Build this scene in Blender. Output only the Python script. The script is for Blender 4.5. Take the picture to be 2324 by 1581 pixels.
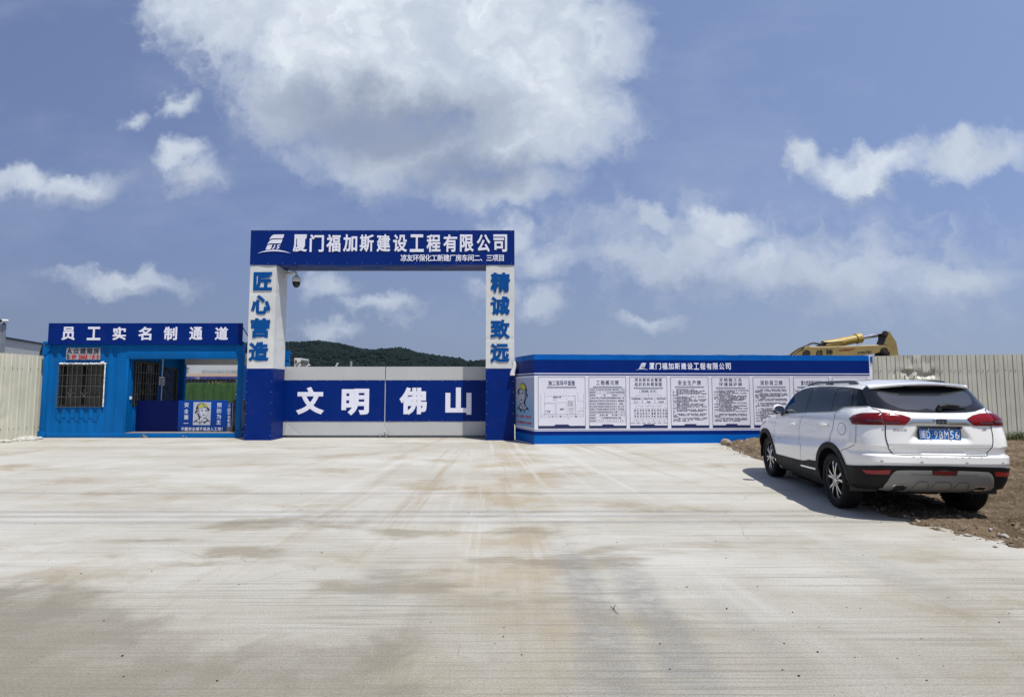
import bpy, bmesh, math, random
from math import sin, cos, tan, atan2, sqrt, pi, radians
from mathutils import Vector, Matrix, noise
from mathutils.geometry import delaunay_2d_cdt

# ---------------------------------------------------------------- clearing
for o in list(bpy.data.objects):
    bpy.data.objects.remove(o, do_unlink=True)
SC = bpy.context.scene
COL = SC.collection
random.seed(7)

# ---------------------------------------------------------------- camera
F_PX, PITCH, CAM_H = 2200.0, 0.0738, 1.58          # focal length for a 4096 px wide frame
cam_d = bpy.data.cameras.new("camera")
cam_d.sensor_width = 36.0
cam_d.lens = 36.0 * F_PX / 4096.0
cam_d.clip_start = 0.05
cam_d.clip_end = 12000.0
CAM = bpy.data.objects.new("camera", cam_d)
CAM.location = (0, 0, CAM_H)
CAM.rotation_euler = (pi / 2 + PITCH, 0, 0)
COL.objects.link(CAM)
SC.camera = CAM

# ---------------------------------------------------------------- exposure
SC.view_settings.view_transform = 'Standard'
SC.view_settings.look = 'None'
SC.view_settings.exposure = 0.14
SC.view_settings.gamma = 1.0
SC.view_settings.use_curve_mapping = False
SC.cycles.max_bounces = 8
SC.cycles.use_denoising = True

# ---------------------------------------------------------------- sun
SH = (-0.29, 0.34)                                  # shadow offset per metre of height
SUN_DIR = Vector((-SH[0], -SH[1], 1.0)).normalized()
sun_d = bpy.data.lights.new("sun", 'SUN')
sun_d.energy = 4.4
sun_d.angle = radians(0.5)
sun_d.color = (1.0, 0.96, 0.88)
SUN = bpy.data.objects.new("sun", sun_d)
SUN.rotation_euler = SUN_DIR.to_track_quat('Z', 'Y').to_euler()
SUN.location = (10, -10, 40)
COL.objects.link(SUN)

# ---------------------------------------------------------------- world: sky and clouds
W = bpy.data.worlds.new("World")
SC.world = W
W.use_nodes = True
wt = W.node_tree
wt.nodes.clear()


class NB:
    """small helper that builds shader nodes from expressions"""
    def __init__(self, tree):
        self.t = tree

    def node(self, typ, **kw):
        n = self.t.nodes.new(typ)
        for k, v in kw.items():
            setattr(n, k, v)
        return n

    def link(self, a, b):
        self.t.links.new(a, b)

    def put(self, sock, v):
        if isinstance(v, bpy.types.NodeSocket):
            self.link(v, sock)
        else:
            sock.default_value = v

    def m(self, op, a, b=0.0, c=0.0, clamp=False):
        n = self.node('ShaderNodeMath', operation=op, use_clamp=clamp)
        self.put(n.inputs[0], a)
        self.put(n.inputs[1], b)
        self.put(n.inputs[2], c)
        return n.outputs[0]

    def vm(self, op, a, b=(0, 0, 0)):
        n = self.node('ShaderNodeVectorMath', operation=op)
        self.put(n.inputs[0], a)
        if op == 'SCALE':
            self.put(n.inputs[3], b)
        else:
            self.put(n.inputs[1], b)
        return n.outputs[1] if op in ('LENGTH', 'DOT_PRODUCT', 'DISTANCE') else n.outputs[0]

    def sep(self, v):
        n = self.node('ShaderNodeSeparateXYZ')
        self.link(v, n.inputs[0])
        return n.outputs

    def comb(self, x, y, z=0.0):
        n = self.node('ShaderNodeCombineXYZ')
        for i, q in enumerate((x, y, z)):
            self.put(n.inputs[i], q)
        return n.outputs[0]

    def noise(self, vec, scale, detail=4.0, rough=0.55, col=False):
        n = self.node('ShaderNodeTexNoise')
        self.put(n.inputs['Vector'], vec)
        n.inputs['Scale'].default_value = scale
        n.inputs['Detail'].default_value = detail
        n.inputs['Roughness'].default_value = rough
        return n.outputs[1] if col else n.outputs[0]

    def step(self, x, a, b, lo=0.0, hi=1.0, smooth=True):
        n = self.node('ShaderNodeMapRange', interpolation_type='SMOOTHSTEP' if smooth else 'LINEAR')
        n.clamp = True
        self.put(n.inputs[0], x)
        for i, q in enumerate((a, b, lo, hi)):
            self.put(n.inputs[i + 1], q)
        return n.outputs[0]

    def mix(self, f, a, b, mode='MIX'):
        n = self.node('ShaderNodeMix', data_type='RGBA', blend_type=mode)
        self.put(n.inputs[0], f)
        self.put(n.inputs[6], a if isinstance(a, bpy.types.NodeSocket) else (*a, 1.0)[:4])
        self.put(n.inputs[7], b if isinstance(b, bpy.types.NodeSocket) else (*b, 1.0)[:4])
        return n.outputs[2]


def skyuv(x, y):
    """direction of a point of the sky, as slopes (east/north, up/north); x, y on a 2324 x 1581 sheet"""
    a = (x - 1162) * 1.7625 / F_PX
    b = (790.5 - y) * 1.7625 / F_PX
    dy = cos(PITCH) - b * sin(PITCH)
    return a / dy, (sin(PITCH) + b * cos(PITCH)) / dy


nb = NB(wt)
SUN_AZ = atan2(SUN_DIR.x, SUN_DIR.y)
sky = nb.node('ShaderNodeTexSky', sky_type='NISHITA')
sky.sun_disc = False
sky.sun_elevation = math.asin(SUN_DIR.z)
sky.sun_rotation = SUN_AZ
sky.altitude = 50
sky.air_density = 1.0
sky.dust_density = 2.2
sky.ozone_density = 2.2
tc = nb.node('ShaderNodeTexCoord')
dx, dy_, dz = nb.sep(nb.vm('NORMALIZE', tc.outputs['Generated']))
den = nb.m('MAXIMUM', nb.m('ABSOLUTE', dy_), 0.12)
su = nb.m('DIVIDE', dx, den)
sv = nb.m('DIVIDE', dz, den)
P0 = nb.comb(su, sv, nb.m('MULTIPLY', nb.m('SIGN', dy_), 0.7))
n1 = nb.noise(P0, 3.2, 3.0, 0.5, col=True)
n2 = nb.noise(P0, 11.0, 8.0, 0.62, col=True)
w1 = nb.vm('SCALE', nb.vm('SUBTRACT', n1, (0.5, 0.5, 0.5)), 0.16)
w2 = nb.vm('SCALE', nb.vm('SUBTRACT', n2, (0.5, 0.5, 0.5)), 0.13)
PW = nb.vm('ADD', nb.vm('ADD', P0, w1), w2)
PW = nb.vm('MULTIPLY', PW, (1, 1, 0))


def blobs(lst, vec):
    out = None
    for (x, y, rx, ry, wgt) in lst:
        u, v = skyuv(x, y)
        k = F_PX / 1.7625
        d = nb.vm('MULTIPLY', nb.vm('SUBTRACT', vec, (u, v, 0)), (k / rx, k / ry, 0))
        q = nb.m('MULTIPLY_ADD', nb.vm('LENGTH', d), -wgt, wgt)
        out = q if out is None else nb.m('MAXIMUM', out, q)
    return out


CLOUDS = [
    # the large cloud over the gate
    (600, 30, 330, 140, 1.2), (900, 90, 460, 240, 1.5), (1180, 70, 330, 190, 1.5), (1200, 240, 280, 190, 1.3),
    (900, 330, 330, 120, .8), (1130, 400, 220, 70, .75), (470, 10, 190, 70, .8), (700, 240, 200, 130, .8),
    # smaller clouds
    (60, 405, 130, 50, .75), (170, 425, 110, 60, .7), (385, 340, 75, 52, .85), (430, 400, 70, 60, .55),
    (290, 230, 45, 30, .5), (405, 200, 60, 40, .6), (280, 655, 190, 40, .85),
    (1810, 345, 80, 52, .85), (1960, 370, 170, 62, .9), (2190, 350, 230, 70, .8),
    (1140, 535, 80, 70, .7), (1210, 600, 130, 60, .6), (1480, 505, 70, 48, .85), (1615, 510, 95, 62, .9),
    (1500, 595, 170, 72, .9), (1720, 600, 200, 95, .8), (1900, 640, 240, 95, .8), (2170, 640, 210, 85, .7), (1570, 560, 130, 60, .8),
    (740, 640, 110, 45, .8), (870, 690, 120, 36, .75), (740, 742, 90, 28, .6), (1100, 670, 70, 40, .55),
    (1215, 700, 90, 48, .7), (1470, 715, 80, 30, .6), (1560, 560, 420, 130, .42), (2000, 600, 380, 140, .42),
]
dens = blobs(CLOUDS, PW)
fine = nb.noise(P0, 22.0, 7.0, 0.62)
dens = nb.m('ADD', dens, nb.m('MULTIPLY', nb.m('SUBTRACT', fine, 0.5), 0.34))
PB = nb.vm('ADD', PW, nb.vm('SCALE', nb.vm('SUBTRACT', nb.noise(P0, 30.0, 4.0, 0.6, col=True), (.5, .5, .5)), 0.03))
bil = nb.m('ABSOLUTE', nb.m('SUBTRACT', nb.noise(PB, 9.0, 5.0, 0.5), 0.5))
dens = nb.m('ADD', dens, nb.m('MULTIPLY_ADD', bil, -1.5, 0.10))
alpha = nb.step(dens, -0.10, 0.66)
core = nb.step(blobs([(880, 270, 430, 150, 1.1), (1060, 370, 320, 100, .9), (720, 230, 240, 120, .7), (1960, 420, 220, 40, .6),
                      (410, 415, 80, 50, .5), (1800, 690, 360, 80, .7), (1560, 640, 260, 50, .6), (860, 712, 180, 26, .5),
                      (200, 460, 150, 36, .5), (300, 670, 170, 22, .5), (2200, 690, 200, 60, .6)], PW), 0.0, 0.85)
puff = nb.noise(PW, 5.0, 6.0, 0.58)
cloud_col = nb.mix(nb.step(puff, 0.34, 0.66), (0.54, 0.61, 0.72), (0.80, 0.86, 0.92))
cloud_col = nb.mix(nb.step(bil, 0.0, 0.13, 0.30, 0.0), cloud_col, (0.42, 0.48, 0.60))
cloud_col = nb.mix(nb.m('MULTIPLY', core, 0.92), cloud_col, (0.26, 0.315, 0.435))
# low clouds are dimmer and greyer than the high one
low = nb.step(sv, 0.02, 0.46)
cloud_col = nb.mix(low, nb.mix(0.35, (0.38, 0.445, 0.575), cloud_col), cloud_col)
SKY_GAIN = 0.12
skyc = nb.vm('MULTIPLY', sky.outputs[0], (SKY_GAIN * 1.02, SKY_GAIN * 0.90, SKY_GAIN * 1.0))
base_sky = nb.mix(nb.step(su, -0.95, 0.95, smooth=False), (0.150, 0.215, 0.400), (0.245, 0.350, 0.610))
skyc = nb.mix(0.72, skyc, base_sky)
mist = nb.step(sv, -0.05, 0.36, 0.85, 0.0)
skyc = nb.mix(mist, skyc, nb.mix(nb.step(su, -0.8, 0.8), (0.205, 0.265, 0.385), (0.310, 0.385, 0.510)))
thin = nb.noise(nb.vm('MULTIPLY', P0, (1, 2.2, 1)), 1.6, 7.0, 0.6)
skyc = nb.mix(nb.step(thin, 0.45, 0.72, 0.0, 0.28), skyc, (0.42, 0.49, 0.64))
alpha = nb.m('MULTIPLY', alpha, nb.step(sv, 0.15, 0.62, 0.80, 0.95))
final = nb.vm('SCALE', nb.mix(alpha, skyc, cloud_col), 0.94)
bg = nb.node('ShaderNodeBackground')
nb.link(final, bg.inputs[0])
bg.inputs[1].default_value = 1.0
wo = nb.node('ShaderNodeOutputWorld')
nb.link(bg.outputs[0], wo.inputs[0])

# ---------------------------------------------------------------- materials
MATS = {}


def mat(name, col, rough=0.6, metal=0.0, var=0.10, vscale=3.0, bump=0.0, bscale=40.0, spec=0.5, coat=0.0,
        dirt=0.0, dirtcol=(0.20, 0.17, 0.13), dscale=1.2, stretch=(1, 1, 1)):
    """principled material; the base colour is varied by object-space noise, with optional dirt and bump"""
    if name in MATS:
        return MATS[name]
    m = bpy.data.materials.new(name)
    m.use_nodes = True
    t = m.node_tree
    b = t.nodes['Principled BSDF']
    q = NB(t)
    b.inputs['Roughness'].default_value = rough
    b.inputs['Metallic'].default_value = metal
    b.inputs['Specular IOR Level'].default_value = spec
    b.inputs['Coat Weight'].default_value = coat
    b.inputs['Coat Roughness'].default_value = 0.04
    if var > 0 or dirt > 0 or bump > 0:
        co = q.node('ShaderNodeTexCoord').outputs['Object']
        if stretch != (1, 1, 1):
            co = q.vm('MULTIPLY', co, stretch)
        c = (*col, 1.0)
        n = q.noise(co, vscale, 5.0, 0.6)
        k = q.step(n, 0.3, 0.7, 1.0 - var, 1.0 + var * 0.6, smooth=False)
        c = q.vm('SCALE', q.mix(0.0, col, col), k)
        if dirt > 0:
            d = q.noise(co, dscale, 7.0, 0.68)
            c = q.mix(q.step(d, 0.5, 0.78, 0.0, dirt), c, dirtcol)
        q.link(c, b.inputs['Base Color'])
        rn = q.step(n, 0.25, 0.75, max(0.02, rough - 0.07), min(1.0, rough + 0.07))
        q.link(rn, b.inputs['Roughness'])
        if bump > 0:
            bn = q.node('ShaderNodeBump')
            bn.inputs['Strength'].default_value = bump
            bn.inputs['Distance'].default_value = 0.02
            q.link(q.noise(co, bscale, 5.0, 0.6), bn.inputs['Height'])
            q.link(bn.outputs[0], b.inputs['Normal'])
    else:
        b.inputs['Base Color'].default_value = (*col, 1.0)
    MATS[name] = m
    return m


NAVY = mat("navy panel", (0.001, 0.0185, 0.160), 0.38, var=0.10, vscale=1.3, dirt=0.10, dirtcol=(0.08, 0.09, 0.13), dscale=2.0, bump=0.03, bscale=3.0, spec=0.10)
NAVYP = mat("navy print", (0.001, 0.0185, 0.160), 0.42, var=0.08, vscale=1.5, bump=0.03, bscale=4.0, spec=0.10)
BLUEP = mat("blue print", (0.002, 0.105, 0.42), 0.42, var=0.08, vscale=2.0, bump=0.05, bscale=3.0, spec=0.10)
CBLUE = mat("container blue", (0.0012, 0.112, 0.36), 0.42, var=0.16, vscale=1.6, dirt=0.22, dirtcol=(0.03, 0.10, 0.22), dscale=2.4, bump=0.04, bscale=6.0, stretch=(1, 1, .4), spec=0.10)
CBLUED = mat("partition blue", (0.003, 0.075, 0.30), 0.45, var=0.12, vscale=2.0, spec=0.10)
LETTER = mat("white letter", (0.74, 0.75, 0.86), 0.45, var=0.04)
LETTERB = mat("blue letter", (0.002, 0.070, 0.27), 0.5, var=0.05, spec=0.1)
PWHITE = mat("white sheet", (0.62, 0.63, 0.62), 0.42, var=0.07, vscale=1.0, dirt=0.22, dirtcol=(0.42, 0.42, 0.40), dscale=1.6, bump=0.10, bscale=1.6)
GWHITE = mat("grey white gate sheet", (0.455, 0.465, 0.465), 0.42, var=0.06, vscale=0.9, dirt=0.18, dirtcol=(0.36, 0.36, 0.35), dscale=1.8, bump=0.05, bscale=1.2)
PRINTW = mat("white print", (0.66, 0.66, 0.75), 0.5, var=0.05, vscale=2.0, bump=0.06, bscale=3.5)
INK = mat("dark ink", (0.012, 0.016, 0.045), 0.55, var=0.0)
INKN = mat("navy ink", (0.006, 0.014, 0.085), 0.55, var=0.0)
RAIL = mat("grey steel rail", (0.15, 0.16, 0.17), 0.45, 0.5, var=0.2, vscale=6.0, dirt=0.4)
STEEL = mat("bright steel", (0.55, 0.56, 0.57), 0.28, 1.0, var=0.1, vscale=8.0)
DARKM = mat("dark metal", (0.018, 0.018, 0.02), 0.45, 0.3, var=0.2)
BLACKP = mat("black plastic", (0.012, 0.013, 0.014), 0.5, var=0.15, vscale=5.0)
GREYP = mat("grey plastic", (0.22, 0.23, 0.23), 0.5, var=0.08)
WHITEP = mat("white plastic", (0.70, 0.70, 0.68), 0.4, var=0.05)
RED = mat("red paint", (0.45, 0.012, 0.02), 0.5, var=0.05)
REDT = mat("red letter", (0.40, 0.02, 0.05), 0.5, var=0.05)
FENCER = mat("grey green sheet fence", (0.54, 0.535, 0.455), 0.5, var=0.12, vscale=1.2, dirt=0.25, dirtcol=(0.24, 0.23, 0.19), dscale=2.0, stretch=(1, 1, .35))
FENCEL = mat("cream sheet fence", (0.64, 0.625, 0.50), 0.5, var=0.10, vscale=1.2, dirt=0.30, dirtcol=(0.34, 0.32, 0.25), dscale=2.0, stretch=(1, 1, .35))

# ---------------------------------------------------------------- mesh builder


class MB:
    def __init__(self):
        self.v, self.f, self.mi = [], [], []

    def add(self, verts, faces, mi=0):
        o = len(self.v)
        self.v += [tuple(p) for p in verts]
        for fc in faces:
            self.f.append([i + o for i in fc])
            self.mi.append(mi)
        return self

    def poly(self, pts, mi=0):
        return self.add(pts, [list(range(len(pts)))], mi)

    def box(self, x0, x1, y0, y1, z0, z1, mi=0):
        v = [(x, y, z) for z in (z0, z1) for y in (y0, y1) for x in (x0, x1)]
        return self.add(v, [[0, 2, 3, 1], [4, 5, 7, 6], [0, 1, 5, 4], [2, 6, 7, 3], [0, 4, 6, 2], [1, 3, 7, 5]], mi)

    def bbox(self, x0, x1, y0, y1, z0, z1, b=0.01, mi=0):
        """box with chamfered edges"""
        bm = bmesh.new()
        r = bmesh.ops.create_cube(bm, size=1.0)
        for p in bm.verts:
            p.co = Vector(((x0 + x1) / 2 + p.co.x * (x1 - x0), (y0 + y1) / 2 + p.co.y * (y1 - y0), (z0 + z1) / 2 + p.co.z * (z1 - z0)))
        bmesh.ops.bevel(bm, geom=bm.edges[:], offset=b, segments=2, affect='EDGES', profile=0.5)
        bm.verts.index_update()
        self.add([p.co[:] for p in bm.verts], [[q.index for q in fc.verts] for fc in bm.faces], mi)
        bm.free()
        return self

    def bar(self, a, b, w, h, up=(0, 0, 1), mi=0):
        """rectangular bar from a to b, w across, h along up"""
        a, b = Vector(a), Vector(b)
        d = (b - a).normalized()
        u = Vector(up)
        s = d.cross(u)
        if s.length < 1e-5:
            s = d.cross(Vector((1, 0, 0)))
        s.normalize()
        u = s.cross(d).normalized()
        v = [p + s * (i * w / 2) + u * (j * h / 2) for p in (a, b) for (i, j) in ((-1, -1), (1, -1), (1, 1), (-1, 1))]
        return self.add(v, [[3, 2, 1, 0], [4, 5, 6, 7], [0, 1, 5, 4], [1, 2, 6, 5], [2, 3, 7, 6], [3, 0, 4, 7]], mi)

    def tube(self, pts, r, n=8, mi=0, caps=True):
        pts = [Vector(p) for p in pts]
        rs = r if isinstance(r, (list, tuple)) else [r] * len(pts)
        base = len(self.v)
        ref = None
        for i, p in enumerate(pts):
            d = (pts[min(i + 1, len(pts) - 1)] - pts[max(i - 1, 0)]).normalized()
            if ref is None:
                ref = d.cross(Vector((0, 0, 1)))
                if ref.length < 0.05:
                    ref = d.cross(Vector((1, 0, 0)))
            s = (ref - d * ref.dot(d)).normalized()
            ref = s
            t = d.cross(s)
            for k in range(n):
                a = 2 * pi * k / n
                self.v.append(tuple(p + (s * cos(a) + t * sin(a)) * rs[i]))
        for i in range(len(pts) - 1):
            for k in range(n):
                self.f.append([base + i * n + k, base + i * n + (k + 1) % n, base + (i + 1) * n + (k + 1) % n, base + (i + 1) * n + k])
                self.mi.append(mi)
        if caps:
            self.f.append([base + k for k in range(n)][::-1]); self.mi.append(mi)
            e = base + (len(pts) - 1) * n
            self.f.append([e + k for k in range(n)]); self.mi.append(mi)
        return self

    def lathe(self, prof, org, ax, n=24, mi=0, ref=(0, 0, 1), closed=False):
        """prof: (distance along axis, radius)"""
        ax = Vector(ax).normalized()
        s = ax.cross(Vector(ref))
        if s.length < 0.05:
            s = ax.cross(Vector((1, 0, 0)))
        s.normalize()
        t = ax.cross(s)
        org = Vector(org)
        base = len(self.v)
        for (h, r) in prof:
            for k in range(n):
                a = 2 * pi * k / n
                self.v.append(tuple(org + ax * h + (s * cos(a) + t * sin(a)) * r))
        m = len(prof)
        for i in range(m if closed else m - 1):
            j = (i + 1) % m
            for k in range(n):
                self.f.append([base + i * n + k, base + i * n + (k + 1) % n, base + j * n + (k + 1) % n, base + j * n + k])
                self.mi.append(mi)
        return self

    def prism(self, pts, off, mi=0):
        """solid from a planar outline moved by off"""
        n = len(pts)
        off = Vector(off)
        a = [Vector(p) for p in pts]
        b = [p + off for p in a]
        return self.add(a + b, [list(range(n)), list(range(n, 2 * n))[::-1]] + [[i, i + n, (i + 1) % n + n, (i + 1) % n] for i in range(n)], mi)

    def grid(self, fn, nu, nv, mi=0, mfn=None, keep=None):
        base = len(self.v)
        for j in range(nv + 1):
            for i in range(nu + 1):
                self.v.append(tuple(fn(i / nu, j / nv)))
        for j in range(nv):
            for i in range(nu):
                if keep and not keep((i + .5) / nu, (j + .5) / nv):
                    continue
                a = base + j * (nu + 1) + i
                self.f.append([a, a + 1, a + nu + 2, a + nu + 1])
                self.mi.append(mfn((i + .5) / nu, (j + .5) / nv) if mfn else mi)
        return self

    def build(self, name, mats, parent=None, smooth=None, local=False, fix=True, bevel=0.0):
        """links the collected shape as one mesh object; world coordinates unless local"""
        me = bpy.data.meshes.new(name)
        root = parent
        while root is not None and root.parent is not None:
            root = root.parent
        vs = self.v
        if root is not None and not local:
            inv = Matrix.LocRotScale(root.location, root.rotation_euler, None).inverted()
            vs = [tuple(inv @ Vector(p)) for p in vs]
        me.from_pydata(vs, [], self.f)
        mats = mats if isinstance(mats, (list, tuple)) else [mats]
        for m in mats:
            me.materials.append(m)
        me.polygons.foreach_set('material_index', self.mi)
        if fix:
            bm = bmesh.new()
            bm.from_mesh(me)
            bmesh.ops.recalc_face_normals(bm, faces=bm.faces[:])
            bm.to_mesh(me)
            bm.free()
        if smooth is not None:
            me.polygons.foreach_set('use_smooth', [True] * len(me.polygons))
            me.set_sharp_from_angle(angle=radians(smooth))
        me.update()
        o = bpy.data.objects.new(name, me)
        COL.objects.link(o)
        if parent is not None:
            o.parent = parent
        if bevel:
            md = o.modifiers.new('bevel', 'BEVEL')
            md.width = bevel
            md.segments = 2
            md.limit_method = 'ANGLE'
        return o


def tag(o, label=None, cat=None, group=None, kind=None):
    for k, v in (('label', label), ('category', cat), ('group', group), ('kind', kind)):
        if v:
            o[k] = v
    return o


def thing(name, label, cat, loc=(0, 0, 0), rz=0.0, group=None):
    o = bpy.data.objects.new(name, None)
    o.empty_display_size = 0.2
    o.location = loc
    o.rotation_euler = (0, 0, rz)
    COL.objects.link(o)
    return tag(o, label, cat, group)


# a point of the photograph sheet (2324 x 1581) met with a plane or the ground
def ray(x, y):
    a = (x - 1162) * 1.7625 / F_PX
    b = (790.5 - y) * 1.7625 / F_PX
    return Vector((a, cos(PITCH) - b * sin(PITCH), sin(PITCH) + b * cos(PITCH)))


def at(x, y, Y):
    d = ray(x, y)
    return Vector((0, 0, CAM_H)) + d * (Y / d.y)


def gr(x, y, z=0.0):
    d = ray(x, y)
    return Vector((0, 0, CAM_H)) + d * ((z - CAM_H) / d.z)


def hit(x, y, O, N):
    d = ray(x, y)
    o = Vector((0, 0, CAM_H))
    return o + d * ((Vector(O) - o).dot(N) / d.dot(N))


def zoomer(x0, y0, sc):
    """pixel of an enlarged piece -> sheet pixel"""
    return lambda x, y: ((x0 + x / sc) / 1.7625, (y0 + y / sc) / 1.7625)


# ---------------------------------------------------------------- lettering
_glyph = {}


def glyph(ch, bold=0.0, res=2):
    key = (ch, bold, res)
    if key in _glyph:
        return _glyph[key]
    cu = bpy.data.curves.new('t', 'FONT')
    cu.body = ch
    cu.size = 1.0
    cu.resolution_u = res
    cu.bevel_depth = bold
    cu.bevel_resolution = 0
    cu.fill_mode = 'FRONT'
    o = bpy.data.objects.new('t', cu)
    COL.objects.link(o)
    dg = bpy.context.evaluated_depsgraph_get()
    me = bpy.data.meshes.new_from_object(o.evaluated_get(dg))
    # front side only: the fill plus the outward bevel ring, which thickens the strokes
    keep = [p for p in me.polygons if bold == 0 or all(me.vertices[i].co.z > -1e-6 for i in p.vertices)]
    used = sorted({i for p in keep for i in p.vertices})
    rem = {i: k for k, i in enumerate(used)}
    vs = [(me.vertices[i].co.x, me.vertices[i].co.y, me.vertices[i].co.z / bold if bold else 1.0) for i in used]
    fs = [[rem[i] for i in p.vertices] for p in keep]
    bpy.data.objects.remove(o, do_unlink=True)
    bpy.data.curves.remove(cu)
    bpy.data.meshes.remove(me)
    if vs:
        xs = [p[0] for p in vs]; ys = [p[1] for p in vs]
        bb = (min(xs), max(xs), min(ys), max(ys))
    else:
        bb = (0, 0.3, 0, 0.3)
    _glyph[key] = (vs, fs, bb)
    return _glyph[key]


class Plane:
    """a flat face in space: O origin, U right, V up, N towards the viewer"""
    def __init__(self, O, U, V=(0, 0, 1)):
        self.O, self.U, self.V = Vector(O), Vector(U).normalized(), Vector(V).normalized()
        self.N = self.U.cross(self.V).normalized()

    def p(self, s, t, n=0.0):
        return self.O + self.U * s + self.V * t + self.N * n

    def px(self, xy):
        h = hit(xy[0], xy[1], self.O, self.N) - self.O
        return h.dot(self.U), h.dot(self.V)


def put_glyph(mb, pl, ch, s0, s1, t0, t1, n, bold=0.0, res=2, depth=0.0, fit=True, mi=0):
    """glyph stretched to fill the cell (fit) or placed in it as in an em square"""
    vs, fs, bb = glyph(ch, bold, res)
    if not vs:
        return
    if fit:
        x0, x1, y0, y1 = bb
        if x1 - x0 < 0.3 * (y1 - y0) or y1 - y0 < 0.3 * (x1 - x0):
            fit = False
    if not fit:
        x0, x1, y0, y1 = EM
    sx, sy = (s1 - s0) / (x1 - x0), (t1 - t0) / (y1 - y0)
    pts = [(s0 + (x - x0) * sx, t0 + (y - y0) * sy) for x, y, _z in vs]
    zo = [(_z - 1.0) * min(.002, .35 * n + .0005) for _x, _y, _z in vs]
    mb.add([pl.p(a, b, n + d) for (a, b), d in zip(pts, zo)], fs, mi)
    if depth:
        cnt = {}
        for fc in fs:
            for i in range(len(fc)):
                e = (fc[i], fc[(i + 1) % len(fc)])
                if (e[1], e[0]) in cnt:
                    del cnt[(e[1], e[0])]
                else:
                    cnt[e] = 1
        for (i, j) in cnt:
            a, b = pts[i], pts[j]
            mb.poly([pl.p(*a, n + zo[i]), pl.p(*b, n + zo[j]), pl.p(*b, n - depth), pl.p(*a, n - depth)], mi)


_e = glyph('国')[2]
_w = _e[1] - _e[0]
EM = (_e[0] - .04 * _w, _e[1] + .04 * _w, _e[2] - .02 * _w, _e[3] + .02 * _w)


def put_line(mb, pl, text, s0, s1, t0, t1, n, bold=0.0, res=2, depth=0.0, gap=0.1, fit=False, mi=0):
    """characters evenly spread between s0 and s1"""
    k = len(text)
    pitch = (s1 - s0) / (k - gap) if k > 1 else (s1 - s0)
    for i, ch in enumerate(text):
        a = s0 + i * pitch
        put_glyph(mb, pl, ch, a, a + pitch * (1 - gap), t0, t1, n, bold, res, depth, fit, mi)


def quad_on(mb, pl, s0, s1, t0, t1, n, mi=0):
    mb.poly([pl.p(s0, t0, n), pl.p(s1, t0, n), pl.p(s1, t1, n), pl.p(s0, t1, n)], mi)


def frame_on(mb, pl, s0, s1, t0, t1, n, w, mi=0):
    quad_on(mb, pl, s0, s1, t1 - w, t1, n, mi)
    quad_on(mb, pl, s0, s1, t0, t0 + w, n, mi)
    quad_on(mb, pl, s0, s0 + w, t0 + w, t1 - w, n, mi)
    quad_on(mb, pl, s1 - w, s1, t0 + w, t1 - w, n, mi)


def stroke_on(mb, pl, pts, w, n, mi=0):
    """a drawn line of width w along points (s, t); w may be a list"""
    k = len(pts)
    ws = w if isinstance(w, (list, tuple)) else [w] * k
    L, R = [], []
    for i in range(k):
        a = Vector(pts[max(i - 1, 0)]); b = Vector(pts[min(i + 1, k - 1)])
        d = (b - a)
        if d.length < 1e-9:
            d = Vector((1, 0))
        d.normalize()
        nn = Vector((-d.y, d.x)) * ws[i] / 2
        L.append(Vector(pts[i]) + nn); R.append(Vector(pts[i]) - nn)
    for i in range(k - 1):
        mb.poly([pl.p(*L[i], n), pl.p(*R[i], n), pl.p(*R[i + 1], n), pl.p(*L[i + 1], n)], mi)


def fbm(x, y, z=0.0, o=4):
    return noise.fractal(Vector((x, y, z)), 0.6, 2.0, o)


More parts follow.
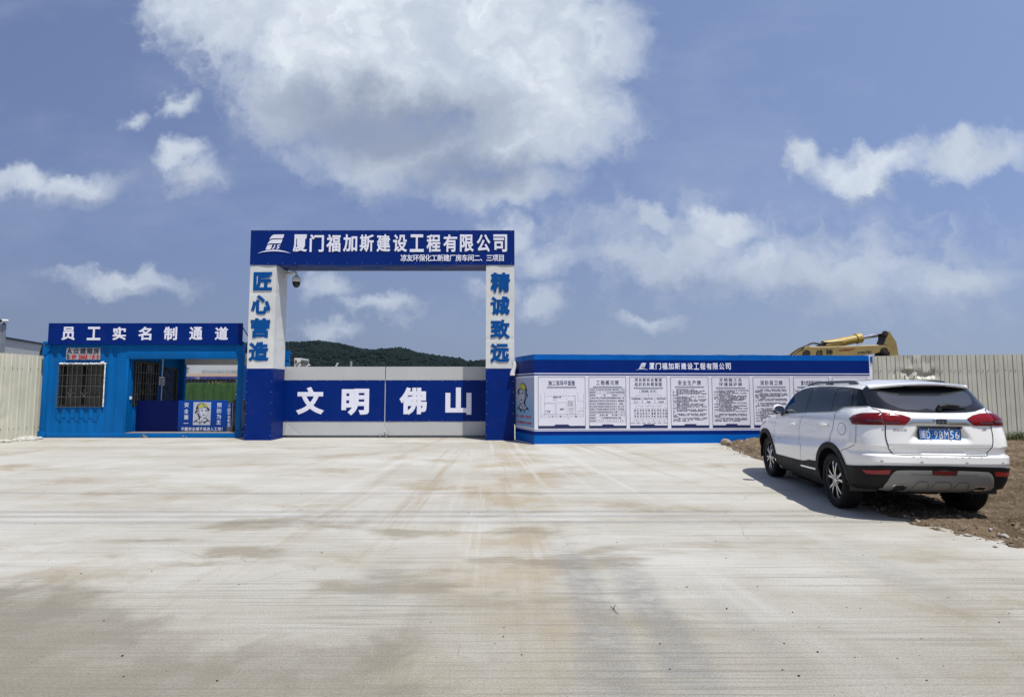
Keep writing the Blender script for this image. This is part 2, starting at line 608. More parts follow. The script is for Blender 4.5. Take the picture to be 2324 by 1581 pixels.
# ================================================================ GROUND
def concrete_material():
    m = bpy.data.materials.new("broomed concrete")
    m.use_nodes = True
    t = m.node_tree
    b = t.nodes['Principled BSDF']
    q = NB(t)
    co = q.node('ShaderNodeTexCoord').outputs['Object']
    x, y, _ = q.sep(co)
    warp = q.vm('SCALE', q.vm('SUBTRACT', q.noise(co, 0.9, 4.0, 0.6, col=True), (.5, .5, .5)), 0.9)
    cw = q.vm('ADD', co, warp)
    # pale cement with broad tonal areas
    broad = q.noise(q.vm('MULTIPLY', cw, (0.22, 0.55, 1)), 1.0, 5.0, 0.6)
    c = q.mix(q.step(broad, 0.32, 0.68), (0.405, 0.388, 0.335), (0.505, 0.495, 0.455))
    # long bands across the slab left by finishing
    band = q.noise(q.vm('MULTIPLY', co, (0.10, 2.4, 1)), 1.0, 4.0, 0.65)
    c = q.mix(q.step(band, 0.54, 0.76, 0, 0.30), c, (0.31, 0.295, 0.26))
    band2 = q.noise(q.vm('MULTIPLY', co, (0.25, 5.5, 1)), 1.0, 3.0, 0.6)
    c = q.mix(q.step(band2, 0.56, 0.72, 0, 0.32), c, (0.57, 0.56, 0.54))
    # tan dust stains in short sweeps
    tan_ = q.noise(q.vm('MULTIPLY', cw, (0.42, 0.75, 1)), 1.0, 6.0, 0.66)
    c = q.mix(q.step(tan_, 0.50, 0.72, 0, 0.75), c, (0.29, 0.238, 0.155))
    # a tan strip of mud dragged out of the gate
    sx = q.m('ABSOLUTE', q.m('SUBTRACT', q.m('ADD', x, q.m('MULTIPLY', q.m('SUBTRACT', broad, 0.5), 2.2)), -0.05))
    strip = q.m('MULTIPLY', q.step(sx, 0.2, 1.0, 1, 0), q.step(q.noise(cw, 0.8, 5.0, 0.6), 0.36, 0.66))
    c = q.mix(q.m('MULTIPLY', strip, 0.70), c, (0.34, 0.27, 0.165))
    # soft lengthwise sweeps left by tyres running to the gate
    fan = q.m('DIVIDE', q.m('ADD', x, 1.5), q.m('ADD', q.m('MULTIPLY', y, -0.028), 1.0))
    sw = q.noise(q.comb(q.m('MULTIPLY', fan, 1.7), q.m('MULTIPLY', y, 0.10), 0.3), 1.0, 5.0, 0.66)
    wide = q.step(q.m('ABSOLUTE', q.m('ADD', x, .2)), 2.0, 4.8, 1.0, 0.25)
    c = q.mix(q.m('MULTIPLY', q.step(sw, 0.53, 0.72, 0, .65), wide), c, (0.31, 0.255, 0.17))
    c = q.mix(q.m('MULTIPLY', q.step(sw, 0.46, 0.30, 0, .5), wide), c, (0.56, 0.55, 0.525))
    # brown smudges where trucks turned, each ending sharply at a finishing line
    sm = q.noise(q.vm('MULTIPLY', q.vm('ADD', co, q.vm('SCALE', warp, .5)), (0.55, 1.5, 1)), 1.0, 5.0, 0.6)
    smk = q.m('MULTIPLY', q.step(sm, 0.50, 0.66), q.m('MULTIPLY', q.step(y, 3.0, 4.5), q.step(y, 8.5, 6.5, 0, 1)))
    smk = q.m('MULTIPLY', smk, q.step(q.m('ABSOLUTE', q.m('ADD', x, 1.2)), 2.2, 4.4, 1, 0.15))
    c = q.mix(q.m('MULTIPLY', smk, 0.72), c, (0.235, 0.205, 0.145))
    # pale scraped streaks along the finishing lines
    pl_ = q.noise(q.vm('MULTIPLY', co, (0.30, 3.6, 1)), 1.0, 4.0, 0.62)
    c = q.mix(q.step(pl_, 0.58, 0.74, 0, .55), c, (0.56, 0.55, 0.52))
    # hair cracks
    vo = q.node('ShaderNodeTexVoronoi', feature='DISTANCE_TO_EDGE')
    q.link(q.vm('ADD', co, q.vm('SCALE', warp, .8)), vo.inputs['Vector'])
    vo.inputs['Scale'].default_value = 0.30
    ck = q.m('MULTIPLY', q.step(vo.outputs[0], 0.0006, 0.0018, 1, 0), q.step(q.noise(co, .5, 3.0), .54, .60))
    c = q.mix(q.m('MULTIPLY', ck, .45), c, (0.13, 0.12, 0.10))
    # darker dusty zone near the bottom left
    edge = q.m('ADD', q.m('MULTIPLY_ADD', x, 0.38, q.m('MULTIPLY', q.m('SUBTRACT', q.noise(cw, 0.6, 6.0, 0.62), 0.5), 3.6)), y)
    dark = q.step(edge, 2.65, 3.25, 1, 0)
    dpat = q.step(q.noise(cw, 1.6, 6.0, 0.65), 0.30, 0.62, 0.45, 1.0)
    c = q.mix(q.m('MULTIPLY', q.m('MULTIPLY', dark, dpat), 0.85), c, (0.195, 0.18, 0.143))
    near = q.step(y, 2.6, 5.4, 0.55, 0)
    c = q.mix(near, c, (0.245, 0.225, 0.18))
    # grey tyre tracks along the drive
    tr = None
    for tx, wd, y0, y1, a in ((0.56, .15, 2.4, 6.4, .8), (0.98, .16, 2.4, 6.0, .8), (-1.12, .16, 3.8, 5.8, .55), (-0.62, .13, 3.4, 5.4, .35), (1.55, .12, 2.6, 5.2, .3), (3.3, .2, 3.6, 6.4, .4), (2.1, .3, 2.6, 3.8, .35)):
        d = q.m('ABSOLUTE', q.m('SUBTRACT', q.m('ADD', x, q.m('MULTIPLY', q.m('SUBTRACT', q.noise(co, 0.5, 3.0), .5), .5)), tx))
        k = q.m('MULTIPLY', q.step(d, wd * .5, wd * 1.5, a, 0), q.m('MULTIPLY', q.step(y, y0, y0 + 1.0), q.step(y, y1 - 1.6, y1, 1, 0)))
        tr = k if tr is None else q.m('MAXIMUM', tr, k)
    tread = q.step(q.noise(q.vm('MULTIPLY', co, (3, 6, 1)), 2.0, 6.0, 0.7), 0.35, 0.65, 0.35, 1.0)
    c = q.mix(q.m('MULTIPLY', q.m('MULTIPLY', tr, tread), .75), c, (0.19, 0.195, 0.20))
    # broom lines and sandy grain
    bl = q.noise(q.vm('MULTIPLY', q.vm('ADD', co, q.vm('SCALE', warp, 0.02)), (0.6, 38.0, 1)), 1.0, 2.0, 0.6)
    lmask = q.step(q.noise(q.vm('MULTIPLY', co, (.35, .9, 1)), 1.0, 3.0), 0.34, 0.6, 0.25, 1.0)
    c = q.mix(q.m('MULTIPLY', q.step(bl, 0.48, 0.64), q.m('MULTIPLY', lmask, q.step(y, 3.0, 9.0, 0.62, 0.22))), c, (0.215, 0.20, 0.165))
    grain = q.noise(co, 70.0, 4.0, 0.75)
    c = q.vm('SCALE', c, q.step(grain, 0.25, 0.75, 0.68, 1.22, smooth=False))
    pit = q.noise(co, 9.0, 5.0, 0.8)
    c = q.mix(q.step(pit, 0.70, 0.76, 0, .5), c, (0.15, 0.14, 0.12))
    q.link(c, b.inputs['Base Color'])
    b.inputs['Roughness'].default_value = 0.82
    b.inputs['Specular IOR Level'].default_value = 0.25
    h = q.m('ADD', q.m('MULTIPLY', bl, 0.8), q.m('MULTIPLY', grain, 0.7))
    bn = q.node('ShaderNodeBump')
    bn.inputs['Strength'].default_value = 0.55
    bn.inputs['Distance'].default_value = 0.016
    q.link(h, bn.inputs['Height'])
    q.link(bn.outputs[0], b.inputs['Normal'])
    return m


def soil_material(name, dark, light, chips):
    m = bpy.data.materials.new(name)
    m.use_nodes = True
    t = m.node_tree
    b = t.nodes['Principled BSDF']
    q = NB(t)
    co = q.node('ShaderNodeTexCoord').outputs['Object']
    n = q.noise(co, 1.1, 7.0, 0.68)
    f = q.noise(co, 17.0, 6.0, 0.75)
    c = q.mix(q.step(n, 0.35, 0.66), dark, light)
    c = q.mix(q.step(f, 0.52, 0.66, 0, .75), c, chips)
    st = q.noise(q.vm('MULTIPLY', co, (4, 26, 8)), 1.0, 5.0, 0.7)
    c = q.mix(q.step(st, 0.56, 0.68, 0, .5), c, tuple(v * .4 for v in dark))
    c = q.mix(q.step(f, 0.44, 0.28, 0, .6), c, tuple(v * .35 for v in dark))
    q.link(c, b.inputs['Base Color'])
    b.inputs['Roughness'].default_value = 0.95
    b.inputs['Specular IOR Level'].default_value = 0.1
    bn = q.node('ShaderNodeBump')
    bn.inputs['Strength'].default_value = 1.0
    bn.inputs['Distance'].default_value = 0.05
    q.link(q.m('ADD', f, q.m('MULTIPLY', q.noise(co, 50.0, 4.0, 0.7), .4)), bn.inputs['Height'])
    q.link(bn.outputs[0], b.inputs['Normal'])
    return m


CONCRETE = concrete_material()
SOIL = soil_material("bare brown soil", (0.105, 0.076, 0.048), (0.225, 0.170, 0.112), (0.40, 0.33, 0.24))
FIELD = soil_material("dull field soil", (0.07, 0.08, 0.04), (0.14, 0.12, 0.08), (0.2, 0.18, 0.12))

# edge between the slab and the bare soil on the right, from far to near
EDGE = [(6.30, 20.0), (6.10, 16.2), (5.95, 15.2), (5.72, 13.8), (5.60, 12.5), (5.30, 10.5), (4.95, 8.6), (4.72, 7.2),
        (4.75, 6.55), (4.95, 6.08), (5.15, 5.6), (5.6, 4.7), (6.2, 3.6), (7.0, 2.0), (8.5, -1.0), (12.0, -6.0)]


def edge_x(y):
    for (xa, ya), (xb, yb) in zip(EDGE, EDGE[1:]):
        if yb <= y <= ya:
            return xb + (xa - xb) * (y - yb) / (ya - yb)
    return EDGE[0][0] if y > EDGE[0][1] else EDGE[-1][0]


m = MB()
m.poly([(-3500, -600, -0.14), (3500, -600, -0.14), (3500, 3500, -0.14), (-3500, 3500, -0.14)])
tag(m.build("ground", FIELD), kind='structure')
m = MB()
m.poly([(-30, -12, 0.0)] + [(12.0, -12, 0)] + [(x + .12, y, 0) for x, y in EDGE[::-1]] + [(6.3, 30, 0), (-30, 30, 0)])
tag(m.build("concrete_pavement", CONCRETE), kind='structure')


def soil_h(x, y):
    e = x - edge_x(y)
    rise = max(0.0, min(1.0, (e + .12) / 0.55))
    h = 0.035 * rise + 0.07 * rise * max(0, fbm(x * 1.3, y * 1.3, 3.1)) + 0.05 * rise * fbm(x * 4, y * 4, 9.0) + 0.035 * rise * fbm(x * 11, y * 11, 4.0)
    h += (0.02 * fbm(x * 4, y * 4, 7.7) + 0.012) * (1 - rise) - 0.02 * (1 - rise)
    # keep it low under the parked car's right wheels
    if 5.0 < x < 7.2 and 6.3 < y < 11.6:
        h = min(h, 0.02 + 0.4 * max(0, h))
    # raised along the fence foot
    h += 0.10 * max(0, min(1, (y - 13.2) / 2.0)) * max(0, min(1, e / 1.0))
    return h


def soil_pt(u, v):
    y = 17.5 - 19.5 * v
    x0 = edge_x(y) - 0.10 + 0.14 * fbm(y * 1.6, 2.0, 5.0) + 0.05 * fbm(y * 7, 1.0, 5.0)
    x = x0 + (u ** 1.6) * 13.0
    return (x, y, soil_h(x, y))


m = MB()
m.grid(soil_pt, 260, 420)
tag(m.build("bare_soil", SOIL, smooth=60), kind='structure')

# clods and small stones on the soil edge
CLOD = mat("dry clod", (0.20, 0.15, 0.10), 0.95, var=0.35, vscale=12, bump=0.6, bscale=30)
CHIP = mat("pale stone chip", (0.36, 0.34, 0.30), 0.9, var=0.3, vscale=10, bump=0.4, bscale=40)


def rock(mb, c, r, seed, sq=0.6, mi=0, sub=2):
    bm = bmesh.new()
    bmesh.ops.create_icosphere(bm, subdivisions=sub, radius=1.0)
    rz = seed * 1.7
    vs = []
    for p in bm.verts:
        d = p.co.copy()
        k = 1.0 + 0.45 * noise.noise(d * 1.1 + Vector((seed * 3.1, 0, 0))) + 0.15 * noise.noise(d * 3.2 + Vector((0, seed, 0)))
        d = d * k
        d = Vector((d.x * cos(rz) - d.y * sin(rz) * .75, d.x * sin(rz) + d.y * cos(rz) * .75, d.z * sq))
        vs.append(Vector(c) + d * r)
    bm.verts.index_update()
    mb.add(vs, [[q.index for q in fc.verts] for fc in bm.faces], mi)
    bm.free()


m = MB()
rr = random.Random(3)
for i in range(2600):
    y = rr.uniform(3.5, 16.5)
    e = rr.gauss(.10, 0.22) if i % 4 == 1 else abs(rr.gauss(0, 0.7)) - .08 if i % 3 else rr.uniform(0, 5.5)
    x = edge_x(y) + e
    r = 0.008 + 0.02 * rr.random() ** 2 + (0.03 if rr.random() < .03 else 0)
    if 4.9 < x < 7 and 6.4 < y < 11.3:
        r *= .6
    rock(m, (x, y, soil_h(x, y) + r * .2), r, i * .37, .65, 1 if rr.random() < .22 else 0, 1)
tag(m.build("soil_clods", [CLOD, CHIP], smooth=40), "loose brown clods and pale chips scattered over the bare soil beside the slab", "rubble", kind='stuff')

# grit scattered on the slab
m = MB()
for i in range(420):
    y = 2.6 + 12 * rr.random() ** 1.4
    x = rr.uniform(-.95, .95) * (y + .5)
    if x > edge_x(y):
        continue
    r = 0.003 + 0.006 * rr.random() ** 3
    rock(m, (x, y, r * .3), r, i * .21, .6, 0, 1)
tag(m.build("loose_grit", DARKM), "tiny dark grit and crumbs scattered over the pale concrete", "grit", kind='stuff')

# twig lying on the slab
p0 = gr(1397, 1385)
m = MB()
m.tube([p0 + Vector((0.02, .10, .006)), p0 + Vector((.0, .05, .010)), p0 + Vector((-.012, 0, .012)), p0 + Vector((-.005, -.05, .010)), p0 + Vector((.01, -.08, .006))], [.001, .0025, .0025, .002, .001], 6)
m.tube([p0 + Vector((-.012, 0, .012)), p0 + Vector((-.035, .035, .02))], [.003, .0015], 5)
tag(m.build("twig", DARKM, smooth=50), "small dark twig lying alone on the pale concrete slab", "twig")

# ================================================================ HILLS
HILL = mat("hill forest floor", (0.010, 0.019, 0.012), 0.95, var=0.3, vscale=0.02)
LEAFD = bpy.data.materials.new("hill foliage")
LEAFD.use_nodes = True
_q = NB(LEAFD.node_tree)
_b = LEAFD.node_tree.nodes['Principled BSDF']
_co = _q.node('ShaderNodeTexCoord').outputs['Object']
_n = _q.noise(_co, 0.035, 5.0, 0.7)
_q.link(_q.mix(_q.step(_n, 0.34, 0.66), (0.0095, 0.0175, 0.0205), (0.0140, 0.0240, 0.0255)), _b.inputs['Base Color'])
_b.inputs['Roughness'].default_value = 0.9
_b.inputs['Specular IOR Level'].default_value = 0.1
HY = 1500.0
z2 = zoomer(980, 900, 2.1127)
RID = [(-2600, 1120), (-1500, 1060), (-900, 1090), (-300, 1040), (100, 1012), (345, 1007), (400, 1003), (500, 1009), (560, 1004), (660, 1001), (800, 1019), (920, 1046), (1000, 1066),
       (1100, 1073), (1200, 1061), (1290, 1056), (1350, 1059), (1450, 1091), (1560, 1111), (1700, 1131), (1830, 1146), (1870, 1166),
       (1920, 1179), (1980, 1169), (2035, 1163), (2300, 1175), (2800, 1190), (3600, 1215), (4600, 1235), (6000, 1250)]
RP = [at(*z2(a, b), HY) for a, b in RID]


def ridge(x):
    for a, b in zip(RP, RP[1:]):
        if a.x <= x <= b.x:
            k = (x - a.x) / (b.x - a.x)
            return a.z + (b.z - a.z) * k
    return 60.0


def hill_z(x, y):
    # y from 900 (foot) to 1500 (crest) and down behind
    k = (y - 950) / 550.0
    r = ridge(x)
    if k < 0:
        return -2
    if k <= 1:
        s = sin(k * pi / 2)
        return r * (0.93 * s * (y / HY) + 0.07 * s) + 16 * (1 - k) * k * 4 * fbm(x * .005, y * .005, 2.2)
    return r * (1 - .45 * (k - 1) * (k - 1) * 4)


m = MB()
m.grid(lambda u, v: (-2600 + 5200 * u, 930 + 1100 * v, hill_z(-2600 + 5200 * u, 930 + 1100 * v)), 220, 60)
tag(m.build("hills", HILL, smooth=60), kind='structure')
m = MB()
rr = random.Random(11)
bm = bmesh.new()
bmesh.ops.create_icosphere(bm, subdivisions=1, radius=1.0)
ico_v = [p.co.copy() for p in bm.verts]
bm.verts.index_update()
ico_f = [[q.index for q in fc.verts] for fc in bm.faces]
bm.free()
for i in range(13000):
    y = 1080 + 440 * rr.random()
    if i % 6 == 0:
        y = 1490 + 25 * rr.random()
    x = rr.uniform(-.50, .14) * y
    r = 2.6 + 2.6 * rr.random()
    z = hill_z(x, y) + r * .25
    sq = .8 + .7 * rr.random()
    m.add([(x + p.x * r * (1 + .3 * rr.uniform(-1, 1)), y + p.y * r, z + p.z * r * sq * (1 + .3 * rr.uniform(-1, 1))) for p in ico_v], ico_f)
tag(m.build("hill_forest", LEAFD, fix=False), "dark green forest covering the hills behind the gate", "forest", kind='stuff')

# ================================================================ GATE ARCH
YG = 17.2                                            # front of the arch
DG = 0.86                                            # depth of the arch
YL = 18.14                                           # front of the gate leaves
z3 = zoomer(980, 1340, 2.1127)
GP = Plane((0, YG, 0), (1, 0, 0))
LP = Plane((0, YL, 0), (1, 0, 0))
PL = GP.px(z2(0, 1213))[0], GP.px(z2(48, 338))       # not used further, kept for reading the sheet


def xz(pl, p):
    return pl.px(p)


xl0 = -8.24; xl1 = GP.px(z2(258, 600))[0]
xr0 = GP.px(z2(2037, 600))[0]; xr1 = GP.px(z2(2275, 600))[0]
zb0 = GP.px(z2(1000, 338))[1]; zb1 = GP.px(z2(1000, 46))[1]
zn = GP.px(z2(1200, 1214))[1]                        # top of the navy foot
zw = (GP.px(z2(150, 566))[1], GP.px(z2(150, 905))[1])
xl0 = GP.px(z2(46, 338))[0]
arch = thing("gate_arch", "tall blue and white gate arch with a lettered beam over the entrance", "gate arch", (-3.8, YG, 0))


def sheet_column(x0, x1, y0, y1, z0, z1, mat_, name, seams=(), wob=0.006):
    """sheet-clad column with slightly buckled faces"""
    mb = MB()

    def face(a, b):
        L = (Vector(b) - Vector(a)).length
        nx, ny = (b[1] - a[1]) / L, -(b[0] - a[0]) / L

        def fn(u, v):
            x = a[0] + (b[0] - a[0]) * u
            y = a[1] + (b[1] - a[1]) * u
            z = z0 + (z1 - z0) * v
            e = min(1, u * 6, (1 - u) * 6)
            d = wob * e * (fbm(x * 1.7 + y, z * 1.1, 3.3) * 2.2)
            for s in seams:
                d -= 0.010 * math.exp(-((z - s) / .02) ** 2)
            return (x + nx * d, y + ny * d, z)
        mb.grid(fn, 10, 60)
    face((x0, y0), (x1, y0)); face((x1, y0), (x1, y1)); face((x1, y1), (x0, y1)); face((x0, y1), (x0, y0))
    mb.poly([(x0, y0, z1), (x1, y0, z1), (x1, y1, z1), (x0, y1, z1)])
    return mb


for (xa, xb, seams, chars) in ((xl0, xl1, [zw[0], GP.px(z2(270, 972))[1]],
                                (("匠", 75, 228, 398, 553), ("心", 55, 215, 590, 752), ("营", 50, 210, 787, 952), ("造", 35, 200, 987, 1153))),
                               (xr0, xr1, [GP.px(z2(2150, 966))[1]],
                                (("精", 2075, 2240, 402, 568), ("诚", 2075, 2237, 603, 765), ("致", 2075, 2240, 798, 962), ("远", 2073, 2236, 1000, 1162)))):
    col = sheet_column(xa, xb, YG, YG + DG, zn, zb0, PWHITE, "pillar", seams).build("pillar", PWHITE, arch, smooth=30)
    foot = sheet_column(xa - .004, xb + .004, YG - .004, YG + DG + .004, -0.02, zn + .01, NAVY, "plinth", (), .004).build("plinth", NAVY, col, smooth=30)
    lt = MB()
    for ch, a, b, c, d in chars:
        s0, t1 = GP.px(z2(a, c)); s1, t0 = GP.px(z2(b, d))
        put_glyph(lt, GP, ch, s0, s1, t0, t1, 0.016, 0.042, 3, depth=0.010)
    lt.build("lettering", LETTERB, col)

# beam
bm_ = MB()
bm_.grid(lambda u, v: (xl0 - .01 + (xr1 - xl0 + .02) * u, YG - .02 - .004 * fbm(u * 9, v * 2, 1.0), zb0 + (zb1 - zb0) * v), 60, 6)
bm_.grid(lambda u, v: (xl0 - .01 + (xr1 - xl0 + .02) * u, YG - .02 + (DG + .04) * v, zb0 - .012 * min(1, 5 * min(v, 1 - v)) * (1 + fbm(u * 12 + v, v * 2.5, 4.0) * 1.6)), 90, 8)
x0, x1 = xl0 - .01, xr1 + .01
ya, yb = YG - .02, YG + DG + .02
bm_.poly([(x0, ya, zb1), (x1, ya, zb1), (x1, yb, zb1), (x0, yb, zb1)])
bm_.poly([(x0, yb, zb0), (x1, yb, zb0), (x1, yb, zb1), (x0, yb, zb1)])
bm_.poly([(x0, ya, zb0), (x0, yb, zb0), (x0, yb, zb1), (x0, ya, zb1)])
bm_.poly([(x1, ya, zb0), (x1, yb, zb0), (x1, yb, zb1), (x1, ya, zb1)])
BEAMM = mat("glossy navy beam sheet", (0.001, 0.0185, 0.160), 0.26, var=0.10, vscale=1.3, bump=0.25, bscale=2.2, spec=0.2)
beam = bm_.build("beam", BEAMM, arch, smooth=30)
BP = Plane((0, YG - .03, 0), (1, 0, 0))
lt = MB()
title = "厦门福加斯建设工程有限公司"
for i, ch in enumerate(title):
    a = 408 + i * 140.9
    s0, t1 = BP.px(z2(a, 80)); s1, t0 = BP.px(z2(a + 116, 228))
    put_glyph(lt, BP, ch, s0, s1, t0, t1, 0.008, 0.027, 3, depth=0.006)
s0, t1 = BP.px(z2(1317, 252)); s1, t0 = BP.px(z2(2192, 307))
put_line(lt, BP, "凉友环保化工新建厂房车间二、三项目", s0, s1, t0, t1, 0.008, 0.020, 2, gap=.06)
lt.build("lettering", LETTER, beam)


def emblem(mb, pl, conv, n):
    """company emblem: slanted letter of three curved bars, two small letters and an arc"""
    def c(pts):
        mb.poly([pl.p(*pl.px(conv(*p)), n) for p in pts])
    c([(612, 420), (640, 350), (690, 270), (750, 225), (810, 200), (900, 194), (1242, 188), (1185, 360), (760, 360), (690, 370), (645, 395)])
    c([(528, 630), (555, 560), (605, 480), (660, 435), (730, 412), (800, 405), (1166, 398), (1107, 567), (680, 570), (610, 580), (565, 600)])
    c([(458, 846), (470, 770), (500, 700), (540, 645), (640, 625), (745, 614), (668, 815), (560, 828)])
    stroke = [(852, 625), (815, 730), (795, 765), (765, 782), (725, 782)]
    k = [pl.px(conv(*p)) for p in stroke]
    w = abs(pl.px(conv(50, 0))[0] - pl.px(conv(0, 0))[0])
    stroke_on(mb, pl, k, w, n)
    stroke_on(mb, pl, [pl.px(conv(*p)) for p in [(1075, 636), (1010, 636), (965, 655), (955, 690), (990, 710), (1020, 735), (1005, 765), (960, 778), (900, 775)]], w * .9, n)
    up = [(100 + 1430 * i / 16, 990 - (1 - ((i - 8) / 8) ** 2) * 155) for i in range(17)]
    dn = [(100 + 1430 * i / 16, 990 - (1 - ((i - 8) / 8) ** 2) * 92) for i in range(17)]
    for i in range(16):
        c([up[i], up[i + 1], dn[i + 1], dn[i]])


zl = zoomer(1020, 920, 10.564)
lg = MB()
emblem(lg, BP, zl, 0.010)
lg.build("emblem", LETTER, beam)
# screws along the beam edges
sc = MB()
for i in range(20):
    for zz in (zb0 + .05, zb1 - .04):
        x = xl0 + .1 + (xr1 - xl0 - .2) * i / 19 + .06 * sin(i * 7.1)
        sc.lathe([(0, .012), (.006, .010), (.009, .0)], (x, YG - .026, zz), (0, -1, 0), 6)
for xx in (xl0 + .03, xl1 - .03, xr0 + .03, xr1 - .03):
    for i in range(7):
        sc.lathe([(0, .012), (.006, .010), (.009, .0)], (xx, YG - .012, .15 + i * (zn - .2) / 6), (0, -1, 0), 6)
sc.build("screw_heads", STEEL, beam, smooth=40)

# dome camera on the inner face of the left pillar
zz = zoomer(990, 1040, 3.438)
cp = at(*zz(560, 195), YG + .78)
cam_t = thing("security_camera", "white dome security camera on a bracket under the beam of the gate arch", "camera", (xl1, YG + .78, cp.z))
px_, py_, pz_ = xl1, YG + .74, cp.z
MB().bbox(px_ + .0, px_ + .05, py_ - .09, py_ + .09, pz_ - .14, pz_ + .10, .012).build("wall_plate", WHITEP, cam_t, smooth=40)
dome_x = at(*zz(674, 240), YG + .74).x
MB().tube([(px_ + .04, py_, pz_ - .02), (px_ + .2, py_, pz_ + .03), (dome_x - .08, py_, pz_ + .06), (dome_x - .02, py_, pz_ + .045), (dome_x, py_, pz_ - .01), (dome_x, py_, pz_ - .07)], [.06, .05, .04, .042, .042, .045], 14).build("bracket_arm", WHITEP, cam_t, smooth=60)
R = .135
MB().lathe([(0, .05), (.02, .09), (.06, .125), (.12, R), (.20, R), (.21, R * .97)], (dome_x, py_, pz_ - .06), (0, 0, -1), 28).build("housing", WHITEP, cam_t, smooth=50)
MB().lathe([(.21, R * .92), (.27, R * .90), (.34, R * .72), (.385, R * .40), (.40, 0.0)], (dome_x, py_, pz_ - .06), (0, 0, -1), 28).build("dome", mat("black glass", (.006, .006, .007), 0.08, var=0), cam_t, smooth=50)

# ================================================================ GATE LEAVES
zt = LP.px(z3(700, 266))[1]
zn1 = LP.px(z3(700, 380))[1]
zn0 = LP.px(z3(700, 728))[1]
zg0 = LP.px(z3(700, 846))[1]
zr0 = LP.px(z3(700, 876))[1]
xg0, xgm, xg1 = xl1 + .02 - .5, LP.px(z3(1187, 300))[0], xr0 + .4
for (a, b, label, chars) in ((xg0, xgm - .012, "closed gate leaf of grey white sheet lettered 文明 on its navy band", (("文", 438, 668, 437, 670), ("明", 820, 1047, 452, 677))),
                             (xgm + .018, xg1, "closed gate leaf of grey white sheet lettered 佛山 on its navy band", (("佛", 1308, 1535, 440, 672), ("山", 1695, 1913, 442, 670)))):
    leaf = thing("gate_leaf", label, "gate", ((a + b) / 2, YL, 0), group="sheet metal gate leaves under the arch")
    mb = MB()

    def fn(u, v, a=a, b=b):
        x = a + (b - a) * u
        z = zg0 + (zt - zg0) * v
        return (x, YL + .004 * fbm(x * 1.1, z * 1.3, 2.0), z)
    mb.grid(fn, 50, 20)
    mb.box(a, b, YL + .012, YL + .05, zg0, zt)
    panel = mb.build("panel", GWHITE, leaf, smooth=30)
    # upright joints in the sheet and a stuck-on strip edge
    jn = MB()
    joints = (a + .5 + .62, a + 2.4) if a < -5 else (xr0 - .16, xr0 - .75)
    for jx in joints:
        for (za, zc) in ((zg0 + .01, zn0 - .01), (zn1 + .01, zt - .01)):
            jn.box(jx, jx + .008, YL - .006, YL + .0, za, zc)
    jn.build("sheet_joint", GWHITE, panel)
    mb = MB()
    mb.grid(lambda u, v, a=a, b=b: (a + (b - a) * u, YL - .010 + .003 * fbm((a + (b - a) * u) * 1.1, v, 2.0), zn0 + (zn1 - zn0) * v), 50, 10)
    mb.box(a, b, YL - .006, YL - .004, zn0 + .001, zn1 - .001)
    band = mb.build("band", NAVY, leaf, smooth=30)
    lt = MB()
    for ch, p, q_, r, s in chars:
        s0, t1 = LP.px(z3(p, r)); s1, t0 = LP.px(z3(q_, s))
        put_glyph(lt, LP, ch, s0, s1, t0, t1, 0.020, 0.045, 3)
    lt.build("lettering", LETTER, band)
    rl = MB()
    rl.bbox(a, b, YL + .0, YL + .09, zr0 + .005, zg0 - .012, .008)
    rl.bbox(a, b, YL - .015, YL + .03, zg0 - .016, zg0 + .004, .004)
    rail = rl.build("bottom_rail", RAIL, leaf, smooth=40)
    st = MB()
    for i in range(9):
        x = a + .15 + (b - a - .3) * i / 8
        for z in (zn0 + .03, zn1 - .03):
            st.lathe([(0, .011), (.006, .009), (.008, 0)], (x, YL - .015, z), (0, -1, 0), 6)
    st.build("screw_heads", STEEL, band)
    # turned-up corner of the protective film
    fl = MB()
    if a < -5:
        cx_ = xl1 + .03
        fl.poly([(cx_, YL - .012, zg0 + .01), (cx_ + .52, YL - .012, zg0 + .01), (cx_ + .24, YL - .06, zg0 + .26), (cx_ + .05, YL - .03, zn0 - .04)])
    else:
        cx_ = a + .01
        fl.poly([(cx_, YL - .012, zg0 + .01), (cx_ + .20, YL - .012, zg0 + .01), (cx_ + .02, YL - .05, zg0 + .20)])
    fl.build("film_corner", PWHITE, panel)
    # wheels in the rail and bolt latch
    wl = MB()
    for x in (a + .9, b - .6):
        wl.lathe([(-.02, .05), (-.02, .066), (.02, .066), (.02, .05)], (x, YL + .045, .066), (0, 1, 0), 18)
    wl.build("roller", DARKM, leaf, smooth=40)
    lx = b - .10 if a < -5 else a + .06
    lk = MB()
    lk.bbox(lx - .045, lx + .045, YL - .06, YL - .012, zr0 + .0, zg0 + .0, .006)
    lk.box(lx - .05, lx - .028, YL - .075, YL - .06, zr0 - .015, zg0 + .015)
    lk.box(lx + .028, lx + .05, YL - .075, YL - .06, zr0 - .015, zg0 + .015)
    latch = lk.build("latch", mat("rusty latch", (.17, .14, .09), .6, .4, var=.4, vscale=20), leaf, smooth=40)
    MB().tube([(lx, YL - .08, zr0 - .03), (lx, YL - .08, zg0 + .03)], .016, 8).build("bolt", STEEL, latch, smooth=50)

# floor track under the leaves
m = MB()
m.box(xl1 - .4, xr0 + .4, YL + .01, YL + .08, 0.002, .022)
tag(m.build("gate_track", RAIL), "low steel track set in the concrete under the gate leaves", "track")

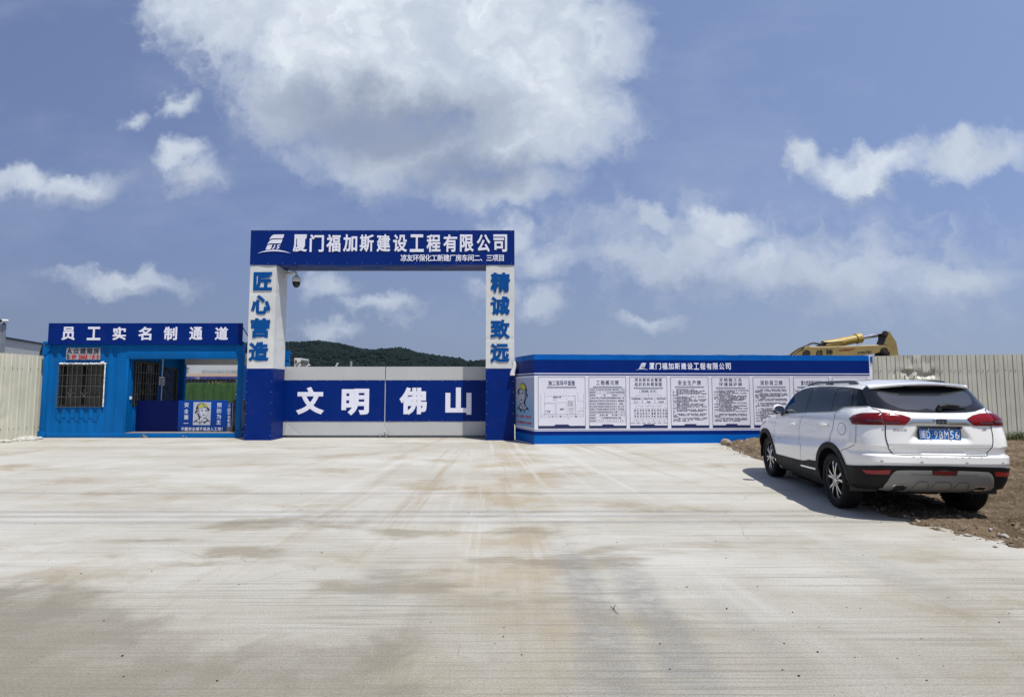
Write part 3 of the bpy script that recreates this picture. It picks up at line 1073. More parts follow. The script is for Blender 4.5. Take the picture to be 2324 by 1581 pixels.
# ================================================================ GUARD CABIN (blue container)
z1 = zoomer(0, 1240, 2.2695)
YC = 18.1
CDEP = 3.0
CPn = Plane((0, YC, 0), (1, 0, 0))
xc0 = at(87, 993, YC).x
xc1 = at(548, 900, YC).x
zc1 = CPn.px(z1(1200, 310))[1]
zs1 = CPn.px(z1(1200, 118))[1]
zr = CPn.px(z1(1200, 338))[1]
zlin = CPn.px(z1(1700, 443))[1]
xo0 = CPn.px(z1(1140, 700))[0]
xo1 = CPn.px(z1(2180, 700))[0]
zfl = 0.165
cabin = thing("guard_cabin", "blue corrugated container cabin with a walk-through passage and a sign board on its roof", "cabin", ((xc0 + xc1) / 2, YC, 0))
yb = YC + CDEP
# frame
fr = MB()
pw = .17
for x in (xc0, xc1 - pw):
    for y in (YC, yb - pw):
        fr.bbox(x, x + pw, y, y + pw, 0.0, zc1 + .06, .012)
for y in (YC + .01, yb - pw + .01):
    fr.bbox(xc0 + pw, xc1 - pw, y, y + pw - .02, zr - .0, zc1 - .002, .01)
    fr.bbox(xc0 + pw, xc1 - pw, y, y + pw - .02, 0.0, zfl - .012, .01)
for x in (xc0 + .01, xc1 - pw + .01):
    fr.bbox(x, x + pw - .02, YC + pw, yb - pw, zr, zc1 - .002, .01)
    fr.bbox(x, x + pw - .02, YC + pw, yb - pw, 0.0, zfl - .012, .01)
# corner castings with gussets
for x, sgn in ((xc0 - .025, 1), (xc1 + .025, -1)):
    w = .26 * sgn
    fr.prism([(x, YC - .022, zc1 + .09), (x + w, YC - .022, zc1 + .09), (x + w, YC - .022, zc1 - .17), (x + w * .45, YC - .022, zc1 - .34), (x, YC - .022, zc1 - .38)], (0, .05, 0))
    fr.prism([(x, YC - .022, 0.0), (x + w * .9, YC - .022, 0.0), (x + w * .9, YC - .022, .14), (x + w * .55, YC - .022, .22), (x, YC - .022, .22)], (0, .05, 0))
frame = fr.build("frame", CBLUE, cabin, smooth=40)
hl = MB()
for x in (xc0 + .09, xc1 - .09):
    hl.lathe([(0, .035), (.004, .035), (.004, 0)], (x, YC - .026, zc1 - .02), (0, -1, 0), 14)
hl.build("casting_hole", DARKM, frame)


# corrugated front wall, left of the passage
def corr(t, pitch, deep):
    k = (t % pitch) / pitch
    if k < .30: return 0.0
    if k < .42: return deep * (k - .30) / .12
    if k < .80: return deep
    if k < .92: return deep * (1 - (k - .80) / .12)
    return 0.0


wl = MB()
xw0, xw1 = xc0 + pw - .01, xo0
n = 300
xs = [xw0 + (xw1 - xw0) * i / n for i in range(n + 1)]
zA, zB = zfl - .02, zr + .01
win = [CPn.px(z1(545, 495)), CPn.px(z1(925, 870))]
wx0, wx1, wz0, wz1 = win[0][0] - .0, win[1][0], win[1][1], win[0][1]


def wall_y(x):
    s = x - xw0
    if x > CPn.px(z1(1075, 600))[0]:
        return YC + .02
    return YC + .03 + corr(s, .285, .040)


zlev = [zA, wz0, wz1, zB]
base = len(wl.v)
for x in xs:
    y = wall_y(x)
    for z in zlev:
        wl.v.append((x, y, z))
for i in range(n):
    for j in range(3):
        if j == 1 and wx0 < (xs[i] + xs[i + 1]) / 2 < wx1:
            continue
        a = i * 4 + j
        wl.f.append([a, a + 4, a + 5, a + 1]); wl.mi.append(0)
wall = wl.build("front_wall", CBLUE, cabin, smooth=25)
# lintel over the passage and edge post
m = MB()
m.bbox(xo0 - .02, xo1 + .01, YC + .006, YC + .06, zlin, zr + .005, .006)
m.bbox(xo0 - .03, xo0 + .05, YC + .004, YC + .055, zfl, zlin + .01, .006)
m.build("lintel", CBLUE, cabin, smooth=40)
# side, back walls, roof, floor
m = MB()
m.box(xc0 + .03, xc0 + .06, YC + .1, yb - .1, zfl, zr)
m.box(xc0 + .1, xo0 + .02, yb - .07, yb - .04, zfl, zr)
m.build("rear_wall", CBLUE, cabin)
CEIL = mat("pale ceiling", (.62, .63, .62), .6, var=.08)
m = MB()
m.box(xc0 + .05, xc1 - .05, YC + .03, yb - .03, zc1 - .05, zc1 - .006)
m.box(xo0 + .06, xo1 + .03, YC + .08, yb - .16, zlin + .16, zlin + .2, 1)
m.build("roof", [CBLUE, CEIL], cabin)
m = MB()
m.box(xc0 + .05, xc1 - .05, YC + .05, yb - .03, .10, zfl - .016)
FLOORM = mat("worn plank floor", (.25, .20, .17), .8, var=.3, vscale=5, dirt=.6, dirtcol=(.33, .30, .27))
m.bbox(xo0, xo1 + .02, YC + .015, yb - .02, zfl - .015, zfl, .004)
m.build("floor", FLOORM, cabin)
# chipped paint on the sill
m = MB()
for (a, b, r) in ((1300, 1140, .07), (1325, 1150, .05), (1690, 1150, .03), (1285, 1145, .04), (1660, 1142, .035), (2060, 1180, .05)):
    s, t = CPn.px(z1(a, b))
    pts = []
    for k in range(12):
        an = 2 * pi * k / 12
        rad = r * (.6 + .6 * abs(noise.noise(Vector((a * .1, k * .9, 0)))))
        pts.append((s + rad * 1.4 * cos(an), YC + .0085, max(.01, t + rad * .8 * sin(an))))
    m.poly(pts)
m.build("paint_chip", mat("bare primer", (.26, .23, .22), .8, var=.3, vscale=9), frame)

# partition with window and door, running back from the passage's left edge
XP = xo0 + .03
m = MB()
npp = 120
pw0, pw1, pzw0, pzw1 = 18.40, 19.62, 1.05, 2.50
pd0, pd1, pzd1 = 20.05, 20.78, 2.35
ys = sorted(set([YC + .06 + (yb - .1 - YC - .06) * i / npp for i in range(npp + 1)] + [pw0, pw1, pd0, pd1]))
zl_ = [zfl, pzw0, pzd1, pzw1, zlin + .17]
for y in ys:
    dxx = corr(y - YC, .285, .03) if y < pw0 - .02 else (corr(y - YC, .285, .03) if pw1 + .05 < y < pd0 - .05 else 0.0)
    for z in zl_:
        m.v.append((XP + dxx * .0, y, z))
L5 = len(zl_)
for i in range(len(ys) - 1):
    yc_ = (ys[i] + ys[i + 1]) / 2
    for j in range(L5 - 1):
        zc_ = (zl_[j] + zl_[j + 1]) / 2
        if pw0 < yc_ < pw1 and pzw0 < zc_ < pzw1: continue
        if pd0 < yc_ < pd1 and zc_ < pzd1: continue
        a = i * L5 + j
        m.f.append([a, a + L5, a + L5 + 1, a + 1]); m.mi.append(0)
for y in (18.22, 18.34, 19.72, 19.84, 19.96):
    m.bbox(XP - .005, XP + .022, y, y + .05, zfl + .02, zlin + .1, .006)
# lower ribs under the window
for k in range(6):
    y = 18.46 + k * .2
    m.bbox(XP - .005, XP + .022, y, y + .07, zfl + .02, pzw0 - .06, .006)
part = m.build("partition", CBLUE, cabin, smooth=30)
GLASSD = mat("dark window pane", (.012, .014, .015), .06, var=0.0)
m = MB(); m.box(XP - .06, XP - .05, pw0, pw1, pzw0, pzw1)
w2 = m.build("window", GLASSD, cabin)


def grille(mb, O, U, wdt, h, nout, depth, n=9, deco=True):
    """burglar bars standing proud of a window: uprights, cross bars and two flourishes"""
    O, U, N = Vector(O), Vector(U), Vector(nout)
    P = lambda s, t, d: O + U * s + Vector((0, 0, t)) + N * d
    for i in range(n + 1):
        s = wdt * i / n
        mb.tube([P(s, 0, depth), P(s, h, depth)], .0075, 6)
    for f in (0.02, .25, .5, .75, .985):
        mb.tube([P(0, h * f, depth), P(wdt, h * f, depth)], .009, 6)
        for s in (0, wdt):
            mb.tube([P(s, h * f, 0), P(s, h * f, depth)], .009, 6)
    if deco:
        for c in (.32, .64):
            for sg in (-1, 1):
                pts = [P(wdt * (c + sg * (.012 + .085 * (1 - cos(k / 8 * pi / 2)))), h * (.25 + .10 * sin(k / 8 * pi / 2)), depth + .008) for k in range(9)]
                mb.tube(pts, .009, 6)
            mb.tube([P(wdt * c, h * .25, depth + .008), P(wdt * c, h * .40, depth + .008)], .007, 6)
            mb.lathe([(-.02, 0), (-.012, .013), (0, .018), (.012, .013), (.02, 0)], P(wdt * c, h * .41, depth + .008), (0, 0, 1), 8)
    return mb


GRILLE = mat("grey grille bars", (.13, .13, .12), .4, .6, var=.3, vscale=15)
grille(MB(), (XP, pw0 + .02, pzw0), (0, 1, 0), pw1 - pw0 - .04, pzw1 - pzw0, (1, 0, 0), .07, 9).build("grille", GRILLE, w2, smooth=50)
m = MB()
for (a, b, c, d) in ((pw0 - .03, pw1 + .03, pzw0 - .03, pzw0), (pw0 - .03, pw1 + .03, pzw1, pzw1 + .03), (pw0 - .03, pw0, pzw0, pzw1), (pw1, pw1 + .03, pzw0, pzw1), ((pw0 + pw1) / 2 - .02, (pw0 + pw1) / 2 + .02, pzw0, pzw1)):
    m.box(XP - .055, XP + .03 if b - a > .1 or True else XP, a, b, c, d)
m.build("window_frame", DARKM, w2)
# door
m = MB()
m.bbox(XP - .05, XP - .01, pd0 + .05, pd1 - .05, zfl + .01, pzd1 - .05, .006)
DOORM = mat("dark film-covered door", (.035, .037, .042), .3, var=.35, vscale=7, dirt=.2, dirtcol=(.10, .10, .11), dscale=3)
door = m.build("door", DOORM, cabin)
m = MB()
for (a, b, c, d) in ((pd0 - .02, pd0 + .05, zfl, pzd1), (pd1 - .05, pd1 + .02, zfl, pzd1), (pd0 - .02, pd1 + .02, pzd1 - .05, pzd1 + .02)):
    m.box(XP - .055, XP + .035, a, b, c, d)
m.build("door_frame", mat("dark brown frame", (.06, .04, .03), .5, var=.2), door)
MB().tube([(XP + .0, pd1 - .14, 1.15), (XP + .05, pd1 - .14, 1.15), (XP + .05, pd1 - .24, 1.15)], .012, 8).build("handle", STEEL, door, smooth=50)
# conduit with junction box and notice
m = MB()
m.tube([(XP + .035, 19.86, .95), (XP + .035, 19.86, zlin + .15)], .022, 8)
m.bbox(XP + .01, XP + .06, 19.81, 19.91, .86, .97, .008)
m.build("conduit", WHITEP, part, smooth=50)
m = MB()
m.bbox(XP + .058, XP + .064, 19.66, 19.97, 1.72, 2.02, .002)
ns = m.build("notice_card", mat("paper card", (.62, .63, .66), .6, var=.06), cabin)
m = MB()
cpn = Plane((XP + .067, 19.66, 1.72), (0, 1, 0))
for k in range(4):
    m.poly([(XP + .0665, 19.69, 1.96 - k * .065), (XP + .0665, 19.94 - .05 * (k % 2), 1.96 - k * .065), (XP + .0665, 19.94 - .05 * (k % 2), 1.93 - k * .065), (XP + .0665, 19.69, 1.93 - k * .065)])
m.build("printed_lines", INK, ns)
m = MB()
m.bbox(XP + .022, XP + .05, 18.23, 18.32, 1.24, 1.34, .006)
m.build("switch", WHITEP, part)
# far edge frame of the passage and its gutter
m = MB()
m.bbox(xo0 + .02, xo0 + .22, yb - .16, yb - .02, zfl, zlin + .17, .01)
m.build("rear_post", CBLUE, cabin, smooth=40)
m = MB()
m.bbox(xo0 + .2, xc1 - pw, yb - .15, yb - .03, at(*z1(1900, 497), yb - .15).z, zlin + .21, .008)
m.build("rear_header", CEIL, cabin, smooth=40)

# front window
m = MB(); m.box(wx0, wx1, YC + .12, YC + .13, wz0, wz1)
fw = m.build("window", GLASSD, cabin)
m = MB()
fwid = .045
for (a, b, c, d) in ((wx0 - .01, wx1 + .01, wz0 - .01, wz0 + fwid), (wx0 - .01, wx1 + .01, wz1 - fwid, wz1 + .01), (wx0 - .01, wx0 + fwid, wz0 + fwid, wz1 - fwid), (wx1 - fwid, wx1 + .01, wz0 + fwid, wz1 - fwid), ((wx0 + wx1) / 2 - .025, (wx0 + wx1) / 2 + .025, wz0 + fwid, wz1 - fwid)):
    m.box(a, b, YC + .0, YC + .118, c, d)
m.build("window_frame", DARKM, fw)
grille(MB(), (wx0 + .04, YC + .0, wz0 - .05), (1, 0, 0), wx1 - wx0 - .06, wz1 - wz0 + .05, (0, -1, 0), .10, 9).build("grille", GRILLE, fw, smooth=50)
# expanded foam sealing the top and right edge
m = MB()
rr = random.Random(5)
for k in range(46):
    x = wx0 + (wx1 - wx0 + .05) * k / 45
    rock(m, (x, YC + .005, wz1 + .03 + .012 * rr.random()), .022 + .016 * rr.random(), k * .7, .8, 0, 1)
for k in range(5):
    rock(m, (wx1 - .10 + .02 * k, YC + .0, wz1 + .06 + .03 * rr.random()), .03, 60 + k, 1.1, 0, 1)
for k in range(40):
    z = wz0 + (wz1 - wz0) * k / 39
    rock(m, (wx1 + .028, YC + .01, z), .020 + .006 * rr.random(), 100 + k, 1.6, 0, 1)
m.build("sealing_foam", mat("white sealing foam", (.78, .78, .76), .9, var=.08, vscale=20), fw, smooth=60)

# lettered plate above the window
pp = Plane((0, YC - .012, 0), (1, 0, 0))
a0, b1 = pp.px(z1(603, 342)); a1, b0 = pp.px(z1(902, 449))
m = MB(); m.box(a0, a1, YC - .004, YC + .03, b0, b1)
plate = m.build("name_plate", mat("brushed plate", (.40, .40, .41), .4, .3, var=.1), cabin)
m = MB()
s0, t1 = pp.px(z1(668, 348)); s1, t0 = pp.px(z1(898, 396))
put_line(m, pp, "众建箱房", s0, s1, t0, t1, 0, .022, 2, gap=.2)
for ch, ya_ in (("租", 402), ("售", 424)):
    s0, t1 = pp.px(z1(605, ya_)); s1, t0 = pp.px(z1(628, ya_ + 20))
    put_glyph(m, pp, ch, s0, s1, t0, t1, 0, .022, 2)
tri = [(608, 392), (630, 346), (655, 392), (646, 392), (630, 362), (618, 392)]
m.poly([pp.p(*pp.px(z1(*p))) for p in tri])
k = [pp.px(z1(632 + 9 * cos(i * pi / 6), 376 + 8 * sin(i * pi / 6))) for i in range(13)]
stroke_on(m, pp, k, .02, 0.0)
m.build("lettering", INK, plate)
m = MB()
s0, t1 = pp.px(z1(632, 404)); s1, t0 = pp.px(z1(895, 444))
nums = "189 2865 1510"
pitch = (s1 - s0) / len(nums)
for i, ch in enumerate(nums):
    if ch != ' ':
        put_glyph(m, pp, ch, s0 + i * pitch, s0 + (i + .97) * pitch, t0, t1, 0, .05, 2, fit=(ch != '1') or True)
m.build("phone_number", RED, plate)

# sign board standing on the cabin roof
sg = thing("roof_sign", "long navy sign board lettered 员工实名制通道 on the roof of the blue cabin", "sign", ((xc0 + xc1) / 2, YC - .03, zc1))
SP = Plane((0, YC - .07, 0), (1, 0, 0))
sa, st1 = SP.px(z1(444, 118)); sb, st0 = SP.px(z1(2196, 312))
m = MB()
m.grid(lambda u, v: (sa + (sb - sa) * u, YC - .07 + .004 * fbm(u * 8, v, 2), st0 + (st1 - st0) * v), 40, 4)
m.box(sa, sb, YC - .06, YC - .03, st0, st1)
pnl = m.build("panel", NAVY, sg, smooth=30)
m = MB()
for i, ch in enumerate("员工实名制通道"):
    cx_ = 622 + i * (2012 - 622) / 6
    s0, t1 = SP.px(z1(cx_ - 58, 152)); s1, t0 = SP.px(z1(cx_ + 58, 273))
    put_glyph(m, SP, ch, s0, s1, t0, t1, .012, .030, 3)
m.build("lettering", LETTER, pnl)
m = MB()
for x in (sa + .1, (sa + sb) / 2, sb - .08):
    m.bar((x, YC + .0, zc1 + .02), (x, YC + .0, st1 - .02), .04, .04)
    m.bar((x, YC + .02, st1 - .06), (x, YC + 1.0, zc1 + .02), .035, .035)
m.build("brace", STEEL, sg)

# ---- things inside the passage
YS_ = YC + .42
TP = Plane((0, YS_, 0), (1, 0, 0))
bs = thing("barrier_sign", "blue safety sign board with a helmeted worker portrait inside the cabin passage", "sign", ((TP.px(z1(1840, 1110))[0]), YS_, zfl))
a0, b1 = TP.px(z1(1622, 818)); a1, b0 = TP.px(z1(2050, 1113)); b0 = zfl + .02
m = MB(); m.bbox(a0, a1, YS_, YS_ + .03, b0, b1, .004)
for x in (a0 + .1, a1 - .1):
    m.box(x - .02, x + .02, YS_ + .03, YS_ + .07, zfl, b1 - .1)
SIGNB = mat("royal blue print", (0.002, 0.042, 0.26), .4, var=.06, spec=.15)
brd = m.build("board", SIGNB, bs, smooth=40)
TQ = Plane((0, YS_ - .004, 0), (1, 0, 0))
zq = zoomer(700, 1580, 8.785)
m = MB()
for ch, x0_, y0_, x1_, y1_ in (("安", 335, 255, 485, 420), ("全", 325, 475, 470, 640), ("第", 315, 690, 468, 860), ("一", 308, 910, 460, 1070),
                               ("预", 1478, 270, 1640, 435), ("防", 1478, 465, 1632, 632), ("为", 1470, 665, 1615, 830), ("主", 1455, 860, 1610, 1020)):
    s0, t1 = TQ.px(zq(x0_, y0_)); s1, t0 = TQ.px(zq(x1_, y1_))
    put_glyph(m, TQ, ch, s0, s1, t0, t1, .001, .012, 2, fit=ch != "一")
s0, t1 = TQ.px(zq(215, 1125)); s1, t0 = TQ.px(zq(1740, 1255))
put_line(m, TQ, "不戴安全帽不准进入工地！", s0, s1, t0, t1, .001, .010, 2, gap=.14)
m.build("lettering", mat("sign letter", (.62, .66, .74), .5, var=.03), brd)


def portrait(pl, conv, n, mirror=False):
    """flat printed portrait of a worker in a safety helmet: skin, helmet, black drawing"""
    P = lambda p: pl.p(*pl.px(conv(*p)), n)
    sk, hm, bk = MB(), MB(), MB()

    def poly(mb, pts, d):
        mb.poly([pl.p(*pl.px(conv(*p)), n + d) for p in pts])
    poly(bk, [(770, 525), (740, 540), (700, 575), (697, 610), (730, 640), (770, 650), (800, 700), (835, 790), (860, 860), (885, 790), (930, 790),
              (870, 640), (1150, 560), (1200, 545), (1222, 500), (1195, 455), (1150, 430), (1130, 370), (1080, 310), (1010, 278), (950, 270), (860, 295), (790, 350), (750, 420), (738, 500)], .0)
    poly(sk, [(862, 490), (1000, 445), (1110, 452), (1150, 520), (1162, 600), (1135, 690), (1080, 760), (1010, 790), (950, 760), (900, 700), (868, 620), (850, 560)], .002)
    poly(hm, [(825, 370), (870, 330), (950, 285), (1010, 290), (1070, 320), (1120, 370), (1145, 420), (1040, 408), (930, 425), (835, 460), (820, 420)], .002)
    poly(sk, [(775, 520), (860, 460), (960, 425), (1040, 420), (1050, 432), (960, 440), (870, 480), (790, 528)], .003)
    poly(sk, [(805, 540), (825, 535), (850, 640), (930, 760), (905, 765), (830, 650)], .003)
    poly(sk, [(760, 590), (790, 585), (800, 620), (785, 650), (765, 625)], .002)
    poly(sk, [(885, 800), (950, 790), (1040, 795), (970, 890), (900, 940), (885, 870)], .001)
    # collar and shoulders
    poly(bk, [(630, 965), (700, 890), (770, 860), (835, 800), (870, 830), (885, 950), (1040, 790), (1090, 790), (1150, 850), (1240, 920), (1245, 940), (1160, 905), (1110, 930), (1090, 980), (1080, 930),
              (1050, 1005), (1010, 960), (950, 935), (890, 970), (860, 1010), (840, 950), (780, 930), (735, 945), (780, 900), (700, 945)], .0015)
    poly(sk, [(770, 890), (835, 830), (865, 900), (870, 950), (810, 915)], .003)
    poly(sk, [(920, 935), (1060, 810), (1090, 815), (1100, 860), (1060, 910), (980, 925)], .003)
    poly(sk, [(1085, 830), (1120, 870), (1085, 905)], .003)

    def st(pts, w):
        ww = abs(pl.px(conv(w, 0))[0] - pl.px(conv(0, 0))[0])
        stroke_on(bk, pl, [pl.px(conv(*p)) for p in pts], ww, n + .004)
    st([(905, 515), (940, 498), (1000, 510)], 12)
    st([(1065, 520), (1105, 505), (1145, 515)], 12)
    st([(905, 535), (950, 525), (995, 545)], 9)
    st([(925, 548), (955, 556), (985, 550)], 16)
    st([(1062, 545), (1100, 530), (1150, 545)], 10)
    st([(1075, 556), (1105, 562), (1135, 555)], 16)
    st([(985, 600), (980, 625), (1005, 638)], 5)
    st([(1060, 600), (1064, 625), (1040, 640), (1015, 634)], 5)
    st([(950, 690), (1000, 680), (1025, 686), (1050, 680), (1080, 692)], 9)
    st([(975, 700), (1015, 712), (1055, 702)], 18)
    st([(865, 640), (910, 730), (960, 775), (1015, 792), (1075, 768), (1135, 695), (1165, 600), (1152, 545)], 8)
    st([(970, 290), (1000, 340), (1030, 400)], 12)
    st([(990, 285), (1030, 340), (1052, 400)], 8)
    st([(900, 860), (930, 830), (940, 880), (920, 920)], 6)
    st([(915, 985), (895, 980), (882, 1000), (895, 1015)], 9)
    return sk, hm, bk


PSKIN = mat("printed pale skin", (.50, .53, .60), .5, var=0)
PYEL = mat("printed yellow", (.42, .42, .10), .5, var=0)
PYEL2 = mat("printed bright yellow", (.62, .55, .06), .5, var=0)
m = MB()
q4 = [TQ.px(zq(*p)) for p in ((655, 238), (1272, 245), (1238, 1050), (625, 1045))]
m.poly([TQ.p(*p, .001) for p in q4])
pic = m.build("portrait", mat("printed grey ground", (.40, .43, .49), .5, var=.03), bs)
sk, hm, bk = portrait(TQ, zq, .003)
sk.build("face", PSKIN, pic); hm.build("helmet", PYEL, pic); bk.build("drawing", INK, pic)

# plain navy board beside it
a2, b3 = TP.px(z1(1347, 818))
nbz = thing("barrier_board", "plain dark navy board standing between the partition and the worker portrait sign", "board", ((XP + .08 + a0) / 2, YS_, zfl))
m = MB()
m.bbox(XP + .075, a0 - .01, YS_ + .005, YS_ + .03, zfl + .01, b1 - .004, .004)
m.build("panel", mat("deep navy board", (.001, .005, .06), .5, var=.1, spec=.1), nbz)
m = MB()
for x in (XP + .2, a0 - .15):
    m.box(x - .02, x + .02, YS_ + .03, YS_ + .07, zfl, b1 - .1)
m.build("stay", STEEL, nbz)

# turnstile with lettered front
YT = YC + .50
UT = Plane((0, YT, 0), (1, 0, 0))
ta, tt = UT.px(z1(2052, 840)); tb, _z = UT.px(z1(2105, 1090))
ts = thing("turnstile", "dark turnstile with a narrow lettered blue front beside the worker portrait sign", "turnstile", ((ta + tb) / 2, YT, zfl))
m = MB()
m.bbox(ta, tb + .02, YT, YT + 1.1, zfl, tt + .04, .02)
m.bbox(ta + .05, tb + .14, YT + .35, YT + 1.15, zfl, tt + .10, .04)
body = m.build("body", mat("dark turnstile steel", (.035, .032, .028), .35, .4, var=.2), ts, smooth=40)
m = MB(); m.bbox(ta, tb + .01, YT - .012, YT - .002, zfl + .17, tt, .002)
tp = m.build("front_panel", SIGNB, ts)
m = MB()
UQ = Plane((0, YT - .016, 0), (1, 0, 0))
frame_on(m, UQ, ta, tb + .01, zfl + .17, tt, 0, .008)
for ch, y_ in (("固", 905), ("实", 935), ("名", 970), ("制", 1003), ("通", 1037), ("道", 1070)):
    s0, t1 = UQ.px(z1(2064, y_ - 15)); s1, t0 = UQ.px(z1(2093, y_ + 14))
    put_glyph(m, UQ, ch, s0, s1, t0, t1, .001, .012, 2)
stroke_on(m, UQ, [UQ.px(z1(*p)) for p in ((2068, 866), (2078, 858), (2086, 852), (2080, 866), (2092, 860), (2086, 870))], .012, .001)
stroke_on(m, UQ, [UQ.px(z1(*p)) for p in ((2065, 874), (2094, 874))], .012, .001)
m.build("lettering", mat("sign letter", (.62, .66, .74)), tp)
m = MB(); m.bbox(ta, tb + .02, YT - .02, YT - .001, zfl + .004, zfl + .16, .004)
m.build("kick_plate", RAIL, ts)
m = MB(); m.bar((tb + .02, YT + .55, .95), (tb + .45, YT + .55, .95), .03, .12)
m.build("arm", STEEL, ts)
# face scanner on a pole beside it
fx, fz = UT.px(z1(2131, 735))
fs = thing("face_scanner", "upright face scanner with a dark screen on a thin pole by the turnstile", "scanner", (fx, YT + .2, tt))
zq_ = zoomer(600, 1380, 3.764)
m = MB()
m.tube([(fx - .02, YT + .25, tt + .09), (fx - .01, YT + .25, fz - .16)], .022, 10)
m.build("pole", STEEL, fs, smooth=50)
m = MB()
pts = [UT.px(zq_(*p)) for p in ((1250, 638), (1310, 640), (1290, 752), (1238, 752))]
m.prism([UT.p(*p, -.22) for p in pts], (0, .05, 0))
scb = m.build("body", WHITEP, fs)
m = MB()
pts = [UT.px(zq_(*p)) for p in ((1254, 642), (1307, 644), (1291, 732), (1243, 732))]
m.poly([UT.p(*p, -.216) for p in pts])
m.build("screen", mat("black screen", (.01, .011, .014), .12, var=0), scb)

# ================================================================ NOTICE HOARDING
z4 = zoomer(2020, 1280, 2.9795)
z5 = zoomer(2700, 1280, 2.905)
KC = gr(1213, 1009)
KE = at(1976, 900, 16.45)
KL = Vector((xr1 + .035, YG + .10, 0))
HU = Vector((KE.x - KC.x, KE.y - KC.y, 0)); HL = HU.length
HP = Plane((KC.x, KC.y, 0), HU)
LU = Vector((KC.x - KL.x, KC.y - KL.y, 0)); LL = LU.length
CPl = Plane((KL.x, KL.y, 0), LU)
hz = lambda y, x=1400: HP.px(z4(x, y))[1]
HTOP = hz(411)
levels = [(-.005, 'w'), (hz(1470), 'b'), (hz(1366), 'n'), (hz(1318), 'w'), (hz(1309), 'n'), (hz(1303), 'w'), (hz(660), 'n'), (hz(642), 'w'), (hz(631), 'n'), (hz(474), 'b'), (HTOP, None)]
hoard = thing("notice_hoarding", "long blue and white printed hoarding of site notices beside the gate arch", "hoarding", (KC.x, KC.y, 0))
midx = {'w': 0, 'b': 1, 'n': 2}
mb = MB()
for pl, L, n_ in ((HP, HL, 120), (CPl, LL, 16)):
    for (a, k), (b, _) in zip(levels, levels[1:]):
        sub = 3 if b - a > .2 else 1
        for r in range(sub):
            t0, t1 = a + (b - a) * r / sub, a + (b - a) * (r + 1) / sub
            for i in range(n_):
                sa_, sb_ = L * i / n_, L * (i + 1) / n_

                def q(s, t, pl=pl):
                    top = t > HTOP - .001
                    return pl.p(s, t + (.010 * fbm(s * 2.1, 1.0, 3.0) + .012 * max(0, fbm(s * .7, 5.0, 3.0)) if top else 0), .012 * fbm(s * 2.5, 4.0, 1.0) if top else 0)
                mb.poly([q(sa_, t0), q(sb_, t0), q(sb_, t1), q(sa_, t1)], midx[k])
# folded top and back
for pl, L, n_ in ((HP, HL, 60), (CPl, LL, 8)):
    for i in range(n_):
        sa_, sb_ = L * i / n_, L * (i + 1) / n_
        mb.poly([pl.p(sa_, HTOP - .006, -.01), pl.p(sb_, HTOP - .006, -.01), pl.p(sb_, HTOP - .01, -.06), pl.p(sa_, HTOP - .01, -.06)], 1)
    mb.poly([pl.p(0, 0, -.06), pl.p(L, 0, -.06), pl.p(L, HTOP - .01, -.06), pl.p(0, HTOP - .01, -.06)], 0)
ban = mb.build("banner", [PRINTW, BLUEP, NAVYP], hoard, fix=False)
# white wrapped end
m = MB()
m.grid(lambda u, v: HP.p(HL + .10 * u + .02 * sin(v * 9) * u, HTOP * v, .012 * fbm(u * 3, v * 7, 2.0) - .04 * u * u), 6, 40)
m.build("wrapped_end", PRINTW, ban, smooth=60)
m = MB()
m.poly([HP.p(HL + .055 + .03 * sin(i), HTOP - .04 - .0 * i, .012 + i * .0005) for i in range(0)] or [HP.p(HL + .02, HTOP - .03, .014), HP.p(HL + .10, HTOP - .02, .012), HP.p(HL + .10, HTOP - .26, .010), HP.p(HL + .06, HTOP - .22, .014)])
m.build("blue_corner", BLUEP, ban)
# peeled roll of sheet beside the arch
m = MB()
c_ = at(1163, 830, YG - .03)


def peel(u, v):
    a = -1.2 + 4.2 * u
    r = .055 + .03 * v
    zz = c_.z + .12 - .42 * v
    return (xr1 - .03 + r * sin(a) + .03 * sin(v * 5), YG - .035 - r * (1 + cos(a)) * .8, zz + .06 * u * (1 - v))


m.grid(peel, 10, 12)
m.build("peeled_sheet", PWHITE, ban, smooth=70)

lt = MB()
for i, ch in enumerate("厦门福加斯建设工程有限公司"):
    a = 1718 + i * 75.6
    s0, t1 = HP.px(z4(a, 508)); s1, t0 = HP.px(z4(a + 66, 590))
    t1 = hz(508); t0 = hz(588)
    put_glyph(lt, HP, ch, s0, s1, t0, t1, .006, .024, 2)
lt.build("heading", LETTER, ban)
lg = MB()
sx = (1712 - 1560) / 1430.0


def zlogo(x, y):
    return z4(1560 + (x - 100) * sx, 510 + (y - 188) * (85.0 / 800))


emblem(lg, HP, zlogo, .006)
lg.build("emblem", LETTER, ban)

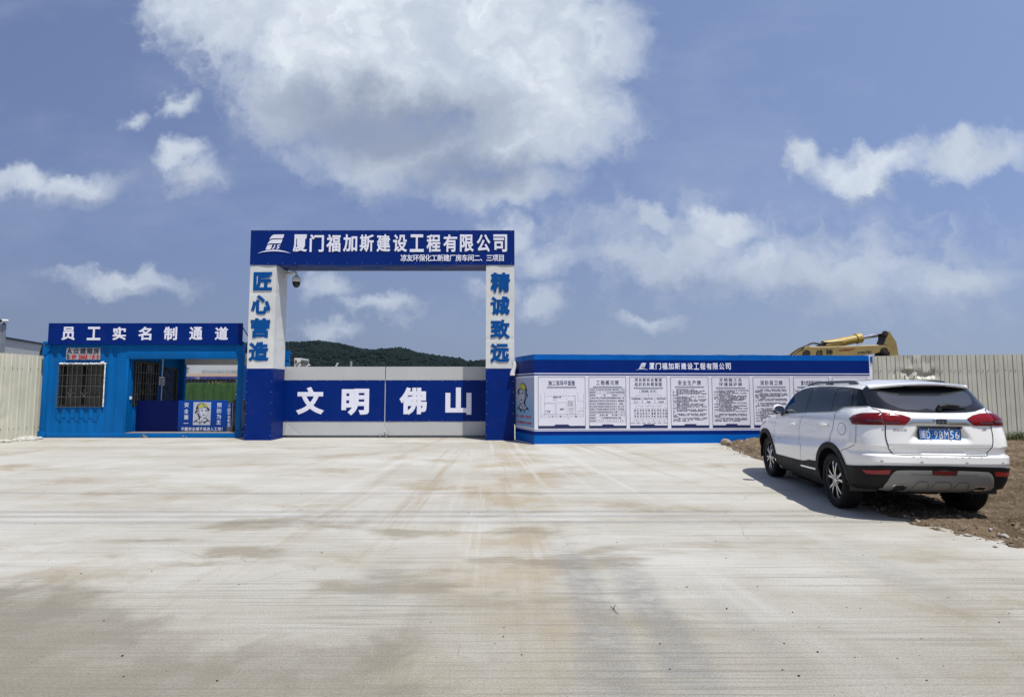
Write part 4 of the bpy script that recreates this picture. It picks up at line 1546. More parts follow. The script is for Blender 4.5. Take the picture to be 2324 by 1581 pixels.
BTXT = {
    4: ["1、按规定使用安全“三宝”。", "2、进入施工现场必须戴安全帽、扣好帽", "带。遵守安全文明施工各项规章制度。", "3、悬空高处作业必须系好安全带，做到高", "挂低用。", "4、严禁从高处往下（或向上）抛扔材料、",
        "工具等物体和建筑垃圾。", "5、各种机电设备外露传（传）动的危险部", "位必须安设可靠的安全防护装置，非专职", "人员严禁启动和操作。", "6、爆破、吊装区域，禁止非操作人员入",
        "内，起重吊臂旋转区域下不准行人停留。", "7、特种作业必须由经过专门培训，考试合", "格的持证人员担任。", "8、施工现场的安全防护设施、脚手架各站", "点、安全警示标牌，不得擅自拆除或移", "位。",
        "9、正确使用个人劳动防护用品，遵守劳动", "纪律，严禁酒后上岗，不准在施工现场打", "闹嬉笑。", "10、施工人员应从规定梯道通行，严禁攀", "爬脚手架、井架、龙门架、严禁乘坐龙门", "架（井架）吊篮上下。"],
    5: ["  一、施工现场入口处应按规定挂五牌一图，施工现场周边应设置", "不低于规定高度的围栏，实行封闭式施工。", "  二、工地的大门要牢固可靠，门扇开关灵活，大门内设保健", "箱，大门两侧应设门卫室和保卫人员。", "  三、各项临时设施、材料和机具设备等，应按施工总平面图",
        "布置堆放；要求道路、施工现场道路应坚实畅通，两侧平整，无", "积水，供水网不得长流水；及时清理建筑垃圾，保持场容整洁。", "  四、临街的建筑工程应采用密目式安全网全封闭防护。", "  五、施工现场四周设置砖砌底座。", "  六、施工入口设置洗车槽和三级沉淀池，施工污水必须经过",
        "沉淀过滤后，再排入城市排水设施。", "  七、能反射有毒有害的物品的，不得在施工现场随意焚烧或", "丢弃废油，对渣产生有毒烟尘和恶臭气体的物质。", "  八、施工车辆、混凝土搅拌机、砂浆搅拌机等设备，进出施工", "现场时必须清洗干净，避免污染城市道路。", "  九、施工现场临时用管电等水冲式，配有专人每日清洗打扫",
        "扫。", "  十、遵守国家有关环境保护的法律规定，采用有效措施，控", "制施工中各种粉尘、废气、固体废弃物以及噪声、振动对环境的", "污染和危害。", "  十一、施工现场生活区域应与施工区域分隔开，在施工程内", "不得安排住人。宿舍、食堂、淋浴室、卫生间等临时建筑要符合", "安全防火要求；符合通风、采光、卫生的防火标准。"],
    6: ["  一、认真贯彻“安全第一，预防结合”的消防、保卫方针，", "对工程制定消防、保卫安全措施，建立消防保卫组织，配备专职", "消防保卫人员。", "  二、施工现场及宿舍、料场等必须挂放明显的灭火、安全标", "志牌，配备足够的消防器材；油漆易燃及灭火通道。消防器材应定",
        "期检查，易燃物品堆放处未经批准禁止在危险范围内（好", "作业区），严禁吸烟。", "  三、临时用活动，动火证，防爆作业其它安全事故的管理工", "作，安全检查时，如有无用电器力缆；工地不准无关人员私自进", "入。", "  四、施工中产生的各种可燃杂物必须及时清理，定点集中",
        "  五、木工房旁，仓库等场所设施必须符合消防规定安全防火", "用材不准，两侧防范消防器，并有第一安全。", "热。", "  六、乙炔瓶、氧气瓶与烧焊作业的距离", "于10m，气瓶应分类存放使用内，不准", "  七、施工现场线的架电线路及设备安装", "要求。楼管内不准点火灯泡，不准乱放", "  八、对工程火源、电器设备重点部位要",
        "常规与时要配备灭火器材。", "  九、施工现场要设消防栓，", "批准，动用消防器材。", "  十、消防", "灭设施，落实"],
}
TXTM = INK
boards = [(393, 955, 678, 1287, 4, ["施工现场平面图"], "plan"), (997, 1440, 674, 1283, 4, ["工程概况牌"], "table"), (1482, 1928, 671, 1282, 4, ["项目部安全管理", "组织机构框架图"], "chart"),
          (1970, 2420, 668, 1280, 4, ["安全生产牌"], 4), (424, 860, 648, 1243, 5, ["文明施工及", "环境保护牌"], 5), (902, 1328, 646, 1240, 5, ["消防保卫牌"], 6), (1370, 1783, 640, 1238, 5, ["重大危险源公示栏"], "risk"), (1822, 2230, 635, 1236, 5, ["八环安全公示栏"], "none")]
B_T, B_B = hz(676), hz(1286)
for bi, (xa, xb, ya_, yb_, zz_, titles, kind) in enumerate(boards):
    cv = z4 if zz_ == 4 else z5
    s0 = HP.px(cv(xa, ya_))[0]; s1 = HP.px(cv(xb, ya_))[0]
    w = s1 - s0
    m = MB()
    bk_ = m
    quad_on(m, HP, s0, s1, B_B, B_T, .003)
    board = m.build("notice_board", PRINTW, hoard)
    m = MB()
    frame_on(m, HP, s0, s1, B_B, B_T, .005, .010)
    quad_on(m, HP, s0 + .01, s1 - .01, B_B + .01, B_B + .075, .005)
    mid = (s0 + s1) / 2
    m.poly([HP.p(mid - .22 * w / 1.3, B_B + .075, .005), HP.p(mid + .22 * w / 1.3, B_B + .075, .005), HP.p(mid + .17 * w / 1.3, B_B + .112, .005), HP.p(mid - .17 * w / 1.3, B_B + .112, .005)])
    tw = .56 if len(titles[0]) > 5 else .60
    ttop, hgt = B_T - .105, .135
    if len(titles) == 2:
        ttop, hgt = B_T - .035, .105
    if kind == "plan":
        ttop = B_T - .115
    for k, tt_ in enumerate(titles):
        t1 = ttop - k * (hgt + .025)
        wid = w * (tw if kind != "chart" else .72)
        put_line(m, HP, tt_, mid - wid / 2, mid + wid / 2, t1 - hgt, t1, .0055, .020, 2, gap=.14 if kind in ("plan", "risk") else .24)
    tl = ttop - len(titles) * (hgt + .025) - .012
    ul = .62 if kind == "plan" else .78
    quad_on(m, HP, mid - ul * w / 2, mid + ul * w / 2, tl - .012, tl, .0055)
    quad_on(m, HP, mid - ul * w / 2, mid + ul * w / 2, tl - .034, tl - .026, .0055)
    m.build("title", INKN, board)
    m = MB()
    top = tl - .07
    bot = B_B + .17
    rr = random.Random(bi)
    if kind in (4, 5, 6):
        lines = BTXT[kind]
        rows = len(lines)
        ph = (top - bot) / rows
        cell = (w - .12) / (19 if kind == 4 else 29)
        for r, ln in enumerate(lines):
            for c_i, ch in enumerate(ln):
                if ch == ' ':
                    continue
                a = s0 + .06 + c_i * cell
                put_glyph(m, HP, ch, a, a + cell * .94, top - (r + 1) * ph + ph * .16, top - r * ph, .0052, .014, 1, fit=False)
    elif kind == "table":
        rows = [("工程名称", "佛山市凉友环保化工有限公司新建厂房建设项目车间二、车间三"), ("建筑面积", "9625.43平方米", "结构形式", "钢结构框架结构"), ("建筑层数", "1层", "工程造价", "8864968.80元"),
                ("工程地点", "佛山市高明区明城镇明乐路8号"), ("建设单位", "佛山市凉友环保化工有限公司", "负责人", "黄嘉明"), ("设计单位", "广东城市建筑规划设计有限公司", "设计人", "宋峰"), ("施工单位", "厦门福加斯建设工程有限公司", "负责人", "张少伟"),
                ("监理单位", "广东宏信建设管理有限公司", "负责人", "刘明法"), ("质监单位", "佛山市高明区住房城乡建设和水利局", "开工日期", "2022年9月1日"), ("安全目标", "合格工程", "竣工日期", "2023年7月31日"), ("质量目标", "广东省高明区合格工程"), ("投诉电话", "0757-88682188")]
        a0, a1 = s0 + .03, s1 - .03
        ph = (top + .02 - bot) / len(rows)
        for r, rw in enumerate(rows):
            ty = top + .02 - r * ph
            quad_on(m, HP, a0, a1, ty - .004, ty, .0052)
            cuts = [0, .15, 1] if len(rw) == 2 else [0, .15, .62, .76, 1]
            for c_i, tx in enumerate(rw):
                ca, cb = a0 + (a1 - a0) * cuts[c_i], a0 + (a1 - a0) * cuts[c_i + 1]
                quad_on(m, HP, cb - .002, cb + .002, ty - ph, ty, .0052)
                cw_ = min((cb - ca) * .94 / len(tx), .062)
                mm = (ca + cb) / 2
                put_line(m, HP, tx, mm - cw_ * len(tx) / 2, mm + cw_ * len(tx) / 2, ty - ph * .74, ty - ph * .24, .0052, .014, 1, gap=.06)
        quad_on(m, HP, a0, a1, bot - .004, bot, .0052)
        quad_on(m, HP, a0, a0 + .004, bot, top + .02, .0052)
    elif kind == "chart":
        def bx(ca, cb, b_, t_, texts=(), vert=False):
            frame_on(m, HP, ca, cb, b_, t_, .0052, .004)
            for k, tx in enumerate(texts):
                if vert:
                    wd = (cb - ca) / len(texts)
                    for j, ch in enumerate(tx):
                        hh = (t_ - b_) / (len(tx) + .6)
                        put_glyph(m, HP, ch, ca + wd * k + wd * .15, ca + wd * k + wd * .85, t_ - (j + 1.1) * hh, t_ - (j + .35) * hh, .0052, .014, 1)
                else:
                    hh = (t_ - b_) / len(texts)
                    wd = min((cb - ca) * .8, .055 * len(tx))
                    mm = (ca + cb) / 2
                    put_line(m, HP, tx, mm - wd / 2, mm + wd / 2, t_ - (k + .8) * hh, t_ - (k + .25) * hh, .0052, .014, 1, gap=.06)
        H = top - bot
        bx(mid - .26, mid + .26, top - .085, top + .02, ["项目经理：张少伟"])
        stroke_on(m, HP, [(mid, top - .085), (mid, top - .15)], .004, .0052)
        stroke_on(m, HP, [(s0 + .24 * w / 1.3, top - .15), (s1 - .24 * w / 1.3, top - .15)], .004, .0052)
        for k, tx in enumerate((["项目副经理", "王飞"], ["项目技术负责人", "宋峰"], ["专职安全员", "何志华"])):
            cc = s0 + w * (.165 + .335 * k)
            stroke_on(m, HP, [(cc, top - .15), (cc, top - .21)], .004, .0052)
            bx(cc - .18, cc + .18, top - .39, top - .21, tx)
            stroke_on(m, HP, [(cc, top - .39), (cc, top - .46)], .004, .0052)
        stroke_on(m, HP, [(s0 + .22, top - .46), (s1 - .14, top - .46)], .004, .0052)
        for k, tx in enumerate((["施工员", "龙国洪"], ["安全员", "吴俊龙"], ["材料员", "黄少华"], ["质量员", "邓国新"], ["预算员", "陈永新"], ["资料员", "朱海燕"])):
            cc = s0 + w * (.17 + .152 * k)
            stroke_on(m, HP, [(cc, top - .46), (cc, top - .53)], .004, .0052)
            bx(cc - .065, cc + .065, top - .84, top - .53, tx, True)
            stroke_on(m, HP, [(cc, top - .84), (cc, top - .90)], .004, .0052)
        stroke_on(m, HP, [(s0 + .09, top - .90), (s1 - .06, top - .90)], .004, .0052)
        for k, tx in enumerate((["打桩班组", "陈大志"], ["土方班组", "李国文"], ["木工班组", "张洪海"], ["钢筋班组", "罗定东"], ["砼工班组", "廖伟"], ["焊接班组", "赵勇"], ["水电班组", "周强"])):
            cc = s0 + w * (.075 + .142 * k)
            stroke_on(m, HP, [(cc, top - .90), (cc, top - .96)], .004, .0052)
            bx(cc - .06, cc + .06, bot - .03, top - .96, tx, True)
    elif kind == "plan":
        # thin drawing of the site plan, read off the photograph
        def L(pts, wd=.004):
            stroke_on(m, HP, [HP.px(z4(*p)) for p in pts], wd, .0052)
        L([(472, 908), (835, 900), (850, 1120), (475, 1122), (472, 908)]); L([(425, 1124), (930, 1118)]); L([(420, 1150), (935, 1145)])
        L([(475, 985), (735, 978), (738, 1118)]); L([(475, 994), (596, 994), (596, 1118)]); L([(610, 994), (610, 1118)]); L([(475, 985), (475, 1124)])
        L([(480, 1078), (526, 1078), (526, 1110), (480, 1110), (480, 1078)]); L([(835, 900), (815, 1085), (780, 1112)]); L([(848, 870), (870, 870), (872, 966), (935, 966)])
        L([(425, 880), (425, 1165)]); L([(838, 900), (838, 1160)]); L([(935, 880), (938, 1150)]); L([(760, 1045), (820, 1040), (812, 1105), (765, 1105), (760, 1045)])
        for k in range(5):
            L([(752 + 13 * k, 958), (752 + 13 * k, 1025)], .010)
        L([(762, 1060), (815, 1056)], .008); L([(764, 1078), (808, 1075)], .008); L([(860, 1085), (935, 1082)], .006); L([(742, 1170), (775, 1170)]); L([(660, 1055), (690, 1050)], .012); L([(655, 1068), (700, 1066)], .006)
        L([(575, 925), (620, 925)], .006); L([(570, 948), (622, 948)], .006); L([(630, 890), (630, 915)]); L([(685, 895), (685, 912)])
        for (a, b) in ((470, 1122), (530, 1150), (605, 1140), (660, 1150), (745, 1130), (845, 1150), (470, 880), (820, 900), (735, 935), (905, 1050)):
            L([(a - 4, b - 4), (a + 4, b + 4)], .006); L([(a - 3, b + 5), (a + 4, b - 4)], .005)
        for (a, b, tx) in ((485, 1088, "门卫室"), (560, 1150, "乐"), (655, 1150, "明"), (840, 1150, "路"), (575, 920, "钢筋加工棚"), (655, 1062, "车间三")):
            s_, t_ = HP.px(z4(a, b))
            put_line(m, HP, tx, s_, s_ + .045 * len(tx), t_ - .02, t_ + .03, .0052, .008, 1)
    elif kind == "risk":
        a0, a1 = s0 + .03, s1 - .03
        for k in range(7):
            ty = top + .02 - k * (top + .02 - bot) / 6
            quad_on(m, HP, a0, a1, ty - .004, ty, .0052)
        for f in (0, .14, .42, .7, 1):
            quad_on(m, HP, a0 + (a1 - a0) * f - .002, a0 + (a1 - a0) * f + .002, bot, top + .02, .0052)
        for k, tx in enumerate(("工程名称", "施工单位", "危险源", "部位", "时间", "责任人")):
            ty = top + .02 - (k + .5) * (top + .02 - bot) / 6
            put_line(m, HP, tx, a0 + .01, a0 + .01 + .04 * len(tx), ty - .025, ty + .025, .0052, .014, 1)
            for j in range(3):
                put_line(m, HP, "佛山市高明凉友环保化", a0 + .20, a0 + .20 + .04 * 8, ty + .07 - j * .06, ty + .11 - j * .06, .0052, .012, 1)
    else:
        frame_on(m, HP, s0 + .05, s1 - .05, bot, top, .0052, .004)
    if m.v:
        m.build("printed_text", TXTM, board)

# portrait poster on the short return beside the arch
zp = zoomer(2040, 1500, 7.18)
pl_ = CPl
m = MB()
cors = [pl_.px(zp(*p)) for p in ((122, 98), (690, 68), (722, 1520), (122, 1500))]
a0, a1 = cors[0][0], LL - .012
quad_on(m, pl_, a0, a1, cors[2][1], cors[1][1], .003)
grad = bpy.data.materials.new("printed sky tint")
grad.use_nodes = True
_q = NB(grad.node_tree)
_b = grad.node_tree.nodes['Principled BSDF']
_x, _y, _z = _q.sep(_q.node('ShaderNodeTexCoord').outputs['Object'])
_q.link(_q.mix(_q.step(_z, cors[2][1] + .3, cors[1][1] - .2), (.21, .40, .60), (.40, .45, .60)), _b.inputs['Base Color'])
_b.inputs['Roughness'].default_value = .45
poster = m.build("poster", grad, hoard)


def zpm(x, y):
    """portrait drawing mirrored and squeezed onto the poster"""
    u = (x - 620) / 630.0
    v = (y - 270) / 760.0
    return zp(560 - u * 360 + 0, 210 + v * 890)


sk, hm, bk = portrait(pl_, zpm, .005)
sk.build("face", mat("printed face", (.48, .50, .58), .5, var=0), poster); hm.build("helmet", PYEL2, poster); bk.build("drawing", INK, poster)
m = MB()
for tx, y0_, y1_ in (("进入施工现场", 1120, 1250), ("必须戴安全帽", 1290, 1425)):
    s0, t1 = pl_.px(zp(178, y0_)); s1, t0 = pl_.px(zp(606, y1_))
    put_line(m, pl_, tx, s0, s1, t0, t1, .005, .034, 2, gap=.05, fit=False)
m.build("lettering", REDT, poster)

# ================================================================ FENCES


def sheet_fence(name, label, A, B, h, pitch, mat_, base=0.0, dents=(), lean=0.0, group=None, drop=None):
    A, B = Vector((*A, 0)), Vector((*B, 0))
    L = (B - A).length
    pl = Plane(A, B - A)
    root = thing(name, label, "fence", ((A.x + B.x) / 2, (A.y + B.y) / 2, 0), group=group)
    prof = [(0, 0), (.055, 0), (.062, .015), (.09, .015), (.097, 0), (.5, 0), (.505, .006), (.53, .006), (.535, 0)]
    xs = []
    k = 0
    while k * pitch < L:
        for f, d in prof:
            s = (k + f) * pitch
            if s <= L:
                xs.append((s, d, k))
        k += 1
    nz = 26
    mb = MB()
    rr_ = random.Random(len(name) + int(h * 10))
    jog = [rr_.uniform(-.014, .014) for _ in range(k + 2)]
    for (s, d, kk) in xs:
        for j in range(nz + 1):
            z = base + (h + jog[kk // 3] - base) * j / nz
            off = d + .010 * fbm(s * .9, z * .8, 6.0)
            for (ds, dz_, rs, rz, am) in dents:
                e = ((s - ds) / rs) ** 2 + ((z - dz_) / rz) ** 2
                if e < 1:
                    off += am * (1 - e) * fbm(s * 5, z * 14, 2.0) * 1.6 - am * .5 * (1 - e)
            mb.v.append(tuple(pl.p(s, z, off)))
    for i in range(len(xs) - 1):
        for j in range(nz):
            a = i * (nz + 1) + j
            mb.f.append([a, a + nz + 1, a + nz + 2, a + 1]); mb.mi.append(0)
    sh = mb.build("sheet", mat_, root, smooth=25, fix=False)
    # back rails, posts and screws
    rb = MB()
    for z in (.35, h * .55, h - .35):
        rb.bar(pl.p(0, z, -.05), pl.p(L, z, -.05), .04, .05)
    rb.build("rail", RAIL, root)
    pb = MB()
    k = 0.3
    while k < L:
        pb.bar(pl.p(k, 0, -.10), pl.p(k, h - .05, -.10), .06, .06, up=pl.U)
        k += 2.4
    pb.build("post", RAIL, root)
    sb_ = MB()
    for z in (.35, h - .45):
        for q_ in range(int(L / pitch)):
            for f in ((.2, .75) if q_ % 3 == 0 else (.3,)):
                s = (q_ + f) * pitch
                sb_.lathe([(0, .014), (.008, .011), (.011, 0)], pl.p(s, z, .012 + .010 * fbm(s * .9, z * .8, 6.0)), pl.N, 6)
    sb_.build("screw_heads", DARKM, sh)
    return root, pl, L


FA = (KE.x + .06, KE.y + .10)
FB = (at(2324, 900, 15.35).x + 5.5, 15.0)
dent_s = (Vector((*Vector(at(2085, 840, 16.1)).xy, 0)) - Vector((*FA, 0))).length
zd = at(2085, 849, 16.1).z
sheet_fence("metal_fence", "grey green corrugated sheet fence behind the white car, crumpled at one spot", FA, FB, HTOP - .005, .237, FENCER, base=-.05,
            dents=((dent_s, zd, .72, .14, .11), (dent_s + .1, zd + .35, .7, .4, .02)))
sheet_fence("metal_fence", "cream corrugated sheet fence butting against the blue cabin", (-15.98, 12.0), (-15.62, 18.55), 2.69, .29, FENCEL, base=.02, dents=((5.0, .8, .3, .4, .03),))

# grass tuft along the right fence foot
GRASS = mat("grass blade", (.07, .11, .03), .6, var=.5, vscale=6)
GRASSD = mat("dry grass blade", (.24, .20, .09), .7, var=.4, vscale=6)
m = MB()
rr = random.Random(21)
fu = Vector((FB[0] - FA[0], FB[1] - FA[1])).normalized()
for i in range(1500):
    tcl = (0.55, 0.8, 0.9, 0.62, .7)[i % 5]
    x = rr.gauss(0, 1)
    base_s = 3.05 + abs(x) * 1.0 + rr.random() * .5
    if i > 900:
        base_s = rr.uniform(2.6, 8.5)
    p = Vector((FA[0], FA[1])) + fu * base_s + Vector((rr.uniform(-.1, .1), -abs(rr.gauss(.12, .16)) - .05))
    z = soil_h(p.x, p.y)
    h = rr.uniform(.08, .34) * (1 if i < 900 else .55)
    a = rr.uniform(0, 2 * pi)
    ln = Vector((cos(a), sin(a), 0)) * rr.uniform(.03, .28) * (h / .25)
    sd = Vector((-sin(a), cos(a), 0)) * rr.uniform(.003, .007)
    b0 = Vector((p.x, p.y, z - .02))
    b1 = b0 + ln * .35 + Vector((0, 0, h * .7))
    b2 = b0 + ln + Vector((0, 0, h * rr.uniform(.75, 1.05)))
    m.add([b0 - sd, b0 + sd, b1 + sd * .8, b1 - sd * .8, b2], [[0, 1, 2, 3], [3, 2, 4]], 1 if rr.random() < .3 else 0)
tag(m.build("grass_tufts", [GRASS, GRASSD], fix=False), "green and dry grass growing along the foot of the sheet fence behind the car", "grass", kind='stuff')

# stone and bricks by the hoarding foot
m = MB()
p0 = gr(1640, 1009)
rock(m, (p0.x + .1, p0.y - .05, .08), .16, 3, .6, 0, 3)
tag(m.build("stone", mat("tan stone", (.33, .27, .19), .9, var=.3, vscale=6, bump=.5), smooth=60), "tan stone at the foot of the hoarding where the slab meets the soil", "stone")

# white lumps by the left fence
m = MB()
rr = random.Random(8)
LUMP = mat("pale lime lump", (.46, .45, .42), .95, var=.1, vscale=8, bump=.4, bscale=14)
for i in range(120):
    yy = rr.uniform(14.6, 17.7)
    xx = -15.52 + .05 * (yy - 14) + abs(rr.gauss(0, .20))
    r = rr.uniform(.03, .10) if i % 4 else rr.uniform(.08, .13)
    rock(m, (xx, yy, r * .25), r, i * .9 + 5, .70, 0, 2)
tag(m.build("lime_lumps", LUMP, smooth=60), "pale lumps heaped on the slab at the foot of the cream fence", "rubble", kind='stuff')

# ================================================================ BEHIND THE GATE
# long white factory with a shallow gable roof
FWALL = mat("white factory wall", (.55, .56, .57), .6, var=.06, vscale=.3, dirt=.2, dirtcol=(.42, .43, .43), dscale=.3)
FTRIM = mat("dark blue trim", (.012, .022, .06), .5)
HF = 5.35                                            # eaves height
def eave(x, y):
    d = ray(x, y)
    k = (HF - CAM_H) / d.z
    return Vector((0, 0, CAM_H)) + d * k
pA, pB = eave(6, 763.5), eave(98, 779)
fu_ = (pB - pA).normalized()
pC = pA + fu_ * 62
pD = pA - fu_ * 14
fac = thing("factory", "long white factory wall with a dark roof edge beyond the cream fence", "factory", (pA.x, pA.y, 0))
xw = pC.x + 12
xw = pC.x + 12
HW2 = 7.3
m = MB()
m.prism([(pD.x, pD.y, 0), (pC.x, pC.y, 0), (pC.x - 40, pC.y, 0), (pD.x - 40, pD.y, 0)], (0, 0, HF - .12))
m.box(pC.x - 12, xw, pC.y + .5, pC.y + 14, 0, HW2 - .1)
m.build("wall", FWALL, fac)
m = MB()
m.prism([(pD.x + .12, pD.y - .1, HF - .12), (pC.x + .12, pC.y + .1, HF - .12), (pC.x - 40, pC.y + .1, HF - .12), (pD.x - 40, pD.y - .1, HF - .12)], (0, 0, .13))
m.box(pC.x - 12.1, xw + .1, pC.y + .4, pC.y + 14.1, HW2 - .1, HW2)
m.build("roof", FTRIM, fac)

# low row building seen through the passage
Yh = 40.0
hx0, hx1 = at(*z1(1600, 600), Yh).x, at(*z1(2300, 600), Yh).x
H_ = lambda y: at(*z1(1900, y), Yh).z
hut = thing("row_building", "low row of site buildings with blue fascia seen through the cabin passage", "building", ((hx0 + hx1) / 2, Yh, 0))
m = MB()
m.box(hx0, hx1, Yh, Yh + 4, 0, H_(606))
wl_ = m.build("wall", mat("pale grey wall", (.40, .42, .45), .7, var=.1), hut)
m = MB()
for i in range(22):
    x = hx0 + .15 + i * (hx1 - hx0) / 22
    m.box(x, x + (hx1 - hx0) / 22 - .07, Yh - .03, Yh - .005, H_(664), H_(632))
m.build("window", mat("grey pane", (.05, .06, .07), .2, var=.2), wl_)
m = MB(); m.bbox(hx0 - .2, hx1 + .2, Yh - .5, Yh - .3, H_(630), H_(606), .02)
m.build("fascia", mat("stained blue fascia", (.03, .045, .22), .6, var=.4, vscale=2, dirt=.9, dirtcol=(.5, .5, .55), dscale=1.6), hut)
m = MB()
m.prism([(hx0 - .2, Yh - .4, H_(606)), (hx0 - .2, Yh + 3.5, H_(566)), (hx1 - 1.2, Yh + 3.5, H_(572)), (hx1 - 1.2, Yh - .4, H_(606))], (0, 0, .05))
m.build("roof", mat("brown tiles", (.26, .19, .14), .8, var=.4, vscale=6), hut)
m = MB(); m.box(hx0 - .2, hx1 + .2, Yh + 3.6, Yh + 4.6, H_(568), H_(528))
m.build("gutter_wall", mat("weathered gutter", (.36, .40, .42), .6, var=.25, vscale=2, stretch=(2, 1, .2)), hut)

# green netting over a bank
NET = mat("green shade net", (.009, .042, .004), .9, var=.45, vscale=3.0, bump=.5, bscale=60, stretch=(1, 1, .6))
Yn = 27.5
nx0, nx1 = at(*z1(1500, 660), Yn).x, at(*z1(2330, 660), Yn).x
nz = at(*z1(1750, 658), Yn).z


def net(u, v):
    x = nx0 + (nx1 - nx0) * u
    t = nz * (1 - .04 * u) + .05 * fbm(x * .8, 1.0, 2.0)
    if v < .5:
        k = v / .5
        z = t * k
        y = Yn - .9 * (1 - k)
    else:
        k = (v - .5) / .5
        z = t
        y = Yn + 3 * k
    fold = .16 * abs(fbm(x * 1.4 + .3 * z, .5, 7.0)) + .07 * fbm(x * 3 + z, z * .7, 3.0)
    return (x, y - fold * min(1, v * 4), z + (.04 * fbm(x * 3, y, 1.0) if v > .45 else 0))


m = MB(); m.grid(net, 110, 40)
tag(m.build("green_netting", NET, smooth=70), "green shade netting draped over a bank behind the cabin passage", "netting")
m = MB()
rr = random.Random(2)
pb_ = at(*z1(1985, 655), Yn + .4)
for i in range(160):
    a = rr.uniform(0, 2 * pi); e = rr.random()
    c0 = pb_ + Vector((rr.gauss(0, .22), rr.gauss(0, .15), -.22 + .12 * rr.random()))
    tip = c0 + Vector((cos(a) * .16, sin(a) * .12, .10 + .14 * e))
    sd = Vector((-sin(a), cos(a), 0)) * .025
    m.add([c0 - sd, c0 + sd, tip], [[0, 1, 2]])
tag(m.build("bush", mat("dry yellow green leaves", (.13, .14, .03), .7, var=.5, vscale=8), fix=False), "small yellow green bush on top of the netted bank", "bush")

# blue storage container right behind the arch
Ys = 24.0
sx1 = at(655, 820, Ys).x
sz = at(651, 795, Ys).z
stc = thing("storage_container", "blue steel container end frame partly hidden behind the arch pillar beside the outdoor unit", "container", (sx1 - 1.1, Ys, 0))
m = MB()
m.bbox(sx1 - .16, sx1, Ys, Ys + .16, 0, sz, .01)
m.bbox(sx1 - 2.1, sx1 - 1.94, Ys, Ys + .16, 0, sz, .01)
m.bbox(sx1 - 2.1, sx1, Ys + .005, Ys + .155, sz - .22, sz - .06, .01)
m.bbox(sx1 - .155, sx1 - .005, Ys, Ys + .3, sz - .22, sz - .06, .01)
m.prism([(sx1 + .02, Ys - .02, sz), (sx1 - .24, Ys - .02, sz), (sx1 - .24, Ys - .02, sz - .25), (sx1 - .1, Ys - .02, sz - .42), (sx1 + .02, Ys - .02, sz - .46)], (0, .05, 0))
m.build("frame", CBLUE, stc, smooth=40)
m = MB()
m.box(sx1 - 2.05, sx1 - .05, Ys + .06, Ys + .1, 0.0, sz - .1)
m.box(sx1 - .09, sx1 - .05, Ys + .1, Ys + .3, 0.0, sz - .1)
m.box(sx1 - 2.05, sx1 - .05, Ys + .1, Ys + .3, sz - .14, sz - .1)
m.build("wall", CBLUED, stc)

# site office whose roof carries the outdoor unit and the pipe
ox0, ox1 = at(664, 830, 23.2).x, at(1000, 830, 23.2).x
off = thing("site_office", "low white site office hidden behind the closed gate", "building", ((ox0 + ox1) / 2, 23.0, 0))
m = MB(); m.bbox(ox0, ox1, 22.9, 26.5, 0, 2.10, .02)
m.build("wall", FWALL, off)
m = MB(); m.bbox(ox0 - .1, ox1 + .1, 22.8, 26.6, 2.10, 2.20, .02)
m.build("roof", CBLUE, off)
zac = zoomer(1120, 1380, 7.7467)
YA = 23.1
a0 = at(*zac(440, 400), YA); a1 = at(*zac(630, 400), YA)
ac = thing("outdoor_unit", "cream air conditioner outdoor unit showing above the gate leaf near the arch pillar", "air conditioner", ((a0.x + a1.x) / 2, YA, 2.20))
dd = 1.0
W_AC = mat("cream metal case", (.55, .54, .49), .5, var=.08, dirt=.2)
m = MB(); m.bbox(a0.x, a1.x, YA, YA + dd, 2.23, a0.z, .015)
case = m.build("case", W_AC, ac, smooth=40)
m = MB()
m.box(a1.x + .002, a1.x + .012, YA + .06, YA + dd - .08, 2.42, a0.z - .06)
for i in range(16):
    m.box(a1.x + .010, a1.x + .018, YA + .07 + i * (dd - .16) / 16, YA + .085 + i * (dd - .16) / 16, 2.43, a0.z - .07, 1)
m.build("coil_grille", [mat("tan coil", (.23, .20, .155), .7, var=.2), mat("coil shade", (.15, .13, .10))], case)
m = MB()
p = lambda x, y: at(*zac(x, y), YA - .01)
m.bbox(p(482, 0).x, p(540, 0).x, YA - .03, YA - .002, p(0, 492).z, p(0, 430).z, .006)
m.bbox(p(486, 0).x, p(536, 0).x, YA - .04, YA - .03, p(0, 470).z, p(0, 452).z, .002, 1)
m.bbox(p(485, 0).x, p(545, 0).x, YA - .03, YA - .002, p(0, 530).z, p(0, 515).z, .003, 1)
m.build("valve_cover", [WHITEP, DARKM], case)
m = MB()
for y in (YA + .1, YA + dd - .15):
    m.box(a0.x + .02, a1.x - .02, y, y + .05, 2.20, 2.232)
m.build("foot", RAIL, ac)
m = MB()
hp = [(485, 680), (520, 640), (560, 580), (610, 540), (690, 528), (760, 540), (830, 565), (895, 595)]
m.tube([at(*zac(*q_), YA - .12) for q_ in hp], .022, 8)
hose = m.build("hose", BLACKP, ac, smooth=60)
m = MB()
m.tube([at(*zac(*q_), YA - .12) for q_ in ((890, 595), (915, 610), (870, 630), (830, 665), (800, 690))], [.03, .045, .035, .03, .03], 8)
m.build("taped_end", WHITEP, hose, smooth=60)
